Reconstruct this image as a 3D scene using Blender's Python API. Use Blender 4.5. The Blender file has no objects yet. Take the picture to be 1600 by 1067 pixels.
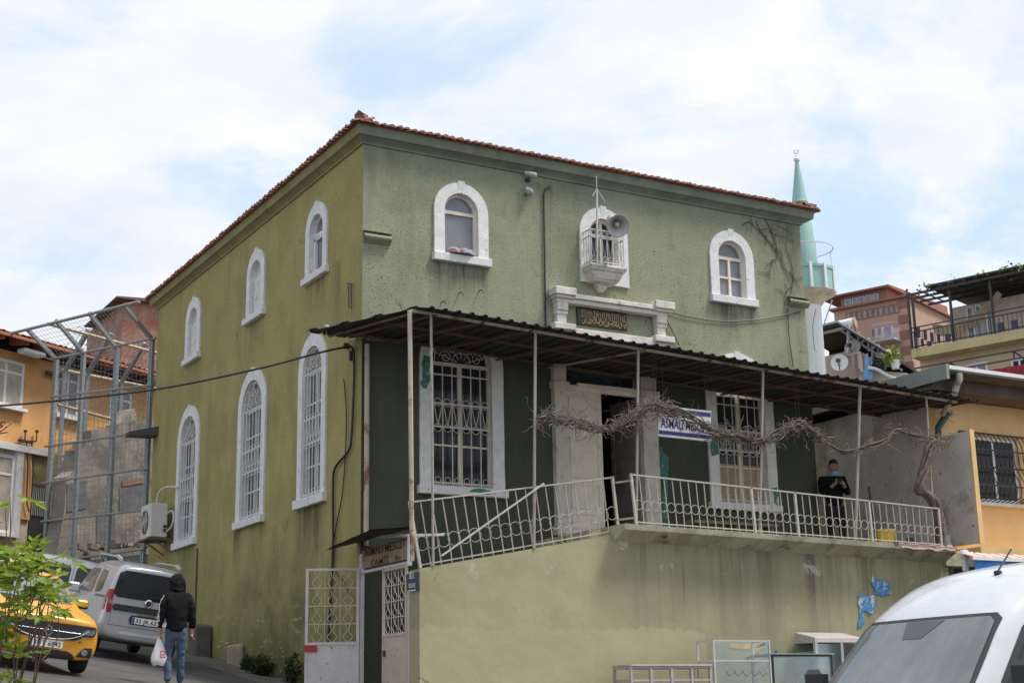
import bpy, bmesh, math, random
from mathutils import Vector as V, Matrix as MX, noise
from mathutils.geometry import tessellate_polygon
from mathutils.bvhtree import BVHTree
R=random.Random(11)
sc=bpy.context.scene; COL=sc.collection
rad=math.radians; PI=math.pi
# ---------------------------------------------------------------- camera
FPX,YAW,PIT,ROLL=2287.7427,0.5241092513757439,0.2453257156112843,-0.018520439945649878
EYE=V((-10.868291,-24.420752,1.6))
_f=V((math.sin(YAW)*math.cos(PIT),math.cos(YAW)*math.cos(PIT),math.sin(PIT)))
_r0=V((math.cos(YAW),-math.sin(YAW),0)); _u0=_r0.cross(_f)
_r=_r0*math.cos(ROLL)+_u0*math.sin(ROLL); _u=_u0*math.cos(ROLL)-_r0*math.sin(ROLL)
cam=bpy.data.cameras.new('camera'); co=bpy.data.objects.new('camera',cam); COL.objects.link(co)
mw=MX.Identity(4)
for i,c in enumerate((_r,_u,-_f)):
    for j in range(3): mw[j][i]=c[j]
mw.translation=EYE; co.matrix_world=mw
cam.sensor_width=36; cam.lens=FPX/1600*36; cam.clip_end=3000; cam.clip_start=.1
sc.camera=co
def ray(px,py): return _f+_r*((px-800)/FPX)-_u*((py-533.5)/FPX)
def PN(px,py,o,n):
    d=ray(px,py); o=V(o); n=V(n); return EYE+d*((o-EYE).dot(n)/d.dot(n))
def PY(px,py,y=0.): return PN(px,py,(0,y,0),(0,1,0))
def PX(px,py,x=0.): return PN(px,py,(x,0,0),(1,0,0))
def PD(px,py,d): return EYE+ray(px,py)*d
def clamp(a,b,c): return max(b,min(c,a))
def gz(x,y):
    z=1.75
    xs=clamp(-x,0,14)
    z+=.13*xs if y>-14 else .13*xs
    if y>0: z+=.128*min(y,15)
    else: z+=(.10+.03*clamp(xs/10,0,1))*max(y,-40)
    return z
def PG(px,py):
    d=ray(px,py); t=5.
    while t<80:
        p=EYE+d*t
        if p.z<=gz(p.x,p.y): return p
        t+=.02
    return p
# ---------------------------------------------------------------- materials
class NT:
    def __init__(s,name):
        s.m=bpy.data.materials.new(name); s.m.use_nodes=True; s.t=s.m.node_tree
        s.t.nodes.clear(); s.out=s.n('ShaderNodeOutputMaterial')
        s.tc=s.n('ShaderNodeTexCoord').outputs['Object']
    def n(s,k,**kw):
        o=s.t.nodes.new(k)
        for a,b in kw.items(): setattr(o,a,b)
        return o
    def l(s,a,b): s.t.links.new(a,b)
    def set(s,node,**kw):
        for a,b in kw.items(): node.inputs[a.replace('_',' ')].default_value=b
    def noise(s,scale,detail=4,rough=.6,stretch=None,vec=None):
        v=vec or s.tc
        if stretch:
            mp=s.n('ShaderNodeMapping'); mp.inputs['Scale'].default_value=stretch; s.l(v,mp.inputs[0]); v=mp.outputs[0]
        q=s.n('ShaderNodeTexNoise'); s.l(v,q.inputs['Vector'])
        s.set(q,Scale=scale,Detail=detail,Roughness=rough); return q.outputs['Fac']
    def ramp(s,fac,lo,hi):
        q=s.n('ShaderNodeMapRange'); s.l(fac,q.inputs[0]); q.inputs[1].default_value=lo; q.inputs[2].default_value=hi
        return q.outputs[0]
    def math(s,op,a,b):
        q=s.n('ShaderNodeMath',operation=op)
        for i,x in enumerate((a,b)):
            if isinstance(x,(int,float)): q.inputs[i].default_value=x
            else: s.l(x,q.inputs[i])
        return q.outputs[0]
    def mix(s,fac,a,b):
        q=s.n('ShaderNodeMix',data_type='RGBA')
        for i,x in ((0,fac),(6,a),(7,b)):
            if isinstance(x,(int,float)): q.inputs[i].default_value=x
            elif isinstance(x,tuple): q.inputs[i].default_value=(*x[:3],1)
            else: s.l(x,q.inputs[i])
        return q.outputs[2]
    def xyz(s):
        q=s.n('ShaderNodeSeparateXYZ'); g=s.n('ShaderNodeNewGeometry'); s.l(g.outputs['Position'],q.inputs[0]); return q.outputs
    def finish(s,col,rough=.8,metal=0.,bump=None,bstr=.3,bdist=.02,coat=0.,spec=.5):
        p=s.n('ShaderNodeBsdfPrincipled')
        if isinstance(col,tuple): p.inputs['Base Color'].default_value=(*col[:3],1)
        else: s.l(col,p.inputs['Base Color'])
        if isinstance(rough,(int,float)): p.inputs['Roughness'].default_value=rough
        else: s.l(rough,p.inputs['Roughness'])
        s.set(p,Metallic=metal,Coat_Weight=coat,Specular_IOR_Level=spec)
        if bump is not None:
            b=s.n('ShaderNodeBump'); s.set(b,Strength=bstr,Distance=bdist); s.l(bump,b.inputs['Height']); s.l(b.outputs[0],p.inputs['Normal'])
        s.l(p.outputs[0],s.out.inputs[0]); return s.m
def sc3(c,k): return tuple(x*k for x in c[:3])
def mat(name,base,rough=.8,var=.2,vs=3.,metal=0.,bump=0.,bs=40.,stain=None,sth=(.55,.75),ss=2.5,sst=None,coat=0.,spec=.5,speck=None,spth=(.6,.7),sps=60.):
    t=NT(name)
    c=t.mix(t.ramp(t.noise(vs,5),.3,.7),sc3(base,1-var),sc3(base,1+var))
    if stain: c=t.mix(t.ramp(t.noise(ss,6,.7,sst),*sth),c,stain)
    if speck: c=t.mix(t.ramp(t.noise(sps,3,.6),*spth),c,speck)
    return t.finish(c,rough,metal,t.noise(bs,4) if bump else None,bump,.02,coat,spec)
def plain(name,c,rough=.5,metal=0.,coat=0.,spec=.5): return mat(name,c,rough,.06,8.,metal,coat=coat,spec=spec)
# ---------------------------------------------------------------- mesh building
ORG={}
class MB:
    def __init__(s): s.v=[]; s.f=[]
    def add(s,vs,fs):
        k=len(s.v); s.v+=[V(x) for x in vs]; s.f+=[tuple(i+k for i in q) for q in fs]; return s
    def hexa(s,p): # 8 points: bottom 4 ccw, top 4 ccw
        return s.add(p,[(3,2,1,0),(4,5,6,7),(0,1,5,4),(1,2,6,5),(2,3,7,6),(3,0,4,7)])
    def box(s,x0,x1,y0,y1,z0,z1):
        return s.hexa([(x0,y0,z0),(x1,y0,z0),(x1,y1,z0),(x0,y1,z0),(x0,y0,z1),(x1,y0,z1),(x1,y1,z1),(x0,y1,z1)])
    def obox(s,c,ax,ay,az): # centre + half axes
        c=V(c);ax=V(ax);ay=V(ay);az=V(az)
        return s.hexa([c-ax-ay-az,c+ax-ay-az,c+ax+ay-az,c-ax+ay-az,c-ax-ay+az,c+ax-ay+az,c+ax+ay+az,c-ax+ay+az])
    def bar(s,a,b,w,h=None,up=(0,0,1)):
        a=V(a);b=V(b);h=h or w; d=(b-a); 
        if d.length<1e-6: return s
        d.normalize(); u=V(up)
        if abs(d.dot(u))>.95: u=V((0,1,0)) if abs(d.y)<.9 else V((1,0,0))
        x=d.cross(u).normalized(); y=x.cross(d).normalized()
        return s.obox((a+b)/2,x*w/2,(b-a)/2,y*h/2)
    def tube(s,pts,r,n=6,cap=True):
        pts=[V(p) for p in pts]; m=len(pts)
        if m<2: return s
        rs=r if isinstance(r,(list,tuple)) else [r]*m
        vs=[];fs=[]; pu=None
        for i,p in enumerate(pts):
            d=(pts[min(i+1,m-1)]-pts[max(i-1,0)])
            if d.length<1e-9: d=V((0,0,1))
            d.normalize()
            if pu is None:
                pu=V((0,0,1)) if abs(d.z)<.9 else V((1,0,0))
            x=d.cross(pu)
            if x.length<1e-6: x=d.cross(V((0,1,0)))
            x.normalize(); y=x.cross(d).normalized(); pu=y
            for k in range(n):
                a=2*PI*k/n; vs.append(p+(x*math.cos(a)+y*math.sin(a))*rs[i])
        for i in range(m-1):
            for k in range(n):
                fs.append((i*n+k,i*n+(k+1)%n,(i+1)*n+(k+1)%n,(i+1)*n+k))
        if cap: fs+= [tuple(range(n-1,-1,-1)),tuple((m-1)*n+k for k in range(n))]
        return s.add(vs,fs)
    def ring(s,c,nrm,Rr,r,n=18,m=5,a0=0,a1=2*PI):
        c=V(c);nrm=V(nrm).normalized(); u=V((0,0,1)) if abs(nrm.z)<.9 else V((1,0,0))
        x=nrm.cross(u).normalized(); y=x.cross(nrm)
        full=abs(a1-a0-2*PI)<1e-4
        pts=[c+(x*math.cos(a0+(a1-a0)*i/n)+y*math.sin(a0+(a1-a0)*i/n))*Rr for i in range(n+1)]
        return s.tube(pts,r,m,not full)
    def lathe(s,prof,c=(0,0,0),n=20,ax=(0,0,1)):
        c=V(c);ax=V(ax).normalized(); u=V((1,0,0)) if abs(ax.x)<.9 else V((0,1,0))
        x=ax.cross(u).normalized(); y=ax.cross(x)
        vs=[];fs=[]
        for r,z in prof:
            for k in range(n):
                a=2*PI*k/n; vs.append(c+ax*z+(x*math.cos(a)+y*math.sin(a))*r)
        for i in range(len(prof)-1):
            for k in range(n): fs.append((i*n+k,i*n+(k+1)%n,(i+1)*n+(k+1)%n,(i+1)*n+k))
        if prof[0][0]>1e-4: fs.append(tuple(range(n-1,-1,-1)))
        if prof[-1][0]>1e-4: fs.append(tuple((len(prof)-1)*n+k for k in range(n)))
        return s.add(vs,fs)
    def sheet(s,loops,fn):
        ls=[[V((a,b,0)) for a,b in lp] for lp in loops]
        tri=tessellate_polygon(ls); flat=[fn(p.x,p.y) for lp in ls for p in lp]
        return s.add(flat,[tuple(t) for t in tri])
    def wall(s,loop,fa,fb,closed=True):
        n=len(loop); vs=[fa(*p) for p in loop]+[fb(*p) for p in loop]
        m=n if closed else n-1
        return s.add(vs,[(i,(i+1)%n,n+(i+1)%n,n+i) for i in range(m)])
    def solid(s,loops,fa,fb):
        s.sheet(loops,fa); s.sheet(loops,fb)
        for lp in loops: s.wall(lp,fa,fb)
        return s
    def grid(s,fn,nu,nv):
        vs=[fn(i/nu,j/nv) for j in range(nv+1) for i in range(nu+1)]
        w=nu+1
        return s.add(vs,[(j*w+i,j*w+i+1,(j+1)*w+i+1,(j+1)*w+i) for j in range(nv) for i in range(nu)])
    def build(s,name,m,parent=None,origin=None,smooth=False,bevel=0,local=False):
        me=bpy.data.meshes.new(name)
        if parent is not None: o=ORG[parent.name]
        elif origin is not None: o=V(origin)
        else:
            xs=[p.x for p in s.v];ys=[p.y for p in s.v]; o=V(((min(xs)+max(xs))/2,(min(ys)+max(ys))/2,min(p.z for p in s.v)))
        me.from_pydata([p-o for p in s.v],[],s.f); me.update()
        bm=bmesh.new(); bm.from_mesh(me)
        if bevel:
            bmesh.ops.remove_doubles(bm,verts=bm.verts,dist=1e-5)
            bmesh.ops.bevel(bm,geom=[e for e in bm.edges if len(e.link_faces)==2 and e.calc_face_angle(0)>.6],offset=bevel,segments=1,affect='EDGES')
        bmesh.ops.recalc_face_normals(bm,faces=bm.faces); bm.to_mesh(me); bm.free()
        if smooth:
            for p in me.polygons: p.use_smooth=True
        if m is not None: me.materials.append(m)
        ob=bpy.data.objects.new(name,me); COL.objects.link(ob)
        if parent is not None: ob.parent=parent
        else: ob.location=o
        ORG[ob.name]=o
        return ob
def tag(o,label=None,cat=None,group=None,kind=None):
    for k,v in (('label',label),('category',cat),('group',group),('kind',kind)):
        if v: o[k]=v
    return o
def thing(name,label,cat,loc=(0,0,0),rz=0.,group=None,local=False):
    o=bpy.data.objects.new(name,None); COL.objects.link(o); o.empty_display_size=.2
    o.location=V(loc); o.rotation_euler=(0,0,rz)
    ORG[o.name]=V((0,0,0)) if local else V(loc)
    return tag(o,label,cat,group)
def copy_tree(o,parent=None):
    c=o.copy(); COL.objects.link(c); c.parent=parent; ORG[c.name]=ORG[o.name]
    for ch in list(o.children): copy_tree(ch,c)
    return c
def crv(pts,n=8):
    pts=[V(p) for p in pts]; out=[]
    for i in range(len(pts)-1):
        p0=pts[max(i-1,0)];p1=pts[i];p2=pts[i+1];p3=pts[min(i+2,len(pts)-1)]
        for k in range(n):
            t=k/n; out.append(.5*((2*p1)+(p2-p0)*t+(2*p0-5*p1+4*p2-p3)*t*t+(3*p1-p0-3*p2+p3)*t**3))
    out.append(pts[-1]); return out
_deps=None
def evalmesh(ob):
    dg=bpy.context.evaluated_depsgraph_get(); dg.update()
    return bpy.data.meshes.new_from_object(ob.evaluated_get(dg))
def textmb(mb,txt,size,o,u,v,d=.004,width=None,center=True,shear=0.):
    """letters as mesh: origin o, baseline direction u, up direction v"""
    c=bpy.data.curves.new('t','FONT'); c.body=txt; c.size=size; c.extrude=0; c.shear=shear; c.resolution_u=3
    c.offset=size*.012
    ob=bpy.data.objects.new('t',c); COL.objects.link(ob); me=evalmesh(ob)
    o=V(o);u=V(u).normalized();v=V(v).normalized(); n=u.cross(v)
    xs=[p.co.x for p in me.vertices] or [0]; w=max(xs)-min(xs); k=(width/w) if width and w else 1
    x0=min(xs); off=-(w*k)/2 if center else 0
    mb.add([o+u*((p.co.x-x0)*k+off)+v*p.co.y+n*d for p in me.vertices],[tuple(q.vertices) for q in me.polygons])
    bpy.data.objects.remove(ob); bpy.data.curves.remove(c); bpy.data.meshes.remove(me)
    return mb
def arch(cx,w,z0,zt,n=12):
    r=w/2; zs=zt-r
    return [(cx-r,z0),(cx+r,z0)]+[(cx+r*math.cos(PI*i/n),zs+r*math.sin(PI*i/n)) for i in range(n+1)]
def arch_s(cx,w,z0,zt,n=20,m=9):
    r=w/2; zs=zt-r
    return [(cx-r+w*i/m,z0) for i in range(m)]+[(cx+r,z0+(zs-z0)*i/m) for i in range(m)]+[(cx+r*math.cos(PI*i/n),zs+r*math.sin(PI*i/n)) for i in range(n)]+[(cx-r,zs-(zs-z0)*i/m) for i in range(m)]
def rect(x0,x1,z0,z1): return [(x0,z0),(x1,z0),(x1,z1),(x0,z1)]
# ---------------------------------------------------------------- sky and sun
SUN_DIR=V((.40,-.29,.95)).normalized()
w=bpy.data.worlds.new("World"); sc.world=w; w.use_nodes=True; wt=w.node_tree; wt.nodes.clear()
def wn(k,**kw):
    o=wt.nodes.new(k)
    for a,b in kw.items(): setattr(o,a,b)
    return o
wo=wn('ShaderNodeOutputWorld'); sky=wn('ShaderNodeTexSky',sky_type='NISHITA'); sky.sun_disc=False
sky.sun_elevation=math.asin(SUN_DIR.z); sky.sun_rotation=math.atan2(SUN_DIR.x,SUN_DIR.y)
sky.air_density=1.0; sky.dust_density=1.5; sky.ozone_density=1.2
bg1=wn('ShaderNodeBackground'); bg1.inputs[1].default_value=.15
lift=wn('ShaderNodeMix',data_type='RGBA'); lift.inputs[0].default_value=.80; lift.inputs[7].default_value=(3.3,4.15,5.3,1)
wt.links.new(sky.outputs[0],lift.inputs[6]); wt.links.new(lift.outputs[2],bg1.inputs[0])
bg2=wn('ShaderNodeBackground'); bg2.inputs[1].default_value=1.0
tc=wn('ShaderNodeTexCoord'); sp=wn('ShaderNodeSeparateXYZ'); wt.links.new(tc.outputs['Generated'],sp.inputs[0])
def wm(op,a,b):
    q=wn('ShaderNodeMath',operation=op)
    for i,x in enumerate((a,b)):
        if isinstance(x,(int,float)): q.inputs[i].default_value=x
        else: wt.links.new(x,q.inputs[i])
    return q.outputs[0]
zz=wm('ADD',wm('MAXIMUM',sp.outputs[2],0.),.16)
cb=wn('ShaderNodeCombineXYZ'); wt.links.new(wm('DIVIDE',sp.outputs[0],zz),cb.inputs[0]); wt.links.new(wm('DIVIDE',sp.outputs[1],zz),cb.inputs[1])
mpn=wn('ShaderNodeMapping'); mpn.inputs['Location'].default_value=(3.3,1.7,0); mpn.inputs['Scale'].default_value=(1.1,1.1,1); wt.links.new(cb.outputs[0],mpn.inputs[0])
nz=wn('ShaderNodeTexNoise'); nz.inputs['Scale'].default_value=1.5; nz.inputs['Detail'].default_value=9; nz.inputs['Roughness'].default_value=.62; nz.inputs['Distortion'].default_value=.5
wt.links.new(mpn.outputs[0],nz.inputs['Vector'])
mr=wn('ShaderNodeMapRange'); mr.interpolation_type='SMOOTHSTEP'; mr.inputs[1].default_value=.38; mr.inputs[2].default_value=.575; wt.links.new(nz.outputs['Fac'],mr.inputs[0])
nz2=wn('ShaderNodeTexNoise'); nz2.inputs['Scale'].default_value=3.5; nz2.inputs['Detail'].default_value=6; wt.links.new(mpn.outputs[0],nz2.inputs['Vector'])
cc=wn('ShaderNodeMix',data_type='RGBA'); cc.inputs[6].default_value=(.585,.63,.70,1); cc.inputs[7].default_value=(.735,.735,.735,1)
mr2=wn('ShaderNodeMapRange'); mr2.inputs[1].default_value=.3; mr2.inputs[2].default_value=.62; wt.links.new(nz2.outputs['Fac'],mr2.inputs[0]); wt.links.new(mr2.outputs[0],cc.inputs[0])
wt.links.new(cc.outputs[2],bg2.inputs[0])
ms=wn('ShaderNodeMixShader'); wt.links.new(mr.outputs[0],ms.inputs[0]); wt.links.new(bg1.outputs[0],ms.inputs[1]); wt.links.new(bg2.outputs[0],ms.inputs[2])
wt.links.new(ms.outputs[0],wo.inputs[0])
sl=bpy.data.lights.new('sun','SUN'); sl.energy=3.0; sl.angle=rad(14); sl.color=(1,.95,.87)
so=bpy.data.objects.new('sun',sl); COL.objects.link(so); so.rotation_euler=SUN_DIR.to_track_quat('Z','Y').to_euler(); so.location=(20,-20,40)
vs=sc.view_settings; vs.view_transform='Standard'; vs.look='None'; vs.exposure=.48; vs.gamma=1
# ---------------------------------------------------------------- materials
def stucco(name,base,dark,split=None,low=None,bscale=55.,pale=None,ax=0,spots=(),low_tone=None):
    t=NT(name); x=t.xyz()
    c=t.mix(t.ramp(t.noise(.9,6,.65),.32,.68),sc3(base,.82),sc3(base,1.12))
    c=t.mix(t.math('MULTIPLY',t.ramp(t.noise(1.6,6,.7,(1,1,.16)),.5,.8),.55),c,dark)              # rain streaks
    c=t.mix(t.math('MULTIPLY',t.ramp(t.noise(.45,5,.7),.52,.7),.5),c,sc3(dark,1.3))
    g=t.noise(26.,3,.7)
    c=t.mix(t.math('MULTIPLY',t.ramp(g,.575,.67),t.math('ADD',.35 if split else .2,t.math('MULTIPLY',t.ramp(t.noise(.7,5),.38,.62),.55))),c,sc3(dark,.42))                              # roughcast pits
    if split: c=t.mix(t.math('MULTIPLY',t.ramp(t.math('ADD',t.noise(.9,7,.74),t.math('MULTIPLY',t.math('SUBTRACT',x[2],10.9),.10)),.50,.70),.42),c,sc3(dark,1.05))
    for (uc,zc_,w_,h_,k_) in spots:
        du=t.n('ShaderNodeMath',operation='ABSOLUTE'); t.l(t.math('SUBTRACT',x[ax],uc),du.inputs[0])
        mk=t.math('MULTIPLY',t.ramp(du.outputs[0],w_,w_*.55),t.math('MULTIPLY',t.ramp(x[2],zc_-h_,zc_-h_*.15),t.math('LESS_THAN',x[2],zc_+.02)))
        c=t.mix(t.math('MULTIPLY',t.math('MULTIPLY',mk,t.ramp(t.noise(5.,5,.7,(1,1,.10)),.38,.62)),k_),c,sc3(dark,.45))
    if low_tone:  # darker greenish patches, denser towards the foot of the wall
        c=t.mix(t.math('MULTIPLY',t.ramp(t.math('ADD',t.noise(.8,7,.72),t.math('MULTIPLY',t.math('SUBTRACT',3.7,x[2]),.09)),.44,.64),.66),c,low_tone)
    v=t.n('ShaderNodeTexVoronoi',feature='DISTANCE_TO_EDGE'); v.inputs['Scale'].default_value=.4
    nd=t.n('ShaderNodeTexNoise'); t.set(nd,Scale=1.8,Detail=7,Roughness=.65); t.l(t.tc,nd.inputs[0])
    md=t.n('ShaderNodeMix',data_type='VECTOR'); md.inputs[0].default_value=.4; t.l(t.tc,md.inputs[4]); t.l(nd.outputs['Color'],md.inputs[5]); t.l(md.outputs[1],v.inputs['Vector'])
    c=t.mix(t.math('MULTIPLY',t.math('LESS_THAN',v.outputs['Distance'],.0028),t.ramp(t.noise(.6),.55,.62)),c,sc3(dark,.6))
    if pale: c=t.mix(t.math('MULTIPLY',t.ramp(t.noise(1.7,8,.78,(1,.7,3.2)),.585,.62),t.math('MULTIPLY',t.ramp(x[2],low+1.5,low),.8)),c,pale)
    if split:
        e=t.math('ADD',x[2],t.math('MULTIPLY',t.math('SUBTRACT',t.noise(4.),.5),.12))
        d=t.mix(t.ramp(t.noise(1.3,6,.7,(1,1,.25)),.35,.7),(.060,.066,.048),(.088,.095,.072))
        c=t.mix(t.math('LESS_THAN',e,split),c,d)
    return t.finish(c,.92,0,t.math('ADD',g,t.noise(bscale,4,.7)),.5,.02,spec=.2)
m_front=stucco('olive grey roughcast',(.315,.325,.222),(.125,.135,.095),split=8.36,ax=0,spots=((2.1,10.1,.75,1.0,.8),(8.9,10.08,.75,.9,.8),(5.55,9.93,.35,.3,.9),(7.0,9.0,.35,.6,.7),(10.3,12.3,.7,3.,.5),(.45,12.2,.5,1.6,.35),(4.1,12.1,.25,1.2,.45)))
m_left=stucco('olive plaster',(.365,.318,.128),(.16,.15,.075),bscale=30.,ax=1,low_tone=(.115,.11,.05),spots=((6.66,5.62,.30,1.0,1.),(2.4,5.5,.85,1.3,.85),(10.3,5.5,.85,1.0,.8),(5.3,5.5,.5,.6,.6),(2.25,10.1,.6,.7,.6),(5.8,10.1,.6,.7,.6),(10.3,10.1,.6,.7,.5),(1.2,10.2,.2,1.6,.6)),pale=(.55,.55,.48),low=2.7)
m_corn=mat('cornice paint',(.185,.20,.145),.9,.25,1.5,bump=.25,bs=30,stain=(.09,.10,.07),ss=2.)
m_cornl=mat('olive cornice paint',(.25,.22,.095),.9,.2,1.5,bump=.2,bs=30,stain=(.14,.13,.06),ss=2.)
m_white=mat('flaking white paint',(.70,.69,.67),.75,.1,5,bump=.35,bs=22,stain=(.34,.30,.26),sth=(.60,.72),ss=6.,speck=(.22,.19,.16),spth=(.67,.71),sps=15.)
m_stone=mat('weathered white stone',(.64,.60,.54),.85,.16,4,bump=.5,bs=18,stain=(.33,.25,.18),sth=(.55,.72),ss=5.)
m_pvc=plain('white window frame',(.74,.74,.74),.4)
m_woodw=mat('cream painted wood',(.74,.66,.55),.6,.12,4,bump=.15,bs=14,stain=(.30,.25,.20),sth=(.6,.72),ss=7.)
m_shut=mat('pale shutter board',(.66,.64,.60),.7,.1,6,bump=.2,bs=20,stain=(.42,.38,.33),sth=(.55,.7),ss=8.)
m_glass=plain('dark window glass',(.03,.034,.038),.08,spec=.25)
m_glassl=mat('window glass with pale curtain',(.20,.215,.235),.08,.14,1.2)
m_glassm=mat('dim window glass',(.075,.078,.082),.1,.3,1.5)
m_glassb=mat('dusty glass before boards',(.30,.27,.24),.35,.3,4.)
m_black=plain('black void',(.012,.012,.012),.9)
m_iron=mat('cream painted iron',(.56,.51,.43),.5,.1,8,stain=(.26,.12,.05),sth=(.6,.72),ss=7.)
m_ironw=mat('white painted iron',(.58,.56,.54),.5,.1,8,stain=(.32,.2,.13),sth=(.62,.74),ss=9.)
m_irond=mat('dark iron',(.045,.04,.038),.55,.2,8)
m_rust=mat('rusty painted steel',(.46,.39,.30),.6,.12,4,stain=(.22,.10,.05),sth=(.53,.60),ss=1.5)
m_rustd=mat('brown rusty angle steel',(.15,.09,.06),.75,.3,6)
m_clay=mat('clay roof tile',(.27,.115,.07),.85,.35,9,bump=.3,bs=30,stain=(.13,.085,.06),sth=(.5,.7),ss=5.)
m_sheet=mat('old corrugated sheet',(.034,.030,.027),.8,.3,3,bump=.15,bs=20,stain=(.06,.038,.024),sth=(.55,.7),ss=2.)
m_cable=plain('black cable',(.02,.02,.021),.5)
m_grey=plain('grey plastic',(.45,.45,.45),.45)
m_gold=plain('gilt letters',(.62,.40,.17),.5)
m_mint=mat('flaked mint green paint',(.045,.19,.145),.8,.3,9,stain=(.35,.34,.31),sth=(.58,.62),ss=14)
# ---------------------------------------------------------------- ground
gm=NT('asphalt'); c=gm.mix(gm.ramp(gm.noise(.5,6),.3,.7),(.045,.042,.039),(.078,.072,.066))
c=gm.mix(gm.math('MULTIPLY',gm.ramp(gm.noise(1.1,7,.7),.5,.66),.7),c,(.11,.097,.084)); c=gm.mix(gm.ramp(gm.noise(90,2),.6,.75),c,(.17,.16,.15))
m_asph=gm.finish(c,.9,0,gm.noise(120,3),.4,.01)
def axis(a,b,c_,d,fine,coarse):
    o=[];x=a
    while x<d:
        o.append(x); x+= fine if b<=x<c_ else coarse
    return o+[d]
gx=axis(-300,-26,30,300,1.,20.); gy=axis(-200,-30,30,400,1.,20.)
b=MB(); wv=len(gx)
b.add([(x,y,gz(x,y)+(.012*noise.noise((x*.7,y*.7,0)) if abs(x)<40 and abs(y)<40 else 0)) for y in gy for x in gx],[(j*wv+i,j*wv+i+1,(j+1)*wv+i+1,(j+1)*wv+i) for j in range(len(gy)-1) for i in range(wv-1)])
tag(b.build('street',m_asph,origin=(0,0,0),smooth=True),kind='structure')
b=MB()
m_pave=mat('worn concrete strip',(.13,.115,.10),.9,.25,2.,bump=.4,bs=30,stain=(.07,.06,.055),sth=(.45,.65),ss=1.6,speck=(.4,.38,.35),spth=(.68,.74),sps=18)
def pv(u,v):
    y=-1.3+u*12; x0=-.02; wd=1.25+.25*noise.noise((y*.6,0,0)); x=x0-v*wd
    return V((x,y,gz(x,y)+.05-.035*v+.015*noise.noise((x*2,y*2,4))))
b.grid(pv,60,6)
def pe(u,v):
    p=pv(u,1.); return V((p.x-.03*v,p.y,p.z-.12*v))
b.grid(pe,60,1)
tag(b.build('pavement',m_pave,origin=(0,0,0)),kind='structure')
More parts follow.
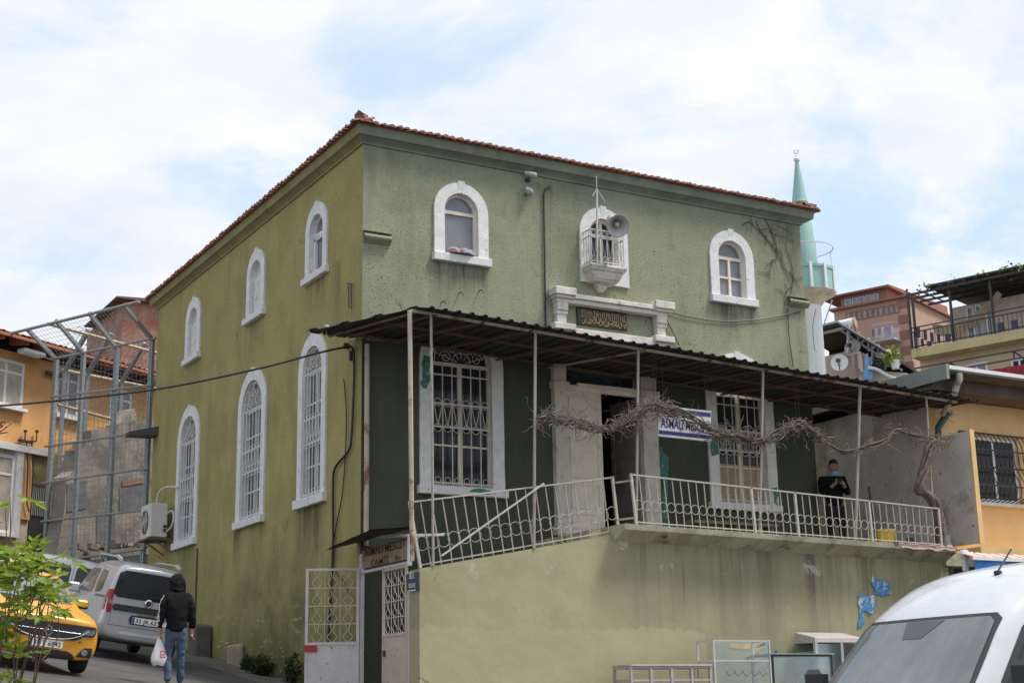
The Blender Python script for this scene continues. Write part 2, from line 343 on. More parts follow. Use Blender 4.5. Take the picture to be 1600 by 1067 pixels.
# ---------------------------------------------------------------- mosque
WX,WY,ZT=10.94,13.49,12.31
mosque=thing('mosque','two storey olive green mosque with white arched windows and clay tile roof','mosque',(5.47,6.7,1.75))
fr=lambda u,z,d:V((u,-d,z))
lf=lambda u,z,d:V((-d,u,z))
def inset(cx,w,z0,zt,t): return arch(cx,w-2*t,z0+t,zt-t)
def scroll(mb,mp,c,r,d,t=.007,sgn=1,turns=1.4,n=16):
    mb.tube([mp(c[0]+sgn*(r*(1-.75*k/n))*math.cos(turns*2*PI*k/n),c[1]+(r*(1-.75*k/n))*math.sin(turns*2*PI*k/n),d) for k in range(n+1)],t,4,False)
def window(mp,cx,ow,zb,zt,iw,izb,izt,sw,kind):
    # frame (the window part itself)
    f=MB(); fa=arch(cx,iw+.01,izb,izt); fi=inset(cx,iw+.01,izb,izt,.055)
    f.solid([fa,fi],lambda a,b:mp(a,b,-.07),lambda a,b:mp(a,b,-.14))
    r=iw/2; spr=izt-r
    mbar=lambda u0,u1,z0,z1,d=-.075,e=-.13: f.hexa([mp(u0,z0,d),mp(u1,z0,d),mp(u1,z0,e),mp(u0,z0,e),mp(u0,z1,d),mp(u1,z1,d),mp(u1,z1,e),mp(u0,z1,e)])
    mbar(cx-r+.03,cx+r-.03,spr-.05,spr+.02)
    gm_=m_glass; wm_=m_pvc
    if kind=='four':
        mbar(cx-.03,cx+.03,izb+.04,spr-.05); mbar(cx-r+.05,cx+r-.05,(izb+spr)/2-.02,(izb+spr)/2+.025,-.078); wm_=m_woodw; gm_=m_glassl
    if kind=='one': gm_=m_glassl; wm_=m_woodw
    if kind=='casement':
        g=.12
        for a,b_ in ((cx-r+.05,cx-r+g),(cx+r-g,cx+r-.05)): mbar(a,b_,izb+.05,spr-.09,-.05,-.11)
        mbar(cx-r+.05,cx+r-.05,spr-.13,spr-.09,-.05,-.11); mbar(cx-r+.05,cx+r-.05,izb+.05,izb+.12,-.05,-.11); gm_=m_glassl
    if kind=='door': mbar(cx-.03,cx+.03,izb+.04,izt-.06); wm_=m_woodw
    if kind=='bar':
        mbar(cx-.035,cx+.035,izb+.04,spr-.05)
        for k in (1,2,3):
            z=izb+(spr-izb)*k/4; mbar(cx-r+.05,cx+r-.05,z-.018,z+.018,-.078)
        gm_=m_glassm
    if kind=='dark':
        mbar(cx-.04,cx+.04,izb+.04,spr-.05)
        for k in (1,2):
            z=izb+(spr-izb)*k/3; mbar(cx-r+.05,cx+r-.05,z-.018,z+.018,-.078)
        wm_=m_woodw
    win=f.build('window',wm_,mosque)
    # surround
    s=MB(); A=arch_s(cx,ow,zb,zt); I=arch_s(cx,iw,izb,izt); tip=.045
    s.solid([A,I],lambda a,b:mp(a+.007*noise.noise((a*7+cx,b*7,1)),b+.007*noise.noise((a*7+cx,b*7,7)),tip),lambda a,b:mp(a,b,-.16))
    kk=.075
    s.hexa([mp(cx-kk*.8,zt-.14,tip+.002),mp(cx+kk*.8,zt-.14,tip+.002),mp(cx+kk*.8,zt-.14,0),mp(cx-kk*.8,zt-.14,0),mp(cx-kk,zt+.035,tip+.012),mp(cx+kk,zt+.035,tip+.012),mp(cx+kk,zt+.035,0),mp(cx-kk,zt+.035,0)])
    s.build('surround',m_white,win)
    if sw:
        q=MB(); q.hexa([mp(cx-sw/2,zb-.005,.11),mp(cx+sw/2,zb-.005,.11),mp(cx+sw/2,zb-.005,-.2),mp(cx-sw/2,zb-.005,-.2),mp(cx-sw/2,izb,.115),mp(cx+sw/2,izb,.115),mp(cx+sw/2,izb,-.2),mp(cx-sw/2,izb,-.2)])
        q.build('sill',m_white,win,bevel=.012)
    p=MB(); p.sheet([fi],lambda a,b:mp(a,b,-.115)); pane=p.build('pane',gm_,win)
    if kind=='shutter':
        for sg in (-1,1):
            q=MB(); x0,x1=sorted((cx+sg*.006,cx+sg*(r-.05)))
            q.hexa([mp(x0,izb+.05,-.05),mp(x1,izb+.05,-.05),mp(x1,izb+.05,-.09),mp(x0,izb+.05,-.09),mp(x0,spr-.06,-.05),mp(x1,spr-.06,-.05),mp(x1,spr-.06,-.09),mp(x0,spr-.06,-.09)])
            for za,zb2 in ((.10,.42),(.48,.9)):
                h=spr-.06-izb; a,b_=izb+h*za,izb+h*zb2
                q.hexa([mp(x0+.05,a,-.042),mp(x1-.05,a,-.042),mp(x1-.05,a,-.06),mp(x0+.05,a,-.06),mp(x0+.05,b_,-.042),mp(x1-.05,b_,-.042),mp(x1-.05,b_,-.06),mp(x0+.05,b_,-.06)])
            q.build('shutter',m_shut,win)
        q=MB(); q.sheet([arch(cx,iw-.1,spr+.02,izt-.05)],lambda a,b:mp(a,b,-.09)); q.build('fan_board',m_shut,win)
    if kind=='dark' and cx>8:
        q=MB(); q.hexa([mp(cx-r+.06,izb+.06,-.10),mp(cx+r-.06,izb+.06,-.10),mp(cx+r-.06,izb+.06,-.112),mp(cx-r+.06,izb+.06,-.112),mp(cx-r+.06,izb+.85,-.10),mp(cx+r-.06,izb+.85,-.10),mp(cx+r-.06,izb+.85,-.112),mp(cx-r+.06,izb+.85,-.112)]); q.build('board',mat('tan window board',(.40,.29,.19),.8,.15,3),win)
    if kind in('bar','dark'):
        d=-.0; g=MB(); n=7; top=spr+.04 if kind=='bar' else izt-.05
        gz0=izb+.02; mm=m_ironw if kind=='bar' else m_iron
        for k in range(n):
            u=cx-r+.04+(iw-.08)*k/(n-1)
            g.tube([mp(u,gz0,d),mp(u,spr,d)],.013,5)
        H=spr-gz0
        for z in ((gz0+.05,spr-.02,gz0+H*.42,gz0+H*.62) if kind=='bar' else (gz0+.05,spr-.25,gz0+H*.47,gz0+H*.66)):
            g.bar(mp(cx-r+.02,z,d),mp(cx+r-.02,z,d),.012,.03)
        za,zc=(gz0+H*.42,gz0+H*.62) if kind=='bar' else (gz0+H*.47,gz0+H*.66)
        for k in range(n-1):
            u=cx-r+.04+(iw-.08)*(k+.5)/(n-1); e=(iw-.08)/(n-1)/2
            g.tube([mp(u,za+.02,d+.01),mp(u+e*.85,zc-.02,d+.01)],.008,4); g.tube([mp(u,za+.02,d+.01),mp(u-e*.85,zc-.02,d+.01)],.008,4)
            for zq in (za-.02,zc+.02): g.ring(mp(u,zq,d),mp(0,0,1)-mp(0,0,0),e*.75,.008,12,4)
            g.ring(mp(u,gz0+.1,d),mp(0,0,1)-mp(0,0,0),e*.6,.007,10,4)
        # scrolled fan in the arch
        for k in range(5):
            a=PI*(k+.5)/5; u=cx+r*.55*math.cos(a); z=spr+r*.55*math.sin(a); scroll(g,mp,(u,z),r*.2,d,.008,1 if k<3 else -1)
            g.tube([mp(cx+r*.15*math.cos(a),spr+r*.15*math.sin(a),d),mp(cx+r*.95*math.cos(a),spr+r*.95*math.sin(a),d)],.008,4)
        g.ring(mp(cx,spr,d),mp(0,0,1)-mp(0,0,0),r*.9,.012,24,5,0,PI)
        g.ring(mp(cx,spr+.02,d),mp(0,0,1)-mp(0,0,0),r*.3,.009,16,4,0,PI)
        g.build('grille',mm,win)
        if kind=='bar':
            q=MB(); q.sheet([arch(cx,iw-.12,spr+.03,izt-.07)],lambda a,b:mp(a,b,-.10)); q.build('fan_pane',m_glassb,win)
    return win
FW=[(2.12,1.21,10.11,11.79,.75,10.27,11.57,1.29,'one'),(5.5,1.2,10.12,11.80,.70,10.3,11.56,0,'door'),(8.88,1.21,10.10,11.80,.75,10.26,11.57,1.29,'four'),
    (2.1,1.82,5.52,9.0,1.31,5.68,8.74,1.92,'dark'),(8.88,1.82,5.58,9.0,1.31,5.72,8.74,1.92,'dark')]
LW=[(2.25,1.13,10.11,11.75,.72,10.25,11.50,1.27,'casement'),(5.80,1.13,10.11,11.76,.72,10.25,11.50,1.27,'shutter'),(10.30,1.15,10.11,11.77,.73,10.25,11.50,1.27,'shutter'),
    (2.35,1.44,5.52,9.0,1.0,5.70,8.74,1.55,'bar'),(5.83,1.74,5.52,9.0,1.26,5.68,8.74,1.76,'bar'),(10.34,1.7,5.52,9.0,1.22,5.68,8.74,1.72,'bar')]
holes_f=[arch(c,iw+.04,izb-.02,izt+.02) for c,ow,zb,zt,iw,izb,izt,sw,k in FW]
DX0,DX1,DZ0,DZT=4.42,6.24,4.72,8.86
holes_f.append(arch((DX0+DX1)/2,DX1-DX0,DZ0,DZT))
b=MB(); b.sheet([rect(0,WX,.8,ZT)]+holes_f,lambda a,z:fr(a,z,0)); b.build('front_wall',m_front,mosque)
holes_l=[arch(c,iw+.04,izb-.02,izt+.02) for c,ow,zb,zt,iw,izb,izt,sw,k in LW]
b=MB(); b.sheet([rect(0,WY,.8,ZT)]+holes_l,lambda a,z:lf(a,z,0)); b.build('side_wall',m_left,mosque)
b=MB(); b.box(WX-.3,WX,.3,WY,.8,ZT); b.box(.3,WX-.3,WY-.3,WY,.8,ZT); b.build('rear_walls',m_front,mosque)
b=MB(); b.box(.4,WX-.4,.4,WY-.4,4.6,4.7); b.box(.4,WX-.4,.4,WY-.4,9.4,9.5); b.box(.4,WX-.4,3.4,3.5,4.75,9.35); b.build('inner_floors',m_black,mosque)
for a in FW: window(fr,*a)
for a in LW: window(lf,*a)
# bedding heap behind the front left window
# cornice in two paints
prof=[(0.001,12.25),(.03,12.25),(.035,12.29),(.07,12.33),(.12,12.37),(.165,12.39),(.17,12.41),(.185,12.58),(.10,12.59)]
def cr(o): return [(-o,-o),(WX+o*1.7,-o),(WX+o*1.7,WY+o*1.6),(-o,WY+o*1.6)]
for nm,sides,mm in (('front_cornice',(0,),m_corn),('side_cornice',(3,),m_cornl),('rear_cornice',(1,2),m_corn)):
    b=MB()
    for (o1,z1),(o2,z2) in zip(prof,prof[1:]):
        p,q=cr(o1),cr(o2)
        for k in sides:
            n=(k+1)%4; b.add([(*p[k],z1),(*p[n],z1),(*q[n],z2),(*q[k],z2)],[(0,1,2,3)])
    b.build(nm,mm,mosque)
# roof: hipped, barrel tiles
SL=.29; ez=12.585; X0,X1,Y0,Y1=-.25,WX+.43,-.25,WY+.48; hw=(X1-X0)/2
b=MB(); b.add([(X0,Y0,ez),(X1,Y0,ez),(X1,Y1,ez),(X0,Y1,ez),(X0+hw,Y0+hw,ez+SL*hw),(X0+hw,Y1-hw,ez+SL*hw)],[(0,1,4),(1,2,5,4),(2,3,5),(3,0,4,5),(3,2,1,0)])
def tile(x,y,dx,dy,L):
    r=.060+R.uniform(-.006,.008); j=R.uniform(-.02,.02); n=6; vs_=[]; x+=R.uniform(-.012,.012)*abs(dy); y+=R.uniform(-.012,.012)*abs(dx)
    tx,ty=-dy,dx
    for k,(t,lift) in enumerate(((j-.04,.03),(.42+j,.055),(.421+j,.03),(L,.03))):
        for i in range(n+1):
            a=PI*i/n; q=r*(1-.12*(k==1))
            vs_.append((x+dx*t+tx*q*math.cos(a),y+dy*t+ty*q*math.cos(a),ez-.005+SL*max(t,0)+lift*.6+q*.9*math.sin(a)))
    m=n+1; fs=[(k*m+i,k*m+i+1,(k+1)*m+i+1,(k+1)*m+i) for k in range(3) for i in range(n)]
    fs.append(tuple(range(m))); b.add(vs_,fs)
def row(a0,a1,fix,axis_,sgn):
    n=int((a1-a0)/.165)
    for i in range(n):
        a=a0+(i+.5)*(a1-a0)/n; L=min(a-a0,a1-a,hw)
        if axis_=='x': tile(a,fix,0,sgn,max(L,.3))
        else: tile(fix,a,sgn,0,max(L,.3))
row(X0,X1,Y0,'x',1); row(X0,X1,Y1,'x',-1); row(Y0,Y1,X0,'y',1); row(Y0,Y1,X1,'y',-1)
for (x,y),(sx,sy) in zip(((X0,Y0),(X1,Y0),(X1,Y1),(X0,Y1)),((1,1),(-1,1),(-1,-1),(1,-1))):
    b.tube([(x+sx*t,y+sy*t,ez+.04+SL*t) for t in (.08,hw)],.085,8)
b.tube([(X0+hw,Y0+hw,ez+SL*hw+.06),(X0+hw,Y1-hw,ez+SL*hw+.06)],.11,8)
b.build('roof',m_clay,mosque)
b=MB(); b.obox((-.08,-.08,12.77),(.07,-.07,0),(.08,.08,.02),(0,0,.035)); b.add([(-.23,-.11,12.78),(-.11,-.23,12.78),(.10,-.02,12.83),(-.02,.10,12.83),(-.18,-.18,12.86),(.05,.05,12.91)],[(0,1,4),(0,4,5,3),(1,2,5,4),(2,3,5),(0,3,2,1)])
b.build('hip_cap',m_clay,mosque)
b=MB(); b.box(10.9,11.42,-.1,.35,12.74,12.80); b.build('loose_board',m_rustd,mosque)
# string course stubs at both corners
for x0,x1 in ((-.002,.57),(10.42,WX+.06)):
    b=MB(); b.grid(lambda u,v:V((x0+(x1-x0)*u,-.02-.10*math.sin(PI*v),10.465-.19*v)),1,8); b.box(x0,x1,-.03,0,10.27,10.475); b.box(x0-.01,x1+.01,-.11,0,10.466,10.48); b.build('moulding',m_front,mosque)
# door
b=MB()
for x0,x1,zt in ((4.13,4.42,7.9),(6.24,6.62,7.9)):
    b.box(x0,x1,-.14,.1,4.72,zt); b.box(x0-.04,x1+.04,-.19,-.0,7.78,7.92); b.box(x0,x1,-.13,.05,7.92,8.36); b.box(x0-.03,x1+.03,-.17,.02,4.72,5.05)
A=arch(5.33,2.4,7.925,9.06,20); I=arch(5.33,DX1-DX0,7.925,DZT,20)
b.solid([A,I],lambda a,z:fr(a,z,.06),lambda a,z:fr(a,z,-.2))
dsur=b.build('door_surround',mat('cream door stone',(.60,.55,.47),.85,.15,3,bump=.4,bs=20,stain=(.33,.27,.20),sth=(.58,.72),ss=4.),mosque,bevel=.01)
b=MB(); b.box(DX0,DX1,-.06,.02,7.78,7.9); b.box(4.7,6.2,-.10,-.02,7.85,7.94); b.build('transom',m_woodw,dsur)
b=MB(); b.sheet([arch(5.33,1.80,7.91,8.84)],lambda a,z:fr(a,z,-.12)); b.build('fanlight_pane',m_glass,dsur)
b=MB()
for k in range(1,12):
    a=PI*k/12; b.tube([fr(5.33+.22*math.cos(a),7.93+.22*math.sin(a),.0),fr(5.33+.86*math.cos(a),7.93+.86*math.sin(a),.0)],.012,4)
    scroll(b,fr,(5.33+.72*math.cos(a+.13),7.93+.72*math.sin(a+.13)),.06,0,.008)
for r_ in (.22,.5,.88): b.ring(fr(5.33,7.93,0),(0,1,0),r_,.013,24,4)
b.build('fanlight_grille',m_irond,dsur)
def leaf(mb,o,u,n,w,z0,z1):
    o=V(o);u=V(u);n=V(n)
    P=lambda a,z,d:o+u*a+n*d+V((0,0,z))
    def bx(a0,a1,za,zb,d0,d1): mb.hexa([P(a0,za,d0),P(a1,za,d0),P(a1,za,d1),P(a0,za,d1),P(a0,zb,d0),P(a1,zb,d0),P(a1,zb,d1),P(a0,zb,d1)])
    bx(0,w,z0,z1,-.04,.0)
    for za,zb in ((.05,.16),(.19,.36),(.40,.96)):
        h=z1-z0; a,b_=z0+h*za,z0+h*zb
        bx(.09,w-.09,a,a+.03,0,.018); bx(.09,w-.09,b_-.03,b_,0,.018); bx(.09,.12,a+.031,b_-.031,0,.018); bx(w-.12,w-.09,a+.031,b_-.031,0,.018)
    for z in (z0+.62*(z1-z0),): mb.ring(P(w-.07,z,.04),n,.03,.01,10,4)
b=MB(); leaf(b,(4.44,-.01,0),(1,0,0),(0,-1,0),.87,4.86,7.78); d1=b.build('door_leaf',m_woodw,mosque); tag(d1,'closed panelled door leaf')
b=MB(); leaf(b,(6.2,.0,0),(-.12,.99,0),(-.99,-.12,0),.87,4.86,7.78); d2=b.build('door_leaf',mat('shaded brown wood',(.24,.20,.165),.7,.2,4,stain=(.14,.11,.09)),mosque); tag(d2,'open door leaf swung inwards')  # darker than the closed leaf: doorway shade put into the wood colour
b=MB(); b.box(4.1,6.7,-.45,.1,4.72,4.87); b.build('threshold',m_stone,mosque,bevel=.015)
# peeled mint paint on stone
b=MB()
def blob(pts,y): 
    c=V((sum(p[0] for p in pts)/len(pts),sum(p[1] for p in pts)/len(pts),0)); L=[]
    for i,p in enumerate(pts):
        q=pts[(i+1)%len(pts)]
        for k in range(6):
            t=k/6; x=p[0]+(q[0]-p[0])*t; z=p[1]+(q[1]-p[1])*t; L.append((x+.09*noise.noise((x*6,z*6,0)),z+.09*noise.noise((x*6,z*6,5))))
    b=MB(); b.sheet([L],lambda a,z:V((a,y,z))); b.build('peeling_paint',m_mint,mosque)
for pts,y in (([(6.64,4.78),(6.9,4.78),(6.9,6.6),(6.72,6.85),(6.64,6.5),(6.78,6.1),(6.7,5.5)],-.004),([(7.99,6.7),(8.2,6.7),(8.2,7.2),(8.02,7.1)],-.06),([(9.56,5.75),(9.76,5.75),(9.76,6.15),(9.6,6.1)],-.06),([(1.22,7.6),(1.36,7.55),(1.4,8.1),(1.25,8.2)],-.06),([(2.2,5.56),(2.7,5.55),(2.65,5.66),(2.25,5.66)],-.116)): blob(pts,y)
pass
# lintel frame with the calligraphy plaque
b=MB()
b.box(4.2,6.95,-.20,0,9.56,9.66); b.box(4.2,6.95,-.25,0,9.66,9.76)
for x in (4.12,6.58):
    b.box(x,x+.5,-.30,0,9.70,9.86); b.box(x+.04,x+.46,-.26,0,9.64,9.70)
    b.box(x+.1,x+.36,-.19,0,9.40,9.64); b.box(x+.12,x+.34,-.14,0,9.12,9.40); b.box(x+.1,x+.36,-.165,0,9.32,9.4)
    b.box(x,x+.5,-.24,0,8.99,9.12)
b.box(4.14,6.98,-.17,0,8.90,9.06); b.box(6.66,7.0,-.16,0,8.5,8.90); b.box(5.4,5.75,-.14,0,8.78,8.90)
b.build('lintel',m_stone,mosque,bevel=.012)
b=MB(); b.box(4.78,6.0,-.05,0,9.18,9.55); pl=b.build('plaque',plain('black plaque',(.02,.02,.022),.4),mosque)
b=MB(); rr=random.Random(5)
for k in range(22):
    x=4.88+k*.05; z=9.33+rr.uniform(-.03,.03)
    b.tube([(x,-.058,z),(x+rr.uniform(-.01,.01),-.058,9.50+rr.uniform(-.03,.02))],[.004,.009],4)
for k in range(17):
    x=4.88+k*.064; z=9.28+rr.uniform(-.04,.06); w_=rr.uniform(.06,.14)
    b.tube(crv([(x,-.058,z+.03),(x+w_*.3,-.058,z-.03),(x+w_*.8,-.058,z-.02),(x+w_,-.058,z+.04),(x+w_*.7,-.058,z+.05)],3),.008,4)
for k in range(30): b.box(*(lambda x,z:(x,x+.016,-.06,-.052,z,z+.016))(rr.uniform(4.86,5.92),rr.uniform(9.21,9.5)))
b.build('calligraphy',m_gold,pl)
# balcony
b=MB(); cx=(PY(921,400,-.36).x+PY(977,400,-.36).x)/2
for w0,d0,z0,w1,d1,z1 in ((.45,.42,10.36,.45,.42,10.43),(.41,.38,10.30,.44,.41,10.36),(.32,.30,10.14,.40,.36,10.30),(.29,.26,10.09,.32,.29,10.14),(.15,.15,10.06,.17,.18,10.09),(.06,.08,9.92,.15,.16,10.06)):
    b.hexa([(cx-w0,-d0,z0),(cx+w0,-d0,z0),(cx+w0,0,z0),(cx-w0,0,z0),(cx-w1,-d1,z1),(cx+w1,-d1,z1),(cx+w1,0,z1),(cx-w1,0,z1)])
bal=b.build('balcony',m_stone,mosque,bevel=.012)
b=MB(); x0,x1,yb=cx-.40,cx+.40,-.37
for z in (10.48,11.02,11.16):
    for p,q in (((x0,0),(x0,yb)),((x0,yb),(x1,yb)),((x1,yb),(x1,0))): b.bar((*p,z),(*q,z),.022)
for k in range(7):
    x=x0+(x1-x0)*k/6; b.tube([(x,yb,10.44),(x,yb,11.16)],.011,5)
    if k<6: 
        e=(x1-x0)/6; b.tube([(x,yb,11.0),(x+e/2,yb,10.55),(x+e,yb,11.0)],.009,4); b.ring((x+e/2,yb,11.09),(0,1,0),.045,.007,10,4); b.ring((x+e/2,yb,10.56),(0,1,0),.045,.007,10,4)
for x in (x0,x1):
    for k in range(1,4):
        b.tube([(x,yb*k/4,10.44),(x,yb*k/4,11.16)],.011,5); b.tube([(x,yb*k/4,10.55),(x,yb*(k-1)/4,11.0)],.009,4)
b.build('railing',m_ironw,bal)
# bedding seen in window
b=MB()
for k,(dx,mw_) in enumerate(((-.16,.16),(.05,.2),(.2,.12))):
    b.lathe([(0.0,0),(mw_,.01),(mw_*.9,.08),(mw_*.5,.13),(0,.15)],(2.1+dx,-.02,10.28),10)
tag(b.build('bedding_heap',mat('rose and blue bedding',(.30,.16,.17),.9,.3,14,stain=(.28,.36,.45),sth=(.5,.55),ss=10)),'crumpled rose and pale blue bedding on the sill of the front left upper window','bedding')
# ---------------------------------------------------------------- terrace in front of the mosque
PYF=-2.4
ptop=lambda x: 3.88+.187*min(x,4.03)
sz=lambda x: 4.765-.0155*(x-4)        # slab top
terr=thing('terrace','long pale olive retaining wall carrying the porch slab and stairs','retaining wall',(6.2,-1.4,1.4))
def podium():
    t=NT('pale olive render'); x=t.xyz()
    c=t.mix(t.ramp(t.noise(.55,6,.6),.3,.7),(.30,.275,.155),(.43,.39,.245))
    gx_=t.math('MULTIPLY',t.ramp(x[0],3.4,4.6),t.ramp(x[0],12.8,7.2))  # slab shadow put into the colour as a darker zone along its length
    c=t.mix(t.math('MULTIPLY',gx_,t.math('ADD',.15,t.math('MULTIPLY',t.ramp(t.noise(1.1,6,.7,(1,1,.10)),.36,.66),.65))),c,(.25,.23,.16))
    st=t.ramp(t.noise(2.2,5,.7,(1,1,.05)),.48,.66)
    c=t.mix(t.math('MULTIPLY',t.math('MULTIPLY',t.math('MULTIPLY',st,t.ramp(x[2],2.2,4.4)),t.ramp(x[0],3.8,5.)),.72),c,(.085,.075,.06))
    st2=t.ramp(t.noise(7,4,.6,(1,1,.05)),.6,.72)
    c=t.mix(t.math('MULTIPLY',t.math('MULTIPLY',st2,t.math('MULTIPLY',t.ramp(x[2],2.8,4.5),t.ramp(x[0],3.8,5.))),.75),c,(.07,.064,.05))
    nzb=t.math('MULTIPLY',t.math('SUBTRACT',t.noise(2.5,6,.7),.5),.5)
    c=t.mix(t.math('MULTIPLY',t.math('MULTIPLY',t.math('LESS_THAN',t.math('ADD',x[2],nzb),2.93),t.math('LESS_THAN',t.math('ADD',x[0],t.math('MULTIPLY',nzb,.3)),5.85)),.55),c,(.43,.38,.235))
    ab=t.n('ShaderNodeMath',operation='ABSOLUTE'); t.l(t.math('SUBTRACT',t.math('ADD',x[0],t.math('MULTIPLY',nzb,.25)),8.45),ab.inputs[0])
    c=t.mix(t.math('MULTIPLY',t.math('MULTIPLY',t.ramp(ab.outputs[0],.17,.03),t.ramp(x[2],2.6,4.3)),.75),c,(.15,.11,.10))
    c=t.mix(t.math('MULTIPLY',t.ramp(t.noise(1.4,8,.78),.60,.625),t.ramp(x[2],3.6,4.3)),c,(.50,.47,.40))
    c=t.mix(t.ramp(t.noise(2.1,8,.8),.655,.68),c,(.60,.58,.54))
    v=t.n('ShaderNodeTexVoronoi',feature='DISTANCE_TO_EDGE'); v.inputs['Scale'].default_value=.55
    nd=t.n('ShaderNodeTexNoise'); nd.inputs['Scale'].default_value=2.2; nd.inputs['Detail'].default_value=6
    md=t.n('ShaderNodeMix',data_type='VECTOR'); md.inputs[0].default_value=.35; t.l(t.tc,md.inputs[4]); t.l(nd.outputs['Color'],md.inputs[5]); t.l(t.tc,nd.inputs[0]); t.l(md.outputs[1],v.inputs['Vector'])
    c=t.mix(t.math('MULTIPLY',t.math('LESS_THAN',v.outputs['Distance'],.004),t.ramp(t.noise(.8),.56,.64)),c,(.16,.145,.10))
    return t.finish(c,.92,0,t.math('ADD',t.math('MULTIPLY',t.noise(1.3,4,.5),2.2),t.math('MULTIPLY',t.noise(50,4,.7),.25)),.35,.04,spec=.2)
m_pod=podium()
b=MB(); F2=-2.02
prf=[(0,.6),(12.2,.6),(12.2,sz(12.2)-.16),(4.03,sz(4.03)-.16),(4.03,ptop(4.03))]+[(x,ptop(x)+.01*noise.noise((x*3,0,2))) for x in (3,2,1,.3)]+[(0,ptop(0))]
b.solid([prf],lambda x,z:V((x+(.012*noise.noise((z*2,3,3)) if x<.1 else 0),PYF,z)),lambda x,z:V((x,F2,z)))
b.build('retaining_wall',m_pod,terr)
m_slab=mat('slab concrete',(.44,.415,.29),.9,.25,2.,bump=.4,bs=25,stain=(.22,.20,.135),sth=(.50,.68),ss=2.2,sst=(1,.25,1),speck=(.10,.085,.06),spth=(.6,.7),sps=3.)
b=MB(); pts=[]
N=24
top=[];bot=[]
for i in range(N+1):
    x=3.9+(12.1-3.9)*i/N; j=.012*noise.noise((x*2.3,0,1))
    top.append((x,-2.78+j,sz(x))); bot.append((x,-2.76+j,sz(x)-.10+j))
vs_=[];fs=[]
for i in range(N+1):
    x=top[i][0]; vs_+=[(x,0-.003,sz(x)),top[i],bot[i],(x,PYF-.0,sz(x)-.28),(x,PYF+.35,sz(x)-.28),(x,-.003,sz(x)-.28)]
for i in range(N):
    a=i*6; fs+=[(a+k,a+(k+1)%6,a+6+(k+1)%6,a+6+k) for k in range(6)]
fs+=[tuple(range(6)),tuple(N*6+k for k in range(6))]
b.add(vs_,fs); b.build('slab',m_slab,terr)
b=MB(); b.box(10.96,12.95,0,8,4.3,4.62); b.box(12.1,12.95,-2.45,0,4.3,4.62); b.build('side_floor',m_slab,terr)
b=MB()
ns=16
for k in range(ns):
    x0=.35+(3.55)*k/ns; z=gz(0,-1)+(4.76-gz(0,-1))*(k+1)/ns
    b.box(x0,3.9,F2+.0,-.004,z-.2,z-.002*k)
b.build('stairs',m_slab,terr)
# ---------------------------------------------------------------- railings
m_rail=mat('chalky cream paint',(.47,.43,.36),.6,.1,10,stain=(.30,.17,.09),sth=(.60,.70),ss=9.)
def railing(label,T0,T1,B0,B1,n,rf,rr,posts,rail_y):
    t=thing('railing',label,'railing',B0,0,'terrace railings')
    T=lambda s:V(T0).lerp(V(T1),s); Bt=lambda s:V(B0).lerp(V(B1),s)
    MB().bar(T(0),T(1),.045,.025).build('top_rail',m_rail,t)
    MB().bar(Bt(0)+V((0,0,.05)),Bt(1)+V((0,0,.05)),.03,.02).build('bottom_rail',m_rail,t)
    for i in range(n+1):
        s=i/n; q=MB(); j=R.uniform(-.012,.012); tp=T(s); bt=Bt(s)+V((j,0,0))
        q.tube([bt,bt.lerp(tp,.5)+V((R.uniform(-.008,.008),R.uniform(-.008,.008),0)),tp],.0105,6); q.build('baluster',m_rail,t)
    for i in range(n):
        s=(i+.5)/n; c=Bt(s).lerp(T(s),rf)
        MB().ring(c+V((0,-.012,0)),(0,1,0),rr,.006,16,5).build('ring',m_rail,t)
    for s in posts: MB().bar(Bt(s),T(s)+V((0,0,.02)),.045,.045).build('post',m_rail,t)
    return t
r1=railing('leaning cream railing with rings climbing beside the stair to the door',(-.13,PYF+.1,4.99),(3.98,PYF+.1,5.66),(.07,PYF+.1,3.90),(4.08,PYF+.1,4.66),20,.36,.118,(0,1),0)
r2=railing('straight cream porch railing with ring row along the slab edge',(4.12,-2.70,5.665),(11.75,-2.70,5.43),(4.2,-2.70,sz(4.2)),(11.75,-2.70,sz(11.75)),42,.40,.087,(0,.36,.5,.75,1),0)
for z in (5.56,4.88): MB().bar((4.02,-2.35,z),(4.2,-2.68,z+.01),.03).build('spacer',m_rail,r1)
b=MB(); b.bar(PY(690,868,-2.45),PY(850,755,-2.45),.028); tag(b.build('metal_strut',m_rail),'loose cream metal bar leaning diagonally against the stair railing','bar')
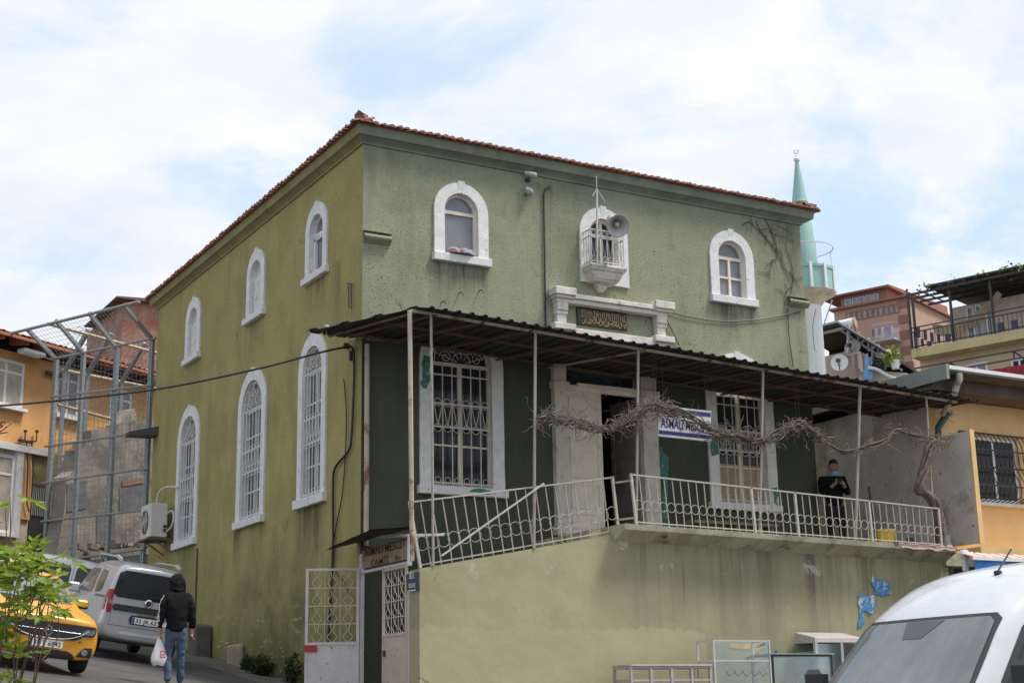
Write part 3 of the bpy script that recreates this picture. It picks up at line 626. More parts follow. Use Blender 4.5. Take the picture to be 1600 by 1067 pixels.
# ---------------------------------------------------------------- corrugated awning
zc=lambda x,y: 8.44-.036*x+.045*y+ .012*math.sin(x*1.3)
can=thing('awning','dark corrugated sheet awning on thin rusty posts over the porch','awning',(6,-1.3,4.7))
def cansheet():
    b=MB(); prof_=[]; x=-.95; k=0
    while x<13.25:
        for dx,h in ((0,0),(.02,.036),(.07,.036),(.09,0)): prof_.append((x+dx,h))
        x+=.262
    prof_.append((13.25,0)); ys=[]
    vs_=[];m=7
    for (x,h) in prof_:
        xl=clamp((x+.95)/.9,0,1)  # left edge runs back on a slant
        yf=-2.66+.0*x; y0=.015 if x>-.02 else .42
        if x<-.05: yf=-2.66+(1-xl)*3.0
        for q in range(m):
            y=yf+(y0-yf)*q/(m-1); vs_.append(V((x,y,zc(x,y)+h+.006*noise.noise((x*1.5,y*1.5,3))+(.02*noise.noise((int(x/.8)*3.1,0,9)) if q==0 else 0))))
    n=len(prof_)
    b.add(vs_,[(i*m+q,(i+1)*m+q,(i+1)*m+q+1,i*m+q+1) for i in range(n-1) for q in range(m-1)])
    k=len(b.v); th=V((0,0,-.006))
    b.add([v+th for v in vs_],[(i*m+q,i*m+q+1,(i+1)*m+q+1,(i+1)*m+q) for i in range(n-1) for q in range(m-1)])
    for i in range(n-1): b.f.append((i*m,(i+1)*m,k+(i+1)*m,k+i*m))
    return b
cansheet().build('corrugated_sheet',m_sheet,can)
zb=lambda x,y: zc(x,y)-.035
b=MB(); b.bar((-.15,PYF,zb(-.15,PYF)),(12.9,PYF,zb(12.9,PYF)),.04,.05); b.build('front_beam',m_rust,can)
for y in (-1.25,-.1): b=MB(); b.bar((-.4 if y>-1 else -.1,y,zb(-.4,y)),(12.9,y,zb(12.9,y)),.04,.045); b.build('purlin',m_rustd,can)
for x in (-.05,.9,1.9,3.2,4.4,5.9,7.3,8.7,10.0,11.2,12.3):
    b=MB(); b.bar((x+.35,PYF-.1,zb(x,PYF)-.045),(x-.35 if x>.5 else x-.25,-.05,zb(x,-.05)-.045),.03,.035); b.build('rafter',m_rustd if x!=4.4 else m_rust,can)
b=MB(); b.bar((-.55,.25,zb(-.5,.2)-.02),(-.05,PYF,zb(0,PYF)-.02),.035); b.build('edge_angle',m_rustd,can)
def post(x,z0,rr,mm,y=PYF,lean=0.,top=None):
    z1=top or zb(x,y); b=MB(); b.tube([(x+lean,y,z0),(x+lean*.5,y,(z0+z1)/2),(x,y,z1)],rr,8); b.build('post',mm,can)
m_pole=mat('grey cream pole',(.34,.31,.26),.55,.12,5,stain=(.27,.15,.08),sth=(.58,.68),ss=4.)
post(-.17,4.0,.042,m_rust,lean=.04); post(.24,ptop(.24),.024,m_pole,lean=.02)
for px_,pb,x,rr in ((837,850,None,.028),(997,815,None,.026),(1190,838,None,.028),(1339,845,None,.034)):
    p=PY(px_,540,PYF); q=PY(px_-3,pb,PYF); post(p.x,ptop(q.x) if q.x<4 else sz(q.x),rr,m_pole,lean=q.x-p.x)
post(12.0,sz(12),.022,m_rust,lean=-.12)
MB().tube([(.085,-.06,4.5),(.085,-.06,8.25)],.05,8).build('corner_post',m_rust,can)
# hanging wires from awning to the vine
def wire(label,pts,r=.006,mm=None,name='wire',cat='wire',group=None): return tag(MB().tube(pts,r,5).build(name,mm or m_cable),label,cat,group)
# ---------------------------------------------------------------- street door under the tin hood
hx,hy=-.02,-.06
gate=thing('street_gate','pale metal street gate, one leaf swung open against the olive wall','gate',(0,-1,gz(0,-1)))
m_gatew=mat('dirty white gate paint',(.60,.55,.54),.6,.1,5,stain=(.25,.16,.11),sth=(.62,.70),ss=7.)
m_gatec=mat('dirty beige gate paint',(.52,.43,.34),.6,.12,4,stain=(.25,.16,.10),sth=(.6,.70),ss=5.)
def gleaf(o,u,w,z0,zp,z1,mm,nm,lab):
    o=V(o);u=V(u).normalized(); n=V((u.y,-u.x,0)); P=lambda a,z,d=0:o+u*a+n*d+V((0,0,z))
    b=MB()
    for a in (.02,w-.02): b.bar(P(a,z0),P(a,z1),.05,.04,up=n)
    for z in (z1-.02,zp,z0+.02): b.bar(P(0.04,z),P(w-.04,z),.04,.04,up=n)
    lf_=tag(b.build(nm,mm,gate),lab)
    q=MB(); q.obox(P(w/2,(z0+zp)/2,0),u*(w/2-.04),n*.008,V((0,0,(zp-z0)/2-.02))); q.build('panel',mm,lf_)
    q=MB(); rows,cols=4,3
    for i in range(rows):
        for j in range(cols):
            a0=.06+(w-.12)*(j+.5)/cols; h=(z1-zp-.06)/rows; zz_=zp+.03+h*i; e=(w-.12)/cols/2*.92
            for sg in (-1,1): q.tube([P(a0+sg*e*(.12+.55*max(0,math.sin(PI*min(1,k/7)))**1.4+.25*(k>8)*(k-8)/4),zz_+h*k/12) for k in range(13)],.0065,4)
        q.bar(P(.04,zz_),P(w-.04,zz_),.014,.014,up=n)
    for j in range(1,cols): q.bar(P(.06+(w-.12)*j/cols,zp),P(.06+(w-.12)*j/cols,z1),.01)
    q.build('lattice',m_iron,lf_); return lf_,P
g0=gz(0,0)
l1,P1=gleaf((-.03,-.03,0),(-.866,.47,0),.95,g0+.12,2.77,4.10,m_gatew,'gate_leaf','open white gate leaf')
q=MB(); q.obox(P1(.86,2.70,-.03),V((-.866,.47,0))*.12,V((.47,.866,0))*.02,V((0,0,.055))); q.build('latch',plain('red latch plate',(.40,.03,.03),.5),l1)
l2,P2=gleaf((-.02,-1.03,0),(0,-1,0),.94,g0-.05,2.84,3.98,m_gatec,'gate_leaf','closed beige gate leaf')
q=MB(); q.obox(P2(.12,2.55,.04),(0,.015,0),(.02,0,0),(0,0,.05)); q.build('handle',m_irond,l2)
b=MB(); b.bar((0.02,-.03,1.6),(.02,-.03,4.35),.07); b.bar((.02,-1.99,1.6),(.02,-1.99,3.86),.06); b.bar((.02,0,4.02),(.02,-2.02,4.02),.05,.05); b.build('frame',m_gatew,gate)
hood=thing('tin_hood','small dark tin hood with white gutter above the street gate','hood',(-.3,-1,4.5))
b=MB(); b.grid(lambda u,v:V((.10-.85*v+.12*(1-u)*v,.15-2.25*u,4.62-.20*v*(1-.55*u)+.012*noise.noise((u*6,v*4,1)))),10,5); b.grid(lambda u,v:V((.10-.85*v+.12*(1-u)*v,.15-2.25*u,4.60-.20*v*(1-.55*u)+.012*noise.noise((u*6,v*4,1)))),10,5); b.build('tin_sheet',m_sheet,hood)
b=MB(); b.bar(PX(580,839,-.05),PX(640,836,-.05),.05,.05); b.bar(PX(640,836,-.05),V((.45,-2.44,PX(640,836,-.05).z)),.04,.04); b.build('gutter',m_pvc,hood)
b=MB(); p=PX(640,836,-.05); b.bar(p,(p.x,p.y,3.95),.06); b.build('downpipe',m_pvc,hood)
sb=thing('gate_sign','weathered tan board lettered in brown above the street gate','sign',(-.06,-1,4.0))
b=MB(); A_,B_,C_,D_=PX(566,888,-.06),PX(638,872,-.06),PX(638,843,-.06),PX(566,861,-.06)
b.hexa([A_,B_,B_+V((.03,0,0)),A_+V((.03,0,0)),D_,C_,C_+V((.03,0,0)),D_+V((.03,0,0))]); b.build('board',mat('tan board',(.36,.25,.15),.75,.2,4,stain=(.16,.09,.05),sth=(.5,.7),ss=5),sb)
b=MB(); u_=(C_-D_).normalized(); m_=(A_+B_+C_+D_)/4
textmb(b,'ASMALI MESCİT',.20,m_+V((0,0,.045)),u_,(0,0,1),.006,width=1.7); textmb(b,'CAMİİ',.17,m_+V((0,0,-.155))-u_*.2,u_,(0,0,1),.006,width=.75); textmb(b,'Yap. yıl',.09,m_+V((0,0,-.13))+u_*.55,u_,(0,0,1),.006)
b.build('lettering',plain('brown letters',(.07,.04,.025),.7),sb)
ss_=thing('street_sign','navy street name plate on the corner end of the terrace wall','sign',(-.03,-2.2,3.4))
b=MB(); A_,B_,C_,D_=PX(636,922,-.035),PX(654.5,921,-.035),PX(653,893,-.035),PX(634.5,897,-.035)
k_=V((.02,0,0)); b.hexa([A_,B_,B_+k_,A_+k_,D_,C_,C_+k_,D_+k_]); b.build('plate',plain('navy enamel',(.012,.018,.05),.35),ss_)
b=MB(); m_=(A_+B_+C_+D_)/4; u_=((C_-D_)+(B_-A_)).normalized(); wd=(B_-A_).length
textmb(b,'821.',.16,m_+V((0,0,.05)),u_,(0,0,1),.006,width=wd*.45); textmb(b,'SOKAK',.11,m_+V((0,0,-.10)),u_,(0,0,1),.006,width=wd*.6)
b.hexa([m_+u_*a+V((-.006+d,0,z)) for z in (-.155,-.135) for a,d in ((-wd*.3,0),(wd*.3,0),(wd*.3,.004),(-wd*.3,.004))])
b.build('lettering',plain('white enamel',(.75,.75,.75),.4),ss_)
# ---------------------------------------------------------------- hanging sign board on the porch
YS=-2.25
A_,B_,C_,D_=PY(1028,681,YS),PY(1111,690,YS),PY(1111,642,YS),PY(1029,633,YS)
hs=thing('name_board','white name board with navy bands hanging behind the bare vine','sign',(A_+B_)/2)
k_=V((0,.04,0)); b=MB(); b.hexa([A_,B_,B_+k_,A_+k_,D_,C_,C_+k_,D_+k_]); b.build('panel',plain('board white',(.72,.72,.74),.4),hs)
m_=(A_+B_+C_+D_)/4; u_=((C_-D_)+(B_-A_)).normalized(); v_=((D_-A_)+(C_-B_)).normalized(); W_=(B_-A_).length; H_=(D_-A_).length
b=MB()
for s in (-.38,.38): b.obox(m_+v_*H_*s+V((0,-.004,0)),u_*W_*.485,V((0,.004,0)),v_*H_*.075)
textmb(b,'ASMALI MESCİT',.25,m_-v_*H_*.20,u_,v_,.006,width=W_*.9); b.build('lettering',plain('navy paint',(.03,.04,.16),.5),hs)
b=MB()
for s in (-.47,.47): b.obox(m_+v_*H_*s+V((0,-.004,0)),u_*W_*.5,V((0,.008,0)),v_*H_*.03)
b.build('rim',m_pvc,hs)
for s in (-.4,.4): MB().tube([m_+v_*H_*.5+u_*W_*s,m_+v_*H_*.5+u_*W_*s+V((0,0,zb(m_.x,YS)-m_.z-H_*.5))],.006,4).build('hanger',m_cable,hs)
# ---------------------------------------------------------------- bare vine
m_vine=mat('dry vine bark',(.14,.108,.085),.9,.35,12,bump=.5,bs=40,stain=(.10,.07,.06),sth=(.5,.65),ss=14)
m_twig=mat('dry twig',(.20,.155,.13),.85,.5,9)
vine=thing('grape_vine','leafless grape vine climbing the last post and trailing along the porch','vine',(12.0,-2.55,4.7))
rv=random.Random(3)
tr=[PY(*p,-2.62) for p in ((1471,862),(1468,820),(1462,790),(1448,772),(1438,768),(1440,750),(1446,728),(1452,700),(1460,688))]
b=MB(); tc_=crv(tr,6); n=len(tc_)
for s in range(4):
    ph=s*PI/2; b.tube([p+V(((.075+.03*noise.noise((i*.3,s,0)))*math.cos(ph+i*.16),.06*math.sin(ph+i*.16),0)) for i,p in enumerate(tc_)],[(.062-.02*i/n)*(1+.25*noise.noise((i*.5,s*3,7))) for i in range(n)],6)
b.build('trunk',m_vine,vine,smooth=True)
main=[PY(*p,-2.48) for p in ((1460,688),(1430,678),(1400,672),(1382,690),(1345,702),(1318,706),(1285,690),(1262,668),(1240,664),(1210,682),(1180,690),(1140,680),(1110,670),(1075,652),(1040,640),(1015,636),(985,652),(950,668),(915,664),(880,655),(845,656))]
mc=crv(main,8); n=len(mc)
dens=lambda i: (.35 if i<n*.30 else 1.0)
b=MB()
for s in range(16):
    o=[V((rv.uniform(-.1,.1),rv.uniform(-.1,.1),rv.uniform(-.09,.09))) for _ in range(n//6+2)]; oc=crv(o,6)
    a,z=(0,n) if s<3 else sorted((rv.randint(int(n*.15),n-1),rv.randint(int(n*.15),n-1)))
    if z-a<8: a,z=int(n*.3),n
    b.tube([mc[i]+oc[i]*(.5 if i<n*.3 else 1.) for i in range(a,z)],[(.016 if s<3 else .010)*(1-.4*i/n)+.003 for i in range(a,z)],5)
b.build('arm',m_vine,vine,smooth=True)
b=MB()
hot=[(1250,.9),(1230,.8),(1030,1.4),(1000,1.2),(1050,1.),(950,.9),(880,1.1),(850,.6),(1150,.6),(1120,.8),(1462,.9)]
for k in range(640):
    i=rv.randint(0,n-1)
    if rv.random()>dens(i): continue
    p=mc[i]+V((rv.gauss(0,.06),rv.gauss(0,.08),rv.gauss(0,.065)))
    tg=(mc[min(i+2,n-1)]-mc[max(i-2,0)]).normalized()*rv.choice((-1,1)); d=(tg*rv.uniform(.3,1.6)+V((rv.gauss(0,.5),rv.gauss(0,.5),rv.gauss(0,.5)))).normalized(); L=rv.uniform(.12,.42)
    q=[p]
    for _ in range(5):
        d=(d+V((rv.gauss(0,.5),rv.gauss(0,.45),rv.gauss(0,.5)-.05))).normalized(); q.append(q[-1]+d*L/5)
    b.tube(crv(q,2),[.0075-.0004*k for k in range(11)],4,False)
for c_,nn,sp_ in ((PY(1025,636,-2.5),80,.22),(PY(1240,670,-2.5),45,.2),(PY(875,656,-2.5),70,.27),(PY(1462,690,-2.6),50,.2),(PY(990,655,-2.5),50,.22),(PY(1120,676,-2.5),30,.25)):
    for _ in range(nn):
        p=c_+V((rv.gauss(0,sp_),rv.gauss(0,.1),rv.gauss(0,.09))); d=V((rv.gauss(0,1.3),rv.gauss(0,.6),rv.gauss(0,.6))).normalized(); q=[p]; L=rv.uniform(.18,.45)
        for _ in range(6):
            d=(d+V((rv.gauss(0,.5),rv.gauss(0,.4),rv.gauss(0,.5)-.06))).normalized(); q.append(q[-1]+d*L/6)
        b.tube(q,[.008,.008,.007,.006,.005,.004,.003],4,False)
b.build('twigs',m_twig,vine)
for px_,py0 in ((1022,632),(1245,662),(1398,672)):
    for dx in (0,5):
        p=PY(px_+dx,py0,-2.4); MB().tube([p,p+V((.0,0,zb(p.x,-2.4)-p.z))],.005,4).build('tie_wire',m_cable,vine)
# ---------------------------------------------------------------- small things on the facades
m_horn=mat('grey horn paint',(.52,.50,.49),.45,.08,6)
sp=thing('loudspeaker','grey horn loudspeaker clamped to the little balcony','loudspeaker',PY(968,353,-.75))
ax=(EYE-V((5.95,-.75,11.45))).normalized()+V((.35,.1,-.15)); ax.normalize(); c_=PY(966,353,-.70)
b=MB(); b.lathe([(.055,-.42),(.06,-.30),(.085,-.2),(.14,-.09),(.21,-.015),(.245,0.),(.25,.012),(.238,.012),(.20,-.02),(.13,-.10),(.08,-.2),(.0,-.22)],c_,28,ax); b.build('horn',m_horn,sp,smooth=True)
b=MB(); b.lathe([(.0,-.42),(.08,-.42),(.085,-.52),(.08,-.60),(0,-.61)],c_,16,ax); b.build('driver',m_horn,sp)
b=MB(); b.lathe([(.05,-.22),(.05,-.06),(.035,-.035),(0,-.03)],c_,14,ax); b.build('inner_cone',m_horn,sp,smooth=True)
b=MB(); b.bar(c_-ax*.3,V((c_.x-.02,-.37,11.1)),.03); b.build('bracket',m_iron,sp)
an=thing('antenna_mast','thin white mast with forked aerial standing on the balcony','mast',(5.36,-.45,10.47))
b=MB(); p0=PY(934,424,-.40); p1=PY(932.5,298,-.40); b.tube([(p0.x,-.40,10.43),p1],.022,8); b.build('pole',m_ironw,an)
b=MB(); b.tube([p1,p1+V((0,0,.32))],.009,5); b.tube([p1+V((-.11,0,-.14)),p1+V((0,0,.04)),p1+V((.2,0,-.22))],.011,5); b.build('aerial',m_ironw,an)
def camera_at(px_,py_,lab,dome):
    p=PY(px_,py_); t=thing('security_camera',lab,'camera',p)
    if dome:
        b=MB(); b.box(p.x-.05,p.x+.05,-.06,0,p.z-.02,p.z+.10); b.build('bracket',m_grey,t); b=MB(); b.lathe([(0,-.1),(.05,-.09),(.075,-.04),(.08,0),(.08,.02),(0,.03)],(p.x,-.11,p.z-.01),14); b.build('dome',plain('dome grey',(.33,.33,.34),.25),t,smooth=True)
    else:
        b=MB(); b.box(p.x-.04,p.x+.04,-.1,0,p.z-.08,p.z-.01); b.build('bracket',m_irond,t); b=MB(); b.lathe([(0,-.13),(.045,-.13),(.05,.12),(.035,.14),(0,.14)],(p.x,-.16,p.z+.04),12,(.5,-.75,-.35)); b.build('housing',m_grey,t)
camera_at(823,279,'small bullet camera high on the front wall under the cornice',False)
camera_at(823,301,'small dome camera below the bullet camera on the front wall',True)
wire('thin conduit running down the front wall left of the balcony',[(p.x,-.03,p.z) for p in (PY(858,293),PY(851,296),PY(848.5,305),PY(850,420),PY(851,470),PY(852,520))],.018,m_cable,'conduit','conduit')
wire('thin slack wire drooping from the lintel across the right front wall',crv([(p.x,-.03,p.z) for p in (PY(1034,480),PY(1060,492),PY(1120,502),PY(1180,500),PY(1250,487))],6),.011,m_cable)
wire('thin cable slanting from the lintel down to the awning',[(p.x,-.035,p.z) for p in (PY(1034,488),PY(1060,540))],.010,m_cable)
wire('crooked vertical wire near the right corner of the front wall',[(p.x,-.03,p.z) for p in (PY(1229,482),PY(1231,520),PY(1238,575))],.010,m_cable)
b=MB()
for s in (PY(690,472),PY(717,458),PY(748,455)): b.tube([(s.x,0,s.z),(s.x,-.12,s.z),(s.x+.02,-.14,s.z-.07)],.012,5)
tag(b.build('wall_hooks',m_irond),'three rusty wall hooks under the left upper front window','hooks')
# overhead cable + drop
m0=PX(548,541,-.06)
wire('thick black overhead cable crossing in front of the side wall',crv([PD(-90,640,30),PD(60,629,29),PX(245,606,-.7) if False else PD(245,608,28.4),PD(400,577,27.6),PD(500,551,26.9),m0],8),.022,m_cable,'overhead_cable','cable')
wire('thick black cable dropping down the side wall beside the corner',crv([m0]+[(-.05,p.y,p.z) for p in (PX(556,550),PX(557,590),PX(553,680),PX(548,705),PX(528,730),PX(524,760),PX(524,860),PX(519,960),PX(516,1020))],6),.024,m_cable,'drop_cable','cable')
wire('thin black cable hanging loosely beside the thick drop cable',crv([(-.04,p.y,p.z) for p in (PX(540,592),PX(544,640),PX(543,700),PX(538,770),PX(527,830),PX(522,880),PX(540,910),PX(548,930))],6),.012,m_cable,'drop_cable','cable')
b=MB(); p=PX(545,541); b.obox((-.06,p.y,p.z),(.05,0,0),(0,.04,0),(0,0,.05)); tag(b.build('cable_clamp',m_irond),'dark clamp holding the cable under the awning tip','clamp')
b=MB(); p=PX(551,556); b.obox((-.04,p.y,p.z),(.03,0,0),(0,.03,0),(0,0,.09)); tag(b.build('junction_box',m_irond),'small dark junction box on the side wall just below the cable clamp','junction box')
b=MB(); p=PX(512,512); b.lathe([(.015,-.1),(.015,0),(.05,.01),(.05,.04),(.025,.05),(.045,.07),(.045,.1),(0,.12)],(-.62,.22,8.50),10); tag(b.build('insulator',m_ironw),'white porcelain insulator on the tip of the awning','insulator')
b=MB()
for (a,z0),(c2,z1) in (((545,443),(554,444)),((548,445),(549,482)),((552,445),(553,484))): 
    p,q=PX(a,z0),PX(c2,z1); b.tube([(-.05,p.y,p.z),(-.05,q.y,q.z)],.012,5)
tag(b.build('wall_bracket',m_irond),'old iron bracket on the side wall near the corner','bracket')
# air conditioner
ac=thing('air_conditioner','cream outdoor air conditioner unit bracketed to the side wall','air conditioner',(-.35,11.75,5.8))
m_ac=mat('cream metal',(.60,.56,.50),.5,.08,4)
b=MB(); b.box(-.60,-.17,11.34,12.2,5.86,6.70); b.build('casing',m_ac,ac,bevel=.02)
b=MB(); b.lathe([(.30,0),(.30,.02),(.0,.021)],(-.60,11.82,6.27),24,(-1,0,0)); b.build('fan_recess',m_black,ac)
b=MB()
for r_ in (.07,.14,.21,.28): b.ring((-.625,11.82,6.27),(1,0,0),r_,.008,22,4)
for k in range(6): b.bar((-.628,11.82,6.27),(-.628,11.82+.29*math.cos(k*PI/3),6.27+.29*math.sin(k*PI/3)),.012)
b.build('fan_guard',m_ac,ac)
b=MB(); 
for y in (11.4,12.1): b.bar((0,y,5.83),(-.66,y,5.83),.04,.04); b.bar((-.02,y,5.5),(-.5,y,5.82),.03)
b.box(-.66,-.1,11.32,12.22,5.80,5.83); b.build('bracket',m_rustd,ac)
b=MB(); b.tube(crv([(-.2,11.3,6.0),(-.12,11.22,6.1),(-.08,11.15,6.3),(-.1,11.2,6.5),(-.2,11.3,6.45)],5),.02,6); b.tube(crv([(-.3,11.9,6.7),(-.3,11.8,7.0),(-.22,11.4,7.12),(-.08,10.9,7.05)],6),.022,6); b.build('hoses',m_ac,ac)
b=MB()
for z in (6.0,6.1): b.box(-.28,-.2,11.29,11.34,z,z+.06)
b.build('valves',m_irond,ac)
wire('thin dark downpipe on the side wall behind the walking man',[(-.03,9.35,5.4),(-.03,9.35,gz(0,9.4))],.018,m_irond,'downpipe','pipe')
b=MB(); b.obox((-.22,8.35,gz(0,8.3)+.35),(.2,0,0),(0,.28,.03),(0,.02,.42)); tag(b.build('concrete_stub',m_pave,bevel=.05),'grey concrete stub against the foot of the side wall','block')
b=MB(); b.obox((-.09,6.3,gz(0,6.3)+.22),(.07,0,0),(0,.38,.0),(0,.04,.26)); tag(b.build('stone_slab',mat('tan stone',(.36,.28,.21),.85,.2,4,bump=.3),bevel=.04),'tan broken stone leaning on the foot of the side wall','stone')
# porch clutter
bn=thing('bench','low plank bench under the right porch window','bench',(7.6,-.8,sz(7.6)))
zf=sz(7.6); b=MB(); b.box(6.75,8.9,-1.05,-.7,zf+.40,zf+.46); b.build('seat',mat('grey brown plank',(.22,.15,.11),.8,.25,6),bn)
for x in (6.95,7.8,8.7): b=MB(); b.box(x,x+.08,-1.02,-.73,zf,zf+.40); b.build('leg',m_rustd,bn)
p=PY(1385,850,-2.05); bk=thing('bucket','yellow plastic bucket on the porch floor near the vine','bucket',(p.x,-2.05,sz(p.x)))
m_yel=plain('yellow plastic',(.60,.42,.03),.4)
b=MB(); b.lathe([(.15,0),(.19,.34),(.205,.34),(.205,.37),(.185,.37),(.145,.03),(0,.03)],(p.x,-2.05,sz(p.x)),20); b.build('body',m_yel,bk)
b=MB(); b.ring((p.x,-2.05,sz(p.x)+.33),(.2,1,.5),.2,.008,12,4,0,PI); b.build('handle',m_irond,bk)
p=PY(1372,850,-1.8); b=MB(); b.tube([(p.x,-1.8,sz(p.x)),(p.x+.15,-1.5,sz(p.x)+1.35)],.03,6); tag(b.build('pole_stick',m_irond),'dark stick propped upright behind the yellow bucket','stick')
b=MB(); b.grid(lambda u,v:V((10.55+1.5*u+.05*noise.noise((u*3,v,0)),-2.805+.7*v,sz(11)-.012+.06*noise.noise((u*7,v*5,3))+.05-(.13 if v==0 else 0)+.02*v)),18,6); tag(b.build('rug',mat('faded pink rug',(.36,.22,.22),.95,.25,9,bump=.4)),'faded pink rug hung over the slab edge beside the vine','rug')
for k,(px_,hgt) in enumerate(((1345,.12),(1362,.15),(1425,.3),(1440,.2))):
    p=PY(px_,850,-1.3-.2*k); b=MB(); b.lathe([(.02,0),(.12,.0),(.14,hgt*.6),(.1,hgt),(0,hgt)],(p.x,-1.3-.2*k,sz(p.x)),12)
    tag(b.build('flower_pot',mat('pot%d'%k,((.2,.2,.22),(.10,.12,.18),(.04,.04,.05),(.2,.1,.06))[k],.7)),('squat grey pot on the porch floor right of the man','small blue grey pot left of the yellow bucket','black pot on the porch between bucket and vine','brown pot on the porch beside the vine trunk')[k],'pot','pots on the porch')
# torn posters on the terrace wall
m_post=mat('torn blue poster',(.08,.24,.50),.7,.3,8,stain=(.55,.55,.55),sth=(.52,.56),ss=4.,speck=(.06,.06,.07),spth=(.62,.66),sps=9.)
for lab,pts in (('upper torn blue poster on the terrace wall beside the van',[(1363,898),(1366,904),(1388,908),(1390,925),(1380,930),(1365,928),(1362,915)]),('lower torn pale blue poster on the terrace wall beside the van',[(1338,932),(1366,930),(1370,942),(1358,958),(1350,950),(1347,975),(1342,980),(1341,945)])):
    b=MB(); pp=[PY(x,y,PYF) for x,y in pts]; L=[]
    for i,a in enumerate(pp):
        c2=pp[(i+1)%len(pp)]
        for t_ in range(5): q=a.lerp(c2,t_/5); L.append((q.x+.08*noise.noise((q.x*9,q.z*9,0)),q.z+.08*noise.noise((q.x*9,q.z*9,4))))
    b.solid([L],lambda a,z:V((a,PYF-.018-.015*abs(noise.noise((a*4,z*4,0))),z)),lambda a,z:V((a,PYF-.015,z))); tag(b.build('torn_poster',m_post),lab,'poster')
# faded graffiti on the terrace wall behind the glass cases
def gstroke(name,pts,wd,mm):
    pp=[PY(x,y,PYF) for x,y in pts]; b=MB(); cv=crv([(p.x,0,p.z) for p in pp],5); vs_=[]
    for i,p in enumerate(cv):
        d=(cv[min(i+1,len(cv)-1)]-cv[max(i-1,0)]).normalized(); nn=V((-d.z,0,d.x)); k=wd*(1+.3*noise.noise((i*.4,0,2)))
        vs_+=[V((p.x,PYF-.006,p.z))+nn*k,V((p.x,PYF-.006,p.z))-nn*k]
    b.add(vs_,[(2*i,2*i+1,2*i+3,2*i+2) for i in range(len(cv)-1)]); b.build(name,mm,terr)
m_gy=mat('faded orange spray',(.50,.33,.09),.9,.2,6); m_gb=mat('faded blue spray',(.16,.24,.33),.9,.2,6)
gstroke('graffiti',[(1140,1008),(1165,1010),(1196,1004),(1180,1016),(1165,1030),(1192,1024)],.045,m_gy)
gstroke('graffiti',[(1192,1025),(1200,1018),(1206,1024),(1212,1016),(1214,1028)],.035,m_gb)

# dried creeper on the right end of the front wall
cr_=random.Random(31); b=MB()
for px_,py_,ex,ey in ((1180,345,1243,450),(1196,342,1232,430),(1228,345,1240,470),(1215,392,1200,440),(1238,420,1225,480),(1160,350,1205,372)):
    p,q=PY(px_,py_,-.018),PY(ex,ey,-.018); pts=[p.lerp(q,k/6)+V((cr_.gauss(0,.05),0,cr_.gauss(0,.05))) for k in range(7)]
    cv=crv(pts,3); b.tube(cv,[.012-.0004*k for k in range(len(cv))],4)
    for k in range(5):
        s=cv[cr_.randint(2,len(cv)-3)]; d=V((cr_.gauss(0,.2),0,cr_.gauss(0,.2))); b.tube([s,s+d*.5+V((0,0,.03)),s+d],[.007,.006,.004],4)
tag(b.build('dried_creeper',m_vine),'dried leafless creeper stems clinging to the right end of the front wall','creeper')
# ---------------------------------------------------------------- vertical planes that stand behind the mosque
class Pl:
    def __init__(s,o,heading): # heading of the wall line in degrees, 0 = +Y, 90 = +X
        s.o=V(o); a=rad(heading); s.h=V((math.sin(a),math.cos(a),0)); s.n=V((s.h.y,-s.h.x,0))
        if s.n.dot(EYE-s.o)<0: s.n=-s.n
    def p(s,px,py,d=0.): return PN(px,py,s.o,s.n)+s.n*d
    def poly(s,mb,pxs,d0,d1):
        q=[s.p(*a) for a in pxs]; n=len(q)
        u=[((a-s.o).dot(s.h),a.z) for a in q]
        f=lambda d:(lambda a,z:V((s.o.x,s.o.y,0))+s.h*a+s.n*d+V((0,0,z)))
        return mb.solid([u],f(d0),f(d1))
    def quad(s,mb,x0,y0,x1,y1,x2,y2,x3,y3,d0,d1): return s.poly(mb,((x0,y0),(x1,y1),(x2,y2),(x3,y3)),d0,d1)
    def W(s,a,z,d=0.): return V((s.o.x,s.o.y,0))+s.h*a+s.n*d+V((0,0,z))
    def uv(s,px,py): q=s.p(px,py); return (q-s.o).dot(s.h),q.z
    def bx(s,mb,a0,a1,z0,z1,d0,d1): 
        P=s.W; return mb.hexa([P(a0,z0,d1),P(a1,z0,d1),P(a1,z0,d0),P(a0,z0,d0),P(a0,z1,d1),P(a1,z1,d1),P(a1,z1,d0),P(a0,z1,d0)])
def brick(name,c1,c2,mortar,scale,stain=None):
    t=NT(name); v=t.n('ShaderNodeTexBrick'); mp=t.n('ShaderNodeMapping'); mp.inputs['Rotation'].default_value=(rad(90),0,0); t.l(t.tc,mp.inputs[0]); t.l(mp.outputs[0],v.inputs[0])
    t.set(v,Color1=(*c1,1),Color2=(*c2,1),Mortar=(*mortar,1),Scale=scale); v.inputs['Mortar Size'].default_value=.02
    c=v.outputs[0]
    if stain: c=t.mix(t.ramp(t.noise(1.1,6,.7),.46,.6),c,stain)
    return t.finish(c,.9,0,t.noise(20),.3)
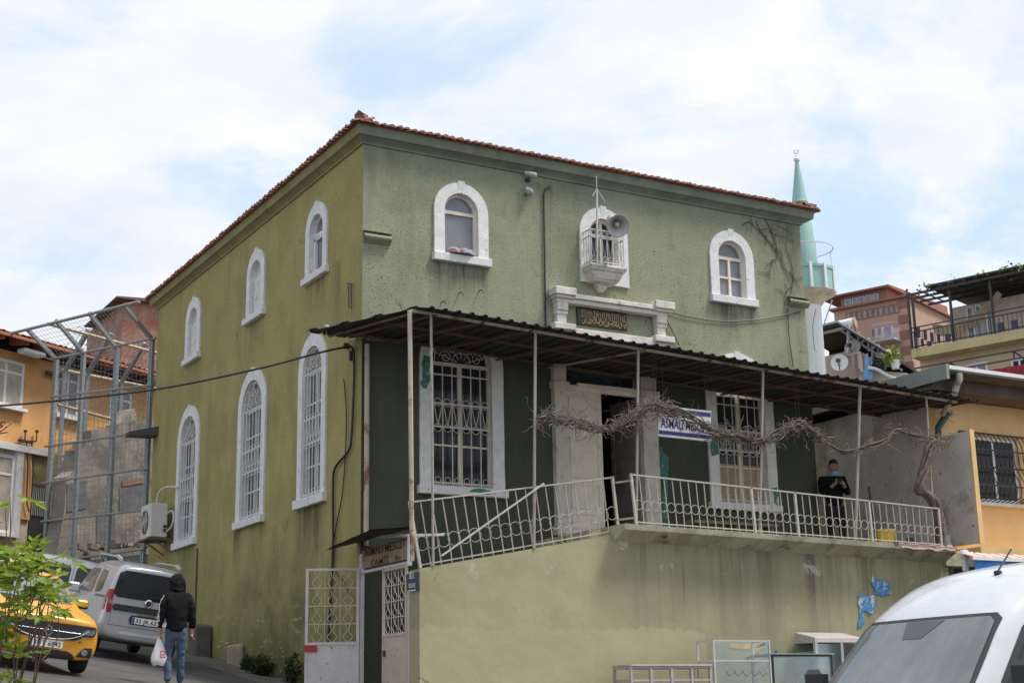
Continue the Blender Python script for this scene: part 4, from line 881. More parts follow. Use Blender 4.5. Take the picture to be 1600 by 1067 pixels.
def simple_window(pl,par,a0,a1,z0,z1,mf,mg,fr_=.06,mull=1,sill=None,tr=None,d=.0):
    b=MB(); t=fr_
    pl.bx(b,a0,a0+t,z0,z1,d+.03,d-.05); pl.bx(b,a1-t,a1,z0,z1,d+.03,d-.05); pl.bx(b,a0+t,a1-t,z1-t,z1,d+.029,d-.05); pl.bx(b,a0+t,a1-t,z0,z0+t,d+.029,d-.05)
    for k in range(mull):
        a=a0+(a1-a0)*(k+1)/(mull+1); pl.bx(b,a-t*.45,a+t*.45,z0+t,z1-t,d+.025,d-.04)
    if tr: pl.bx(b,a0+t,a1-t,z0+(z1-z0)*tr-t*.4,z0+(z1-z0)*tr+t*.4,d+.027,d-.04)
    wdw=b.build('window',mf,par); b=MB(); pl.bx(b,a0+t*.6,a1-t*.6,z0+t*.6,z1-t*.6,d+.008,d-.04); b.build('pane',mg,wdw)
    if sill: b=MB(); pl.bx(b,a0-.08,a1+.08,z0-.10,z0-.005,d+sill,d-.05); b.build('sill',m_white,wdw)
    return wdw
# ---------------------------------------------------------------- orange house on the left
O=Pl(PD(0,560,42),58)
oh=thing('orange_house','two storey orange house with tiled roof behind the wire ball cage','house',(O.o.x,O.o.y,3.5))
m_or=mat('orange paint',(.70,.38,.15),.9,.12,1.2,bump=.15,bs=30,stain=(.45,.26,.12),sth=(.55,.72),ss=1.4,sst=(1,1,.3))
m_cream=mat('cream plaster',(.58,.50,.36),.9,.15,1.5,bump=.2,bs=30,stain=(.32,.27,.2),sth=(.5,.7),ss=1.5)
m_tileo=mat('bright roof tile',(.42,.16,.09),.85,.3,3,bump=.3,bs=15,stain=(.26,.13,.08),sth=(.5,.7),ss=3)
aL=O.uv(-150,560)[0]; aR=O.uv(262,600)[0]+4; zw=O.uv(37,562)[1]; zm=O.uv(20,697)[1]
b=MB(); O.bx(b,aL,aR,zm,zw+.15,0,-6.5); b.build('upper_wall',m_or,oh)
b=MB(); O.bx(b,aL,aR,2.,zm,-.02,-6.4); b.build('lower_wall',m_cream,oh)
b=MB(); O.bx(b,aL,O.uv(80,697)[0],zm-.14,zm+.05,.16,-.1); b.build('band',m_white,oh)
ze=O.uv(37,541)[1]
b=MB(); dz=.11
nn=int((aR-aL)/.24)
def rf(u,v): 
    a=aL-.4+(aR-aL+.8)*u; d=.75-4.4*v; return O.W(a,ze+.04+v*4.4*.30+.05*abs(math.sin(a*PI/.24))+.03*noise.noise((a*2,v*6,0)),d)
b.grid(rf,nn*4,8); b.grid(lambda u,v:O.W(aL-.4+(aR-aL+.8)*u,ze-.02+v*4.4*.30,.75-4.4*v),1,1)
for k in range(int((aR-aL)/.9)): a=aL+.9*k; b.hexa([O.W(a,ze-.16,.68),O.W(a+.08,ze-.16,.68),O.W(a+.08,ze-.05,-.1),O.W(a,ze-.05,-.1),O.W(a,ze-.05,.68),O.W(a+.08,ze-.05,.68),O.W(a+.08,ze+.3,-.1),O.W(a,ze+.3,-.1)])
b.build('roof',m_tileo,oh,smooth=False)
b=MB(); b.bar(O.W(aL,ze-.04,.78),O.W(aR,ze-.04,.78),.10,.08); b.build('gutter',m_tileo,oh)
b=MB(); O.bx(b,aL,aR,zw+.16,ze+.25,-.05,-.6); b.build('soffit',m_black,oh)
m_curt=mat('curtained pane',(.42,.37,.31),.3,.3,2.5)
for (x0,x1,yt,yb,mg,ml) in ((-22,36,560,640,m_curt,1),(88,123,572,655,m_glassl,1),(172,206,606,675,m_glassl,1)):
    a0=O.uv(x0,600)[0]; a1=O.uv(x1,600)[0]; z1=O.uv(x1,yt+8)[1]; z0=O.uv(x1,yb)[1]; simple_window(O,oh,a0,a1,z0,z1,m_pvc,mg,.09,ml,.18,.74)
a1=O.uv(20,760)[0]; simple_window(O,oh,aL+.6,a1,O.uv(20,835)[1],O.uv(20,712)[1],m_pvc,m_curt,.09,2,.2,.75)
b=MB(); O.bx(b,a1+.02,O.uv(31,760)[0],O.uv(20,840)[1],O.uv(20,700)[1],.10,-.05); b.build('jamb',m_white,oh)
b=MB(); O.bx(b,O.uv(33,760)[0],O.uv(47,760)[0],O.uv(40,812)[1],zm+.0,.06,-.05); b.build('pilaster',m_or,oh)
a0,a1=O.uv(47,780)[0],O.uv(70,780)[0]; b=MB(); O.bx(b,a0,a1,O.uv(58,870)[1],O.uv(58,760)[1],.02,-.05); dd=b.build('door',m_irond,oh)
b=MB()
for k in range(8): a=a0+(a1-a0)*(k+.5)/8; b.bar(O.W(a,O.uv(58,806)[1],.06),O.W(a,O.uv(58,762)[1],.06),.02)
b.build('grille',m_grey,dd)
b=MB(); O.bx(b,O.uv(49,740)[0],O.uv(95,740)[0],O.uv(58,757)[1],O.uv(58,706)[1],.03,-.05); b.build('boarding',mat('olive board',(.22,.19,.09),.9,.25,4,stain=(.12,.1,.06)),oh)
b=MB(); O.bx(b,O.uv(-30,860)[0],O.uv(12,860)[0],O.uv(5,880)[1],O.uv(5,851)[1],.03,-.05); b.build('vent_opening',m_black,oh)
q=O.p(30,555,.5); sl_=thing('street_lamp','pale street lamp head on an arm under the orange house eave','lamp',q)
b=MB(); b.obox(q,O.h*.42,O.n*.17,V((0,0,.07))); b.build('lamp_head',m_pvc,sl_,bevel=.04); b=MB(); b.tube([q+O.h*.4,O.p(82,563,.02)],.035,6); b.build('arm',m_grey,sl_)
b=MB(); q=O.p(73,584,.15); b.obox(q,O.h*.16,O.n*.05,V((0,0,.05))); b.obox(q+O.h*.32,O.h*.1,O.n*.07,V((0,0,.06))); b.bar(q,q-O.n*.16,.04); tag(b.build('wall_light',m_irond),'dark spotlight bracket on the orange wall left of the caged window','spotlight')
b=MB(); q=O.p(36,690,.1); b.obox(q,O.h*.25,O.n*.05,V((0,0,.03)))
for x in (34,52): 
    r_=O.p(x,690,.12); b.tube([r_,r_+V((0,0,.25))],.02,5); b.lathe([(.0,.25),(.05,.26),(.05,.33),(0,.34)],r_,8)
b.bar(q,O.p(52,690,.12),.04)
tag(b.build('cable_bracket',m_irond),'iron cable bracket with insulators on the orange house','bracket')
for k,(pts) in enumerate((((0,698),(20,693),(36,690)),((36,692),(38,730),(36,780),(40,800)),((44,692),(46,740),(44,775)))):
    wire(('thin cable running along the white band of the orange house','long loose cable hanging down the orange pilaster','short loose cable hanging beside the orange pilaster')[k],crv([O.p(x,y,.14) for x,y in pts],5),.02,m_cable)
# ---------------------------------------------------------------- wire cage of the ball court
Fa=Pl((-.35,14.3,0),-26.7)
m_galv=mat('galvanised steel',(.28,.305,.31),.5,.15,4,metal=.3,stain=(.24,.26,.27),sth=(.5,.7),ss=2)
m_galvb=mat('rust cream steel',(.50,.38,.26),.6,.2,4)
m_mesh=plain('mesh wire',(.19,.20,.205),.5)
cage=thing('ball_court_fence','tall galvanised wire cage with posts leaning outward at the top','fence',Fa.W(2,4.5))
oh_=lambda a,z: Fa.W(a,z,0)
pb=[(88,562,56,512,74),(131,552,108,495,122),(183,545,162,483,174),(238,530,216,472,230)]
tops=[];bend=[]
for x,y,tx,ty,bx_ in pb:
    a,z=Fa.uv(x,y); hh=1.05
    tp=Fa.W(a,0,1.05); 
    # height of the outrigger from its image height at its own place
    dpt=PN(tx,ty,Fa.o+Fa.n*1.05,Fa.n); tp.z=dpt.z
    bend.append(Fa.W(a,z)); tops.append(tp)
    b=MB(); b.bar(Fa.W(a,4.),Fa.W(a,z),.12,.10,up=Fa.n); b.bar(Fa.W(a,z),tp,.095,.08,up=Fa.h); b.build('post',m_galv,cage)
ext=Fa.h*.9
b=MB(); b.tube([tops[-1]-Fa.h*.6,tops[0]+ext],.045,6); b.build('rail',m_galv,cage)
for yl,yr,xl,xr in ((562,529,82,246),(621,602,80,240),(698,674,73,240),(755,732,69,235),(815,797,67,231),(880,858,66,228)):
    p=Fa.p(xl,yl,.07); q=Fa.p(xr,yr,.07); b=MB(); b.tube([p,q],.032,6); b.build('rail',m_galv,cage)
aA,aB=sorted(((bend[0]-Fa.o).dot(Fa.h),(bend[-1]-Fa.o).dot(Fa.h))); aA-=.8
b=MB(); st=.16
nv=int((11.3-4.6)/st)
a=aA
while a<aB:
    b.tube([Fa.W(a,4.6,.06),Fa.W(a,bend[0].z+(bend[-1].z-bend[0].z)*0,.06)],.0045,3,False); a+=st
for k in range(nv): b.tube([Fa.W(aA,4.6+k*st,.06),Fa.W(aB,4.6+k*st,.06)],.0045,3,False)
nU=int((aB-aA)/st)
for k in range(nU+1):
    s=k/nU; b.tube([bend[0].lerp(bend[-1],1-s) if False else bend[0]+(bend[-1]-bend[0])*s,tops[0]+(tops[-1]-tops[0])*s],.005,3,False)
for k in range(8): b.tube([bend[0].lerp(tops[0],k/8),bend[-1].lerp(tops[-1],k/8)],.005,3,False)
b.build('wire_mesh',m_mesh,cage)
# second side of the cage, turning away along the orange house
Fb=Pl(Fa.W((tops[0]-Fa.o).dot(Fa.h)+.5,0,0),61)
cage2=thing('ball_court_fence','far side of the wire cage with rusty cream rails before the orange house','fence',Fb.o)
for (xl,yl,xr,yr) in ((96,578,243,607),(90,632,200,662)):
    b=MB(); b.tube([Fb.p(xl,yl),Fb.p(xr,yr)],.05,6); b.build('rail',m_galvb,cage2)
b=MB(); b.tube([Fb.p(40,513,.9),Fb.p(250,568,.9)],.05,6); b.build('rail',m_galvb,cage2)
zb0=Fb.uv(96,578)[1]
for x,yt,tx,ty in ((101,580,92,560),(137,584,120,532),(190,597,170,547),(236,606,218,558)):
    b=MB(); a,z=Fb.uv(x,yt); t_=Fb.W(a,z+1.1,.9); b.bar(Fb.W(a,4.5),Fb.W(a,z),.11); b.bar(Fb.W(a,z),t_,.11); b.build('post',m_galv,cage2)
b=MB(); a0,a1=Fb.uv(84,580)[0],Fb.uv(252,610)[0]; zT=zb0; a=a0
while a<a1: b.tube([Fb.W(a,5.5),Fb.W(a,zT),Fb.W(a,zT+1.1,.9)],.006,3,False); a+=.2
for k in range(int((zT-5.5)/.2)): b.tube([Fb.W(a0,5.5+.2*k),Fb.W(a1,5.5+.2*k)],.006,3,False)
for k in range(1,7): b.tube([Fb.W(a0,zT+1.1*k/6,.9*k/6),Fb.W(a1,zT+1.1*k/6,.9*k/6)],.009,3,False)
b.build('wire_mesh',m_mesh,cage2)
# ---------------------------------------------------------------- ruined wall and brick house
Rw=Pl(O.W(O.uv(150,700)[0],0,2.2),58)
m_ruin=mat('weathered render',(.27,.235,.20),.95,.3,1.0,bump=.6,bs=8,stain=(.14,.13,.12),sth=(.45,.6),ss=.9,speck=(.36,.31,.27),spth=(.62,.7),sps=5.)
ru=thing('ruined_wall','broken grey brown rendered wall with ragged top behind the cage','wall',Rw.W(0,4.5))
b=MB(); Rw.poly(b,[(86,880),(100,800),(104,745),(116,735),(122,702),(131,700),(134,690),(142,690),(143,672),(166,669),(167,674),(182,674),(186,662),(196,652),(204,640),(212,638),(214,657),(236,655),(250,655),(255,880)],.0,-.5); b.build('wall',m_ruin,ru)
for x0,y0,x1,y1 in ((104,756,134,800),(186,762,232,800),(150,800,180,850)): b=MB(); Rw.quad(b,x0,y1,x1,y1-6,x1,y0-6,x0,y0,.02,-.3); b.build('blocked_window',mat('grey boarding',(.13,.135,.14),.8,.3,3),ru)
b=MB(); Rw.quad(b,190,752,226,745,226,754,190,760,.03,-.3); b.build('brick_patch',brick('exposed brick',(.30,.12,.075),(.22,.09,.06),(.3,.27,.24),4.),ru)
rr=random.Random(8)
b=MB(); 
for k in range(60):
    x=rr.uniform(95,225); q=Rw.p(x,858-(x-95)*.06,rr.uniform(.2,.9)); s=rr.uniform(.05,.15); q.z+=.0
    b.obox(q,V((rr.uniform(.5,1),rr.uniform(-.5,.5),rr.uniform(-.3,.3)))*s,V((rr.uniform(-.4,.4),rr.uniform(.5,1),0))*s,V((0,rr.uniform(-.3,.3),.6))*s)
tag(b.build('rubble',mat('rubble',(.26,.19,.15),.95,.3,6)),kind='stuff')
b=MB(); Fa.quad(b,60,905,250,886,250,862,60,884,-.05,-.5); tag(b.build('court_kerb_wall',m_ruin),'low grey wall under the wire cage behind the parked cars','wall')
Bk=Pl(PD(200,560,60),90)
bh=thing('brick_house','tall red brick house with patchy plaster rising behind the cage','house',Bk.o)
a0=Bk.uv(189.5,560)[0]; zt=Bk.uv(200,471)[1]
b=MB(); Bk.bx(b,a0,a0+6,3,zt,0,-6); b.build('wall',brick('red brick',(.36,.125,.075),(.27,.09,.06),(.33,.25,.2),3.2,stain=(.36,.24,.18)),bh)
b=MB(); b.hexa([Bk.W(a0-.4,zt+.02,.35),Bk.W(a0+2.6,zt-.05,.35),Bk.W(a0+2.6,zt-.05,-5),Bk.W(a0-.4,zt+.02,-5),Bk.W(a0-.4,zt+.08,.35),Bk.W(a0+2.6,zt+.22,.35),Bk.W(a0+2.6,zt+.22,-5),Bk.W(a0-.4,zt+.08,-5)]); b.build('roof',m_rustd,bh)
b=MB(); b.hexa([(-.72,13.2,8.70),(-.0,13.0,8.72),(-.0,13.6,8.72),(-.72,13.6,8.70),(-.72,13.2,8.80),(-.0,13.0,8.96),(-.0,13.6,8.96),(-.72,13.6,8.80)]); tag(b.build('timber_ledge',m_irond),'dark timber ledge sticking out of the rear side wall','ledge')
# ---------------------------------------------------------------- minaret
AX=PD(1266.5,560,41); 
mn=thing('minaret','slim white minaret with turquoise balcony and spire beside the mosque','minaret',(AX.x,AX.y,5))
zz_=lambda py: PN(1262,py,AX,(_f.x,_f.y,0)).z
kx=41/FPX*1.02
m_turq=mat('pale turquoise sheet',(.29,.47,.43),.6,.1,2.5,stain=(.48,.42,.25),sth=(.60,.72),ss=1.2,sst=(1,1,.15))
m_mwhite=mat('white shaft paint',(.72,.73,.73),.7,.06,1.5,stain=(.50,.48,.44),sth=(.6,.75),ss=1.2,sst=(1,1,.2))
b=MB(); b.lathe([(21.5*kx,4.5),(21.5*kx,zz_(478)),(24*kx,zz_(474))],(AX.x,AX.y,0),28); b.build('shaft',m_mwhite,mn,smooth=True)
b=MB(); b.lathe([(22*kx,zz_(480)),(30*kx,zz_(470)),(43*kx,zz_(464)),(46*kx,zz_(461))],(AX.x,AX.y,0),16); b.build('corbel',mat('stained cream',(.50,.42,.30),.85,.2,2,stain=(.25,.15,.09)),mn)
z0,z1=zz_(461),zz_(424); b=MB(); b.lathe([(45*kx,z0),(45*kx,z1),(43*kx,z1),(43*kx,z0)],(AX.x,AX.y,0),12); b.lathe([(46.5*kx,z1-.08),(46.5*kx,z1),(42*kx,z1+.01),(42*kx,z1-.08)],(AX.x,AX.y,0),12); par=b.build('balcony',m_turq,mn)
for k in range(12):
    b=MB(); a=2*PI*k/12; c_=V((AX.x+46*kx*math.cos(a),AX.y+46*kx*math.sin(a),0)); b.bar(c_+V((0,0,z0)),c_+V((0,0,z1+.03)),.08,.05); b.build('balcony_post',m_mwhite,par)
b=MB(); b.ring((AX.x,AX.y,zz_(391)),(0,0,1),46*kx,.02,30,5)
for k in range(4):
    a=2*PI*k/4-.3; c_=V((AX.x+46*kx*math.cos(a),AX.y+46*kx*math.sin(a),0)); b.tube([c_+V((0,0,z1)),c_+V((0,0,zz_(391)))],.015,5)
b.build('hoop_rail',m_mwhite,par)
b=MB(); b.lathe([(24*kx,z0),(22.5*kx,zz_(424)),(21*kx,zz_(400)),(16*kx,zz_(350)),(12.2*kx,zz_(318)),(12.8*kx,zz_(317)),(12.0*kx,zz_(314)),(3*kx,zz_(254)),(2.5*kx,zz_(252))],(AX.x,AX.y,0),24); b.build('spire',m_turq,mn,smooth=False)
b=MB(); b.lathe([(2*kx,zz_(254)),(5*kx,zz_(251)),(5*kx,zz_(248)),(2*kx,zz_(246)),(1.5*kx,zz_(243))],(AX.x,AX.y,0),12); b.ring((AX.x,AX.y,zz_(237)),(_f.x,_f.y,0),3.2*kx,.02,16,5,PI*.65,PI*2.35); b.build('finial',m_mwhite,mn)
wire('cable looping from the minaret balcony down its white shaft',crv([PD(1275,482,40.2),PD(1270,510,40.1),PD(1273,545,40.1),PD(1277,548,40.1)],5),.009,m_cable)
wire('guy wire slanting from the minaret balcony to the roofs',[PD(1300,470,40.2),PD(1288,505,41.5)],.02,m_ironw)
# ---------------------------------------------------------------- yellow house beside the terrace
YF,XW=-1.5,12.92
yh=thing('yellow_house','orange yellow house with barred window and grey plaster side wall','house',(18,2,1.3))
m_yel2=mat('apricot paint',(.74,.49,.23),.9,.1,1.,bump=.1,bs=30,stain=(.62,.40,.19),sth=(.58,.75),ss=1.1)
m_plas=mat('grey plaster',(.62,.56,.50),.95,.16,1.2,bump=.4,bs=14,stain=(.30,.265,.24),sth=(.52,.70),ss=1.3,speck=(.12,.11,.1),spth=(.67,.72),sps=9)
zr=PY(1500,579,-2.7).z; zfl=PY(1520,872,YF).z
w0,w1=PY(1484,700,YF).x,PY(1590,700,YF).x; zw0,zw1=PY(1545,784,YF).z,PY(1545,682,YF).z
b=MB(); b.sheet([rect(XW,26,zfl,zr-.35),rect(w0,w1,zw0,zw1)],lambda a,z:V((a,YF,z))); b.wall(rect(w0,w1,zw0,zw1),lambda a,z:V((a,YF,z)),lambda a,z:V((a,YF+.2,z))); b.build('front_wall',m_yel2,yh)
b=MB(); b.box(XW,XW+.25,YF+.01,8,4.4,zr-.3); b.build('side_wall',m_plas,yh)
b=MB(); b.box(XW+.26,26,7.8,8,1,zr-.3); b.box(25.8,26,YF+.01,7.8,1,zr-.3); b.build('rear_walls',m_yel2,yh)
zs0=PX(1515,850,XW).z; zs1=PX(1512,673,XW).z
b=MB(); b.box(XW,XW+.12,-2.62,YF-.003,zs0,zs1); b.build('wing_wall',m_plas,yh)
b=MB(); b.box(XW+.0,XW+.13,-2.66,-2.623,zs0-.02,zs1+.03); b.build('wing_edge',m_yel2,yh)
b=MB(); b.box(XW-.02,26,YF-.0,YF+.4,.6,zfl-.0); b.box(XW-.3,XW+.2,YF-.5,YF-.002,.6,4.2); b.build('lower_wall',mat('brown stained wall',(.27,.16,.075),.9,.3,1.5,stain=(.13,.09,.06)),yh)
b=MB(); b.box(XW-.02,26,-2.68,YF-.004,zfl-.14,zfl+.1); b.build('floor_band',m_yel2,yh)
b=MB(); b.box(12.35,27,-2.7,8.5,zr-.02,zr+.05); b.build('roof',mat('roof sheet',(.30,.31,.31),.7,.2,3),yh)
b=MB(); b.box(12.32,12.40,-2.73,8.5,zr-.22,zr+.10); b.build('side_gutter',mat('grey green fascia',(.25,.285,.26),.6,.15,2),yh)
b=MB(); b.box(12.41,27,-2.74,-2.66,zr+.0,zr+.08); b.build('front_trim',m_pvc,yh)
b=MB(); b.box(12.42,27,-2.6,YF,zr-.06,zr-.03); b.box(12.42,27,-2.2,YF-.01,zr-.34,zr-.065); b.build('soffit',mat('dark soffit',(.12,.09,.07),.9,.3,2),yh)
fpl=Pl((0,YF,0),90)
wn_=simple_window(fpl,yh,w0,w1,zw0,zw1,m_pvc,m_glass,.08,2,None,None,-.1)
b=MB(); g0,g1=w0+.3,w1+.25
for k in range(15):
    x=g0+(g1-g0)*k/14; b.tube(crv([(x,YF-.02,zw1+.05),(x,YF-.16,zw1-.2),(x,YF-.2,zw0+.8),(x,YF-.42,zw0+.35),(x,YF-.38,zw0+.08),(x,YF-.05,zw0-.02)],4),.012,5)
for z,d in ((zw1+.05,.03),(zw1-.35,.18),(zw0+.75,.21),(zw0+.30,.42),(zw0-.02,.04)): b.bar((g0,YF-d,z),(g1,YF-d,z),.02,.035)
b.build('window_grille',m_irond,wn_)
b=MB(); b.box(g0-.1,g1+.2,YF-.14,YF,zw0-.09,zw0-.025); b.build('sill',m_white,wn_)
pp=thing('downpipe','white and grey plastic downpipe at the corner of the yellow house roof','downpipe',PY(1490,620,-2.2))
b=MB(); b.tube(crv([PY(1497,578,-2.6),PY(1499,592,-2.55),PY(1495,600,-2.4),PY(1492,612,-2.3)],4),.075,10); b.build('white_bend',m_pvc,pp,smooth=True)
b=MB(); b.tube([PY(1492,614,-2.3),PY(1484,628,-2.0),PY(1472,648,-1.75)],.065,10); b.build('grey_bend',m_grey,pp,smooth=True)
b=MB(); b.tube([PY(1480,646,-1.75),PY(1466,668,-1.7),PY(1466,690,-1.7)],.075,10); b.build('green_sleeve',plain('green hose',(.05,.10,.085),.6),pp,smooth=True)
b=MB(); p=PY(1488,648,YF-.15); b.tube([p,p+V((-.12,0,.1)),p+V((-.12,0,-.1)),p+V((.05,0,-.18))],.02,5); b.lathe([(0,0),(.06,.02),(.06,.08),(0,.1)],p,10); b.bar(p,p+V((0,.15,0)),.03); tag(b.build('wall_lamp',m_grey),'small curled wall lamp on the yellow house beside the downpipe','lamp')
b=MB(); b.tube([(12.7,-1.95,5.0),(12.7,-1.95,1.2)],.085,10); tag(b.build('waste_pipe',m_grey),'grey waste pipe below the plaster wing wall','pipe')
# striped shop awning and blue sheet
YA=-3.6
sa=thing('shop_awning','red and white striped awning of the yellow house shop','awning',PY(1560,880,YA))
def stripes():
    t=NT('red white stripe'); g=t.n('ShaderNodeNewGeometry'); q=t.n('ShaderNodeSeparateXYZ'); t.l(g.outputs['Position'],q.inputs[0])
    f=t.math('FRACT',t.math('MULTIPLY',t.math('ADD',q.outputs[0],50.),4.6),0); return t.finish(t.mix(t.math('GREATER_THAN',f,.52),(.72,.66,.6),(.50,.10,.06)),.8)
zA=PY(1520,873,YA).z; xA=PY(1521,873,YA).x
b=MB(); b.grid(lambda u,v:V((xA-.03+8*u,YA+.45*(1-v)-.0,zA+.05+.14*(1-v)+.008*math.sin(u*90))),60,4); b.build('cloth',stripes(),sa)
b=MB(); b.bar((xA-.03,YA,zA+.02),(xA+8,YA,zA+.02),.05,.07); b.build('bar',m_pvc,sa)
b=MB(); p=PY(1507,866,YA+.3); b.lathe([(0,-.05),(.10,-.05),(.10,.05),(0,.05)],p,14,(0,1,0)); b.obox(p+V((.0,0,-.15)),(.05,0,0),(0,.04,0),(0,0,.18)); b.bar(p,(p.x+.35,YA+.42,p.z+.06),.04); b.build('bracket',m_pvc,sa)
b=MB(); b.grid(lambda u,v:V((xA+.05+6*u,YA+.02+.03*math.sin(u*40+v*3),zA-.02-.9*v)),50,8); tag(b.build('blue_sheet',mat('blue tarpaulin',(.03,.17,.50),.5,.3,2,bump=.3,bs=4)),'bright blue tarpaulin hanging below the striped awning','tarpaulin')
# ---------------------------------------------------------------- apartment block with the balcony
H2=Pl(PD(1428,552,66),-18.7)
H3=Pl(H2.W(0,0,-1.6),-18.7)
ab=thing('apartment_block','cream apartment block with yellow edged balcony and vine pergola','building',H2.o)
m_peach=mat('peach plaster',(.60,.46,.32),.9,.12,.8,stain=(.46,.36,.26),sth=(.55,.75),ss=.8)
m_pinkw=mat('pinkish plaster',(.56,.46,.40),.9,.15,.8,stain=(.42,.35,.30),sth=(.55,.7),ss=.9)
m_yband=mat('yellow band',(.56,.46,.24),.9,.15,1.,stain=(.22,.17,.09),sth=(.56,.7),ss=1.2,sst=(1,1,.12))
m_navy=plain('navy panel',(.018,.025,.06),.5)
aR=H2.uv(1720,540)[0]; aL=H2.uv(1424,552)[0]; s_=1 if aR>aL else -1
za,zb_=H2.uv(1428,545)[1],H2.uv(1428,559)[1]
lo,hi=sorted((aL,aR))
b=MB(); H2.bx(b,lo,hi,zb_,za,0,-1.7); b.build('balcony_slab',m_yband,ab)
ztop=H2.uv(1428,462)[1]
b=MB(); H3.bx(b,lo,hi,2,zb_,.8,-9); b.build('lower_wall',m_peach,ab)
b=MB(); H3.bx(b,lo+ .0,hi-1.0,zb_+.003,ztop-.25,-.8,-9); b.build('upper_wall',m_pinkw,ab)
for x0,x1 in ((1500,1512),(1514,1524),(1530,1542)):
    a0,a1=sorted((H3.uv(x0,500)[0],H3.uv(x1,500)[0])); simple_window(H3,ab,a0,a1,za+.02,za+2.1,m_pvc,m_glassl,.08,0,None,None,-.75)
for x0,x1,zt_,hh in ((1497,1532,566,1.1),(1569,1596,557,1.5)):
    a0,a1=sorted((H2.uv(x0,570)[0],H2.uv(x1,570)[0])); z1=H2.uv(x0,zt_)[1]; simple_window(H3,ab,a0,a1,z1-hh,z1,m_pvc,m_glassl if x0<1540 else m_glass,.10,1,.1,.6,.83)
rl=MB(); 
for z in (za+.98,za+.78,za+.10): rl.bar(H2.W(lo,z,-.05),H2.W(hi,z,-.05),.05,.05)
a=lo
while a<hi: rl.bar(H2.W(a,za,-.05),H2.W(a,za+.8,-.05),.022); a+=.20
rl.build('balcony_railing',m_irond,ab)
for x,y0,wx,hy in ((1435,519.6,2.4,8),(1445.5,523,2.4,8),(1456,527,2.4,7.5),(1466.5,529,2.4,6.5),(1481,528,4.4,6),(1431,534,2.2,8),(1441,535.5,2.2,6),(1451.7,537,2.2,4),(1563.6,511,5,7),(1585,507,5,7)):
    b=MB(); u0,u1=sorted((H2.uv(x-wx,y0)[0],H2.uv(x+wx,y0)[0])); z=H2.uv(x,y0)[1]; hz=(H2.uv(x,y0-hy)[1]-z); H2.bx(b,u0,u1,z-hz,z+hz,.01,-.03); b.build('panel',m_navy,ab)
for x,y in ((1427,462),(1486,475),(1551,445),(1420,458)):
    b=MB(); u=H2.uv(x,500)[0]; b.bar(H2.W(u,zb_,-.1),H2.W(u,ztop+.05,-.1),.09); b.build('pergola_post',m_irond,ab)
b=MB()
for d in (0,-.7,-1.4,-2.2): b.bar(H2.W(lo,ztop+.08,d),H2.W(hi,ztop+.08,d),.07,.10)
a=lo
while a<hi: b.bar(H2.W(a,ztop+.16,.3),H2.W(a,ztop+.16,-2.6),.05,.05); a+=.55
H2.bx(b,lo+0,hi-1.0,ztop+.25,ztop+.33,.1,-9)
b.build('pergola',m_irond,ab)
m_leafy=mat('yellow green vine leaf',(.22,.27,.04),.6,.4,5)
rr=random.Random(21); b=MB()
for k in range(420):
    a=rr.uniform(lo,hi); q=H2.W(a,ztop+.3+rr.gauss(0,.12),rr.uniform(-1.2,.35))
    if noise.noise((a*.9,0,3))<-.05: continue
    s=rr.uniform(.06,.13); n_=V((rr.gauss(0,1),rr.gauss(0,1),rr.gauss(0,1))).normalized(); u_=n_.orthogonal().normalized()*s; v_=n_.cross(u_)
    b.add([q-u_,q+v_*.6,q+u_,q-v_*.6],[(0,1,2,3)])
tag(b.build('pergola_vine',m_leafy),'young green vine leafing over the balcony pergola','vine')
b=MB(); A0,A1=H3.uv(1455,500)[0],H3.uv(1560,470)[0]
b.grid(lambda u,v:H3.W(A0+(A1-A0)*u,za+1.35+1.0*u-.55*math.sin(PI*u)-.5*v*(1-.8*u)+.06*math.sin(u*19),.0-.5*v),16,3); tag(b.build('shade_cloth',mat('beige cloth',(.55,.47,.37),.9,.15,3)),'beige shade cloth sagging under the pergola','cloth')
zq=H2.uv(1428,580)[1]; b=MB()
for z,d in ((zq,.5),(zq-.35,.5)): b.bar(H2.W(lo,z,d),H2.W(hi,z,d),.06)
for a in (lo+.2,(lo+hi)/2-.7,hi-2): b.bar(H2.W(a,zq,.5),H2.W(a,zq-.2,-.9),.05); b.bar(H2.W(a,zq,.5),H2.W(a,zq-.35,.5),.05)
b.build('lower_frame',m_irond,ab)
b=MB(); A0=H2.uv(1553,586)[0]; A1=H2.uv(1612,575)[0]; zc0=H2.uv(1580,577)[1]
b.grid(lambda u,v:H2.W(A0+(A1-A0)*u,zc0-.25*u*0-.9*v,.55+.05*math.sin(u*14)),20,4); tag(b.build('red_cloth',mat('dark red cloth',(.30,.025,.03),.8,.2,3)),'dark red cloth hung on the lower rail of the apartment block','cloth')
# ---------------------------------------------------------------- brick coloured apartment house far behind
H4=Pl(PD(1360,500,88),-22)
fb=thing('brick_apartments','salmon and brick red apartment house with long window bands','building',H4.o)
m_salm=mat('salmon plaster',(.45,.285,.215),.9,.12,.5,stain=(.40,.25,.18),sth=(.5,.7),ss=.5)
m_redb=mat('brick red plaster',(.28,.135,.10),.9,.15,.6)
e=sorted((H4.uv(1304,500)[0],H4.uv(1420,500)[0])); zt=H4.uv(1306,486)[1]
b=MB(); H4.bx(b,e[0],e[1],3,zt,0,-10); b.build('wall',m_salm,fb)
b=MB(); H4.bx(b,e[0]-.2,e[1]+.2,zt-.0,zt+.14,.25,-10); b.build('cornice',m_redb,fb)
e2=sorted((H4.uv(1311,470)[0],H4.uv(1384,470)[0])); zt2=H4.uv(1312,463)[1]
b=MB(); H4.bx(b,e2[0],e2[1],zt+.15,zt2,-.25,-9); b.build('attic_wall',m_redb,fb)
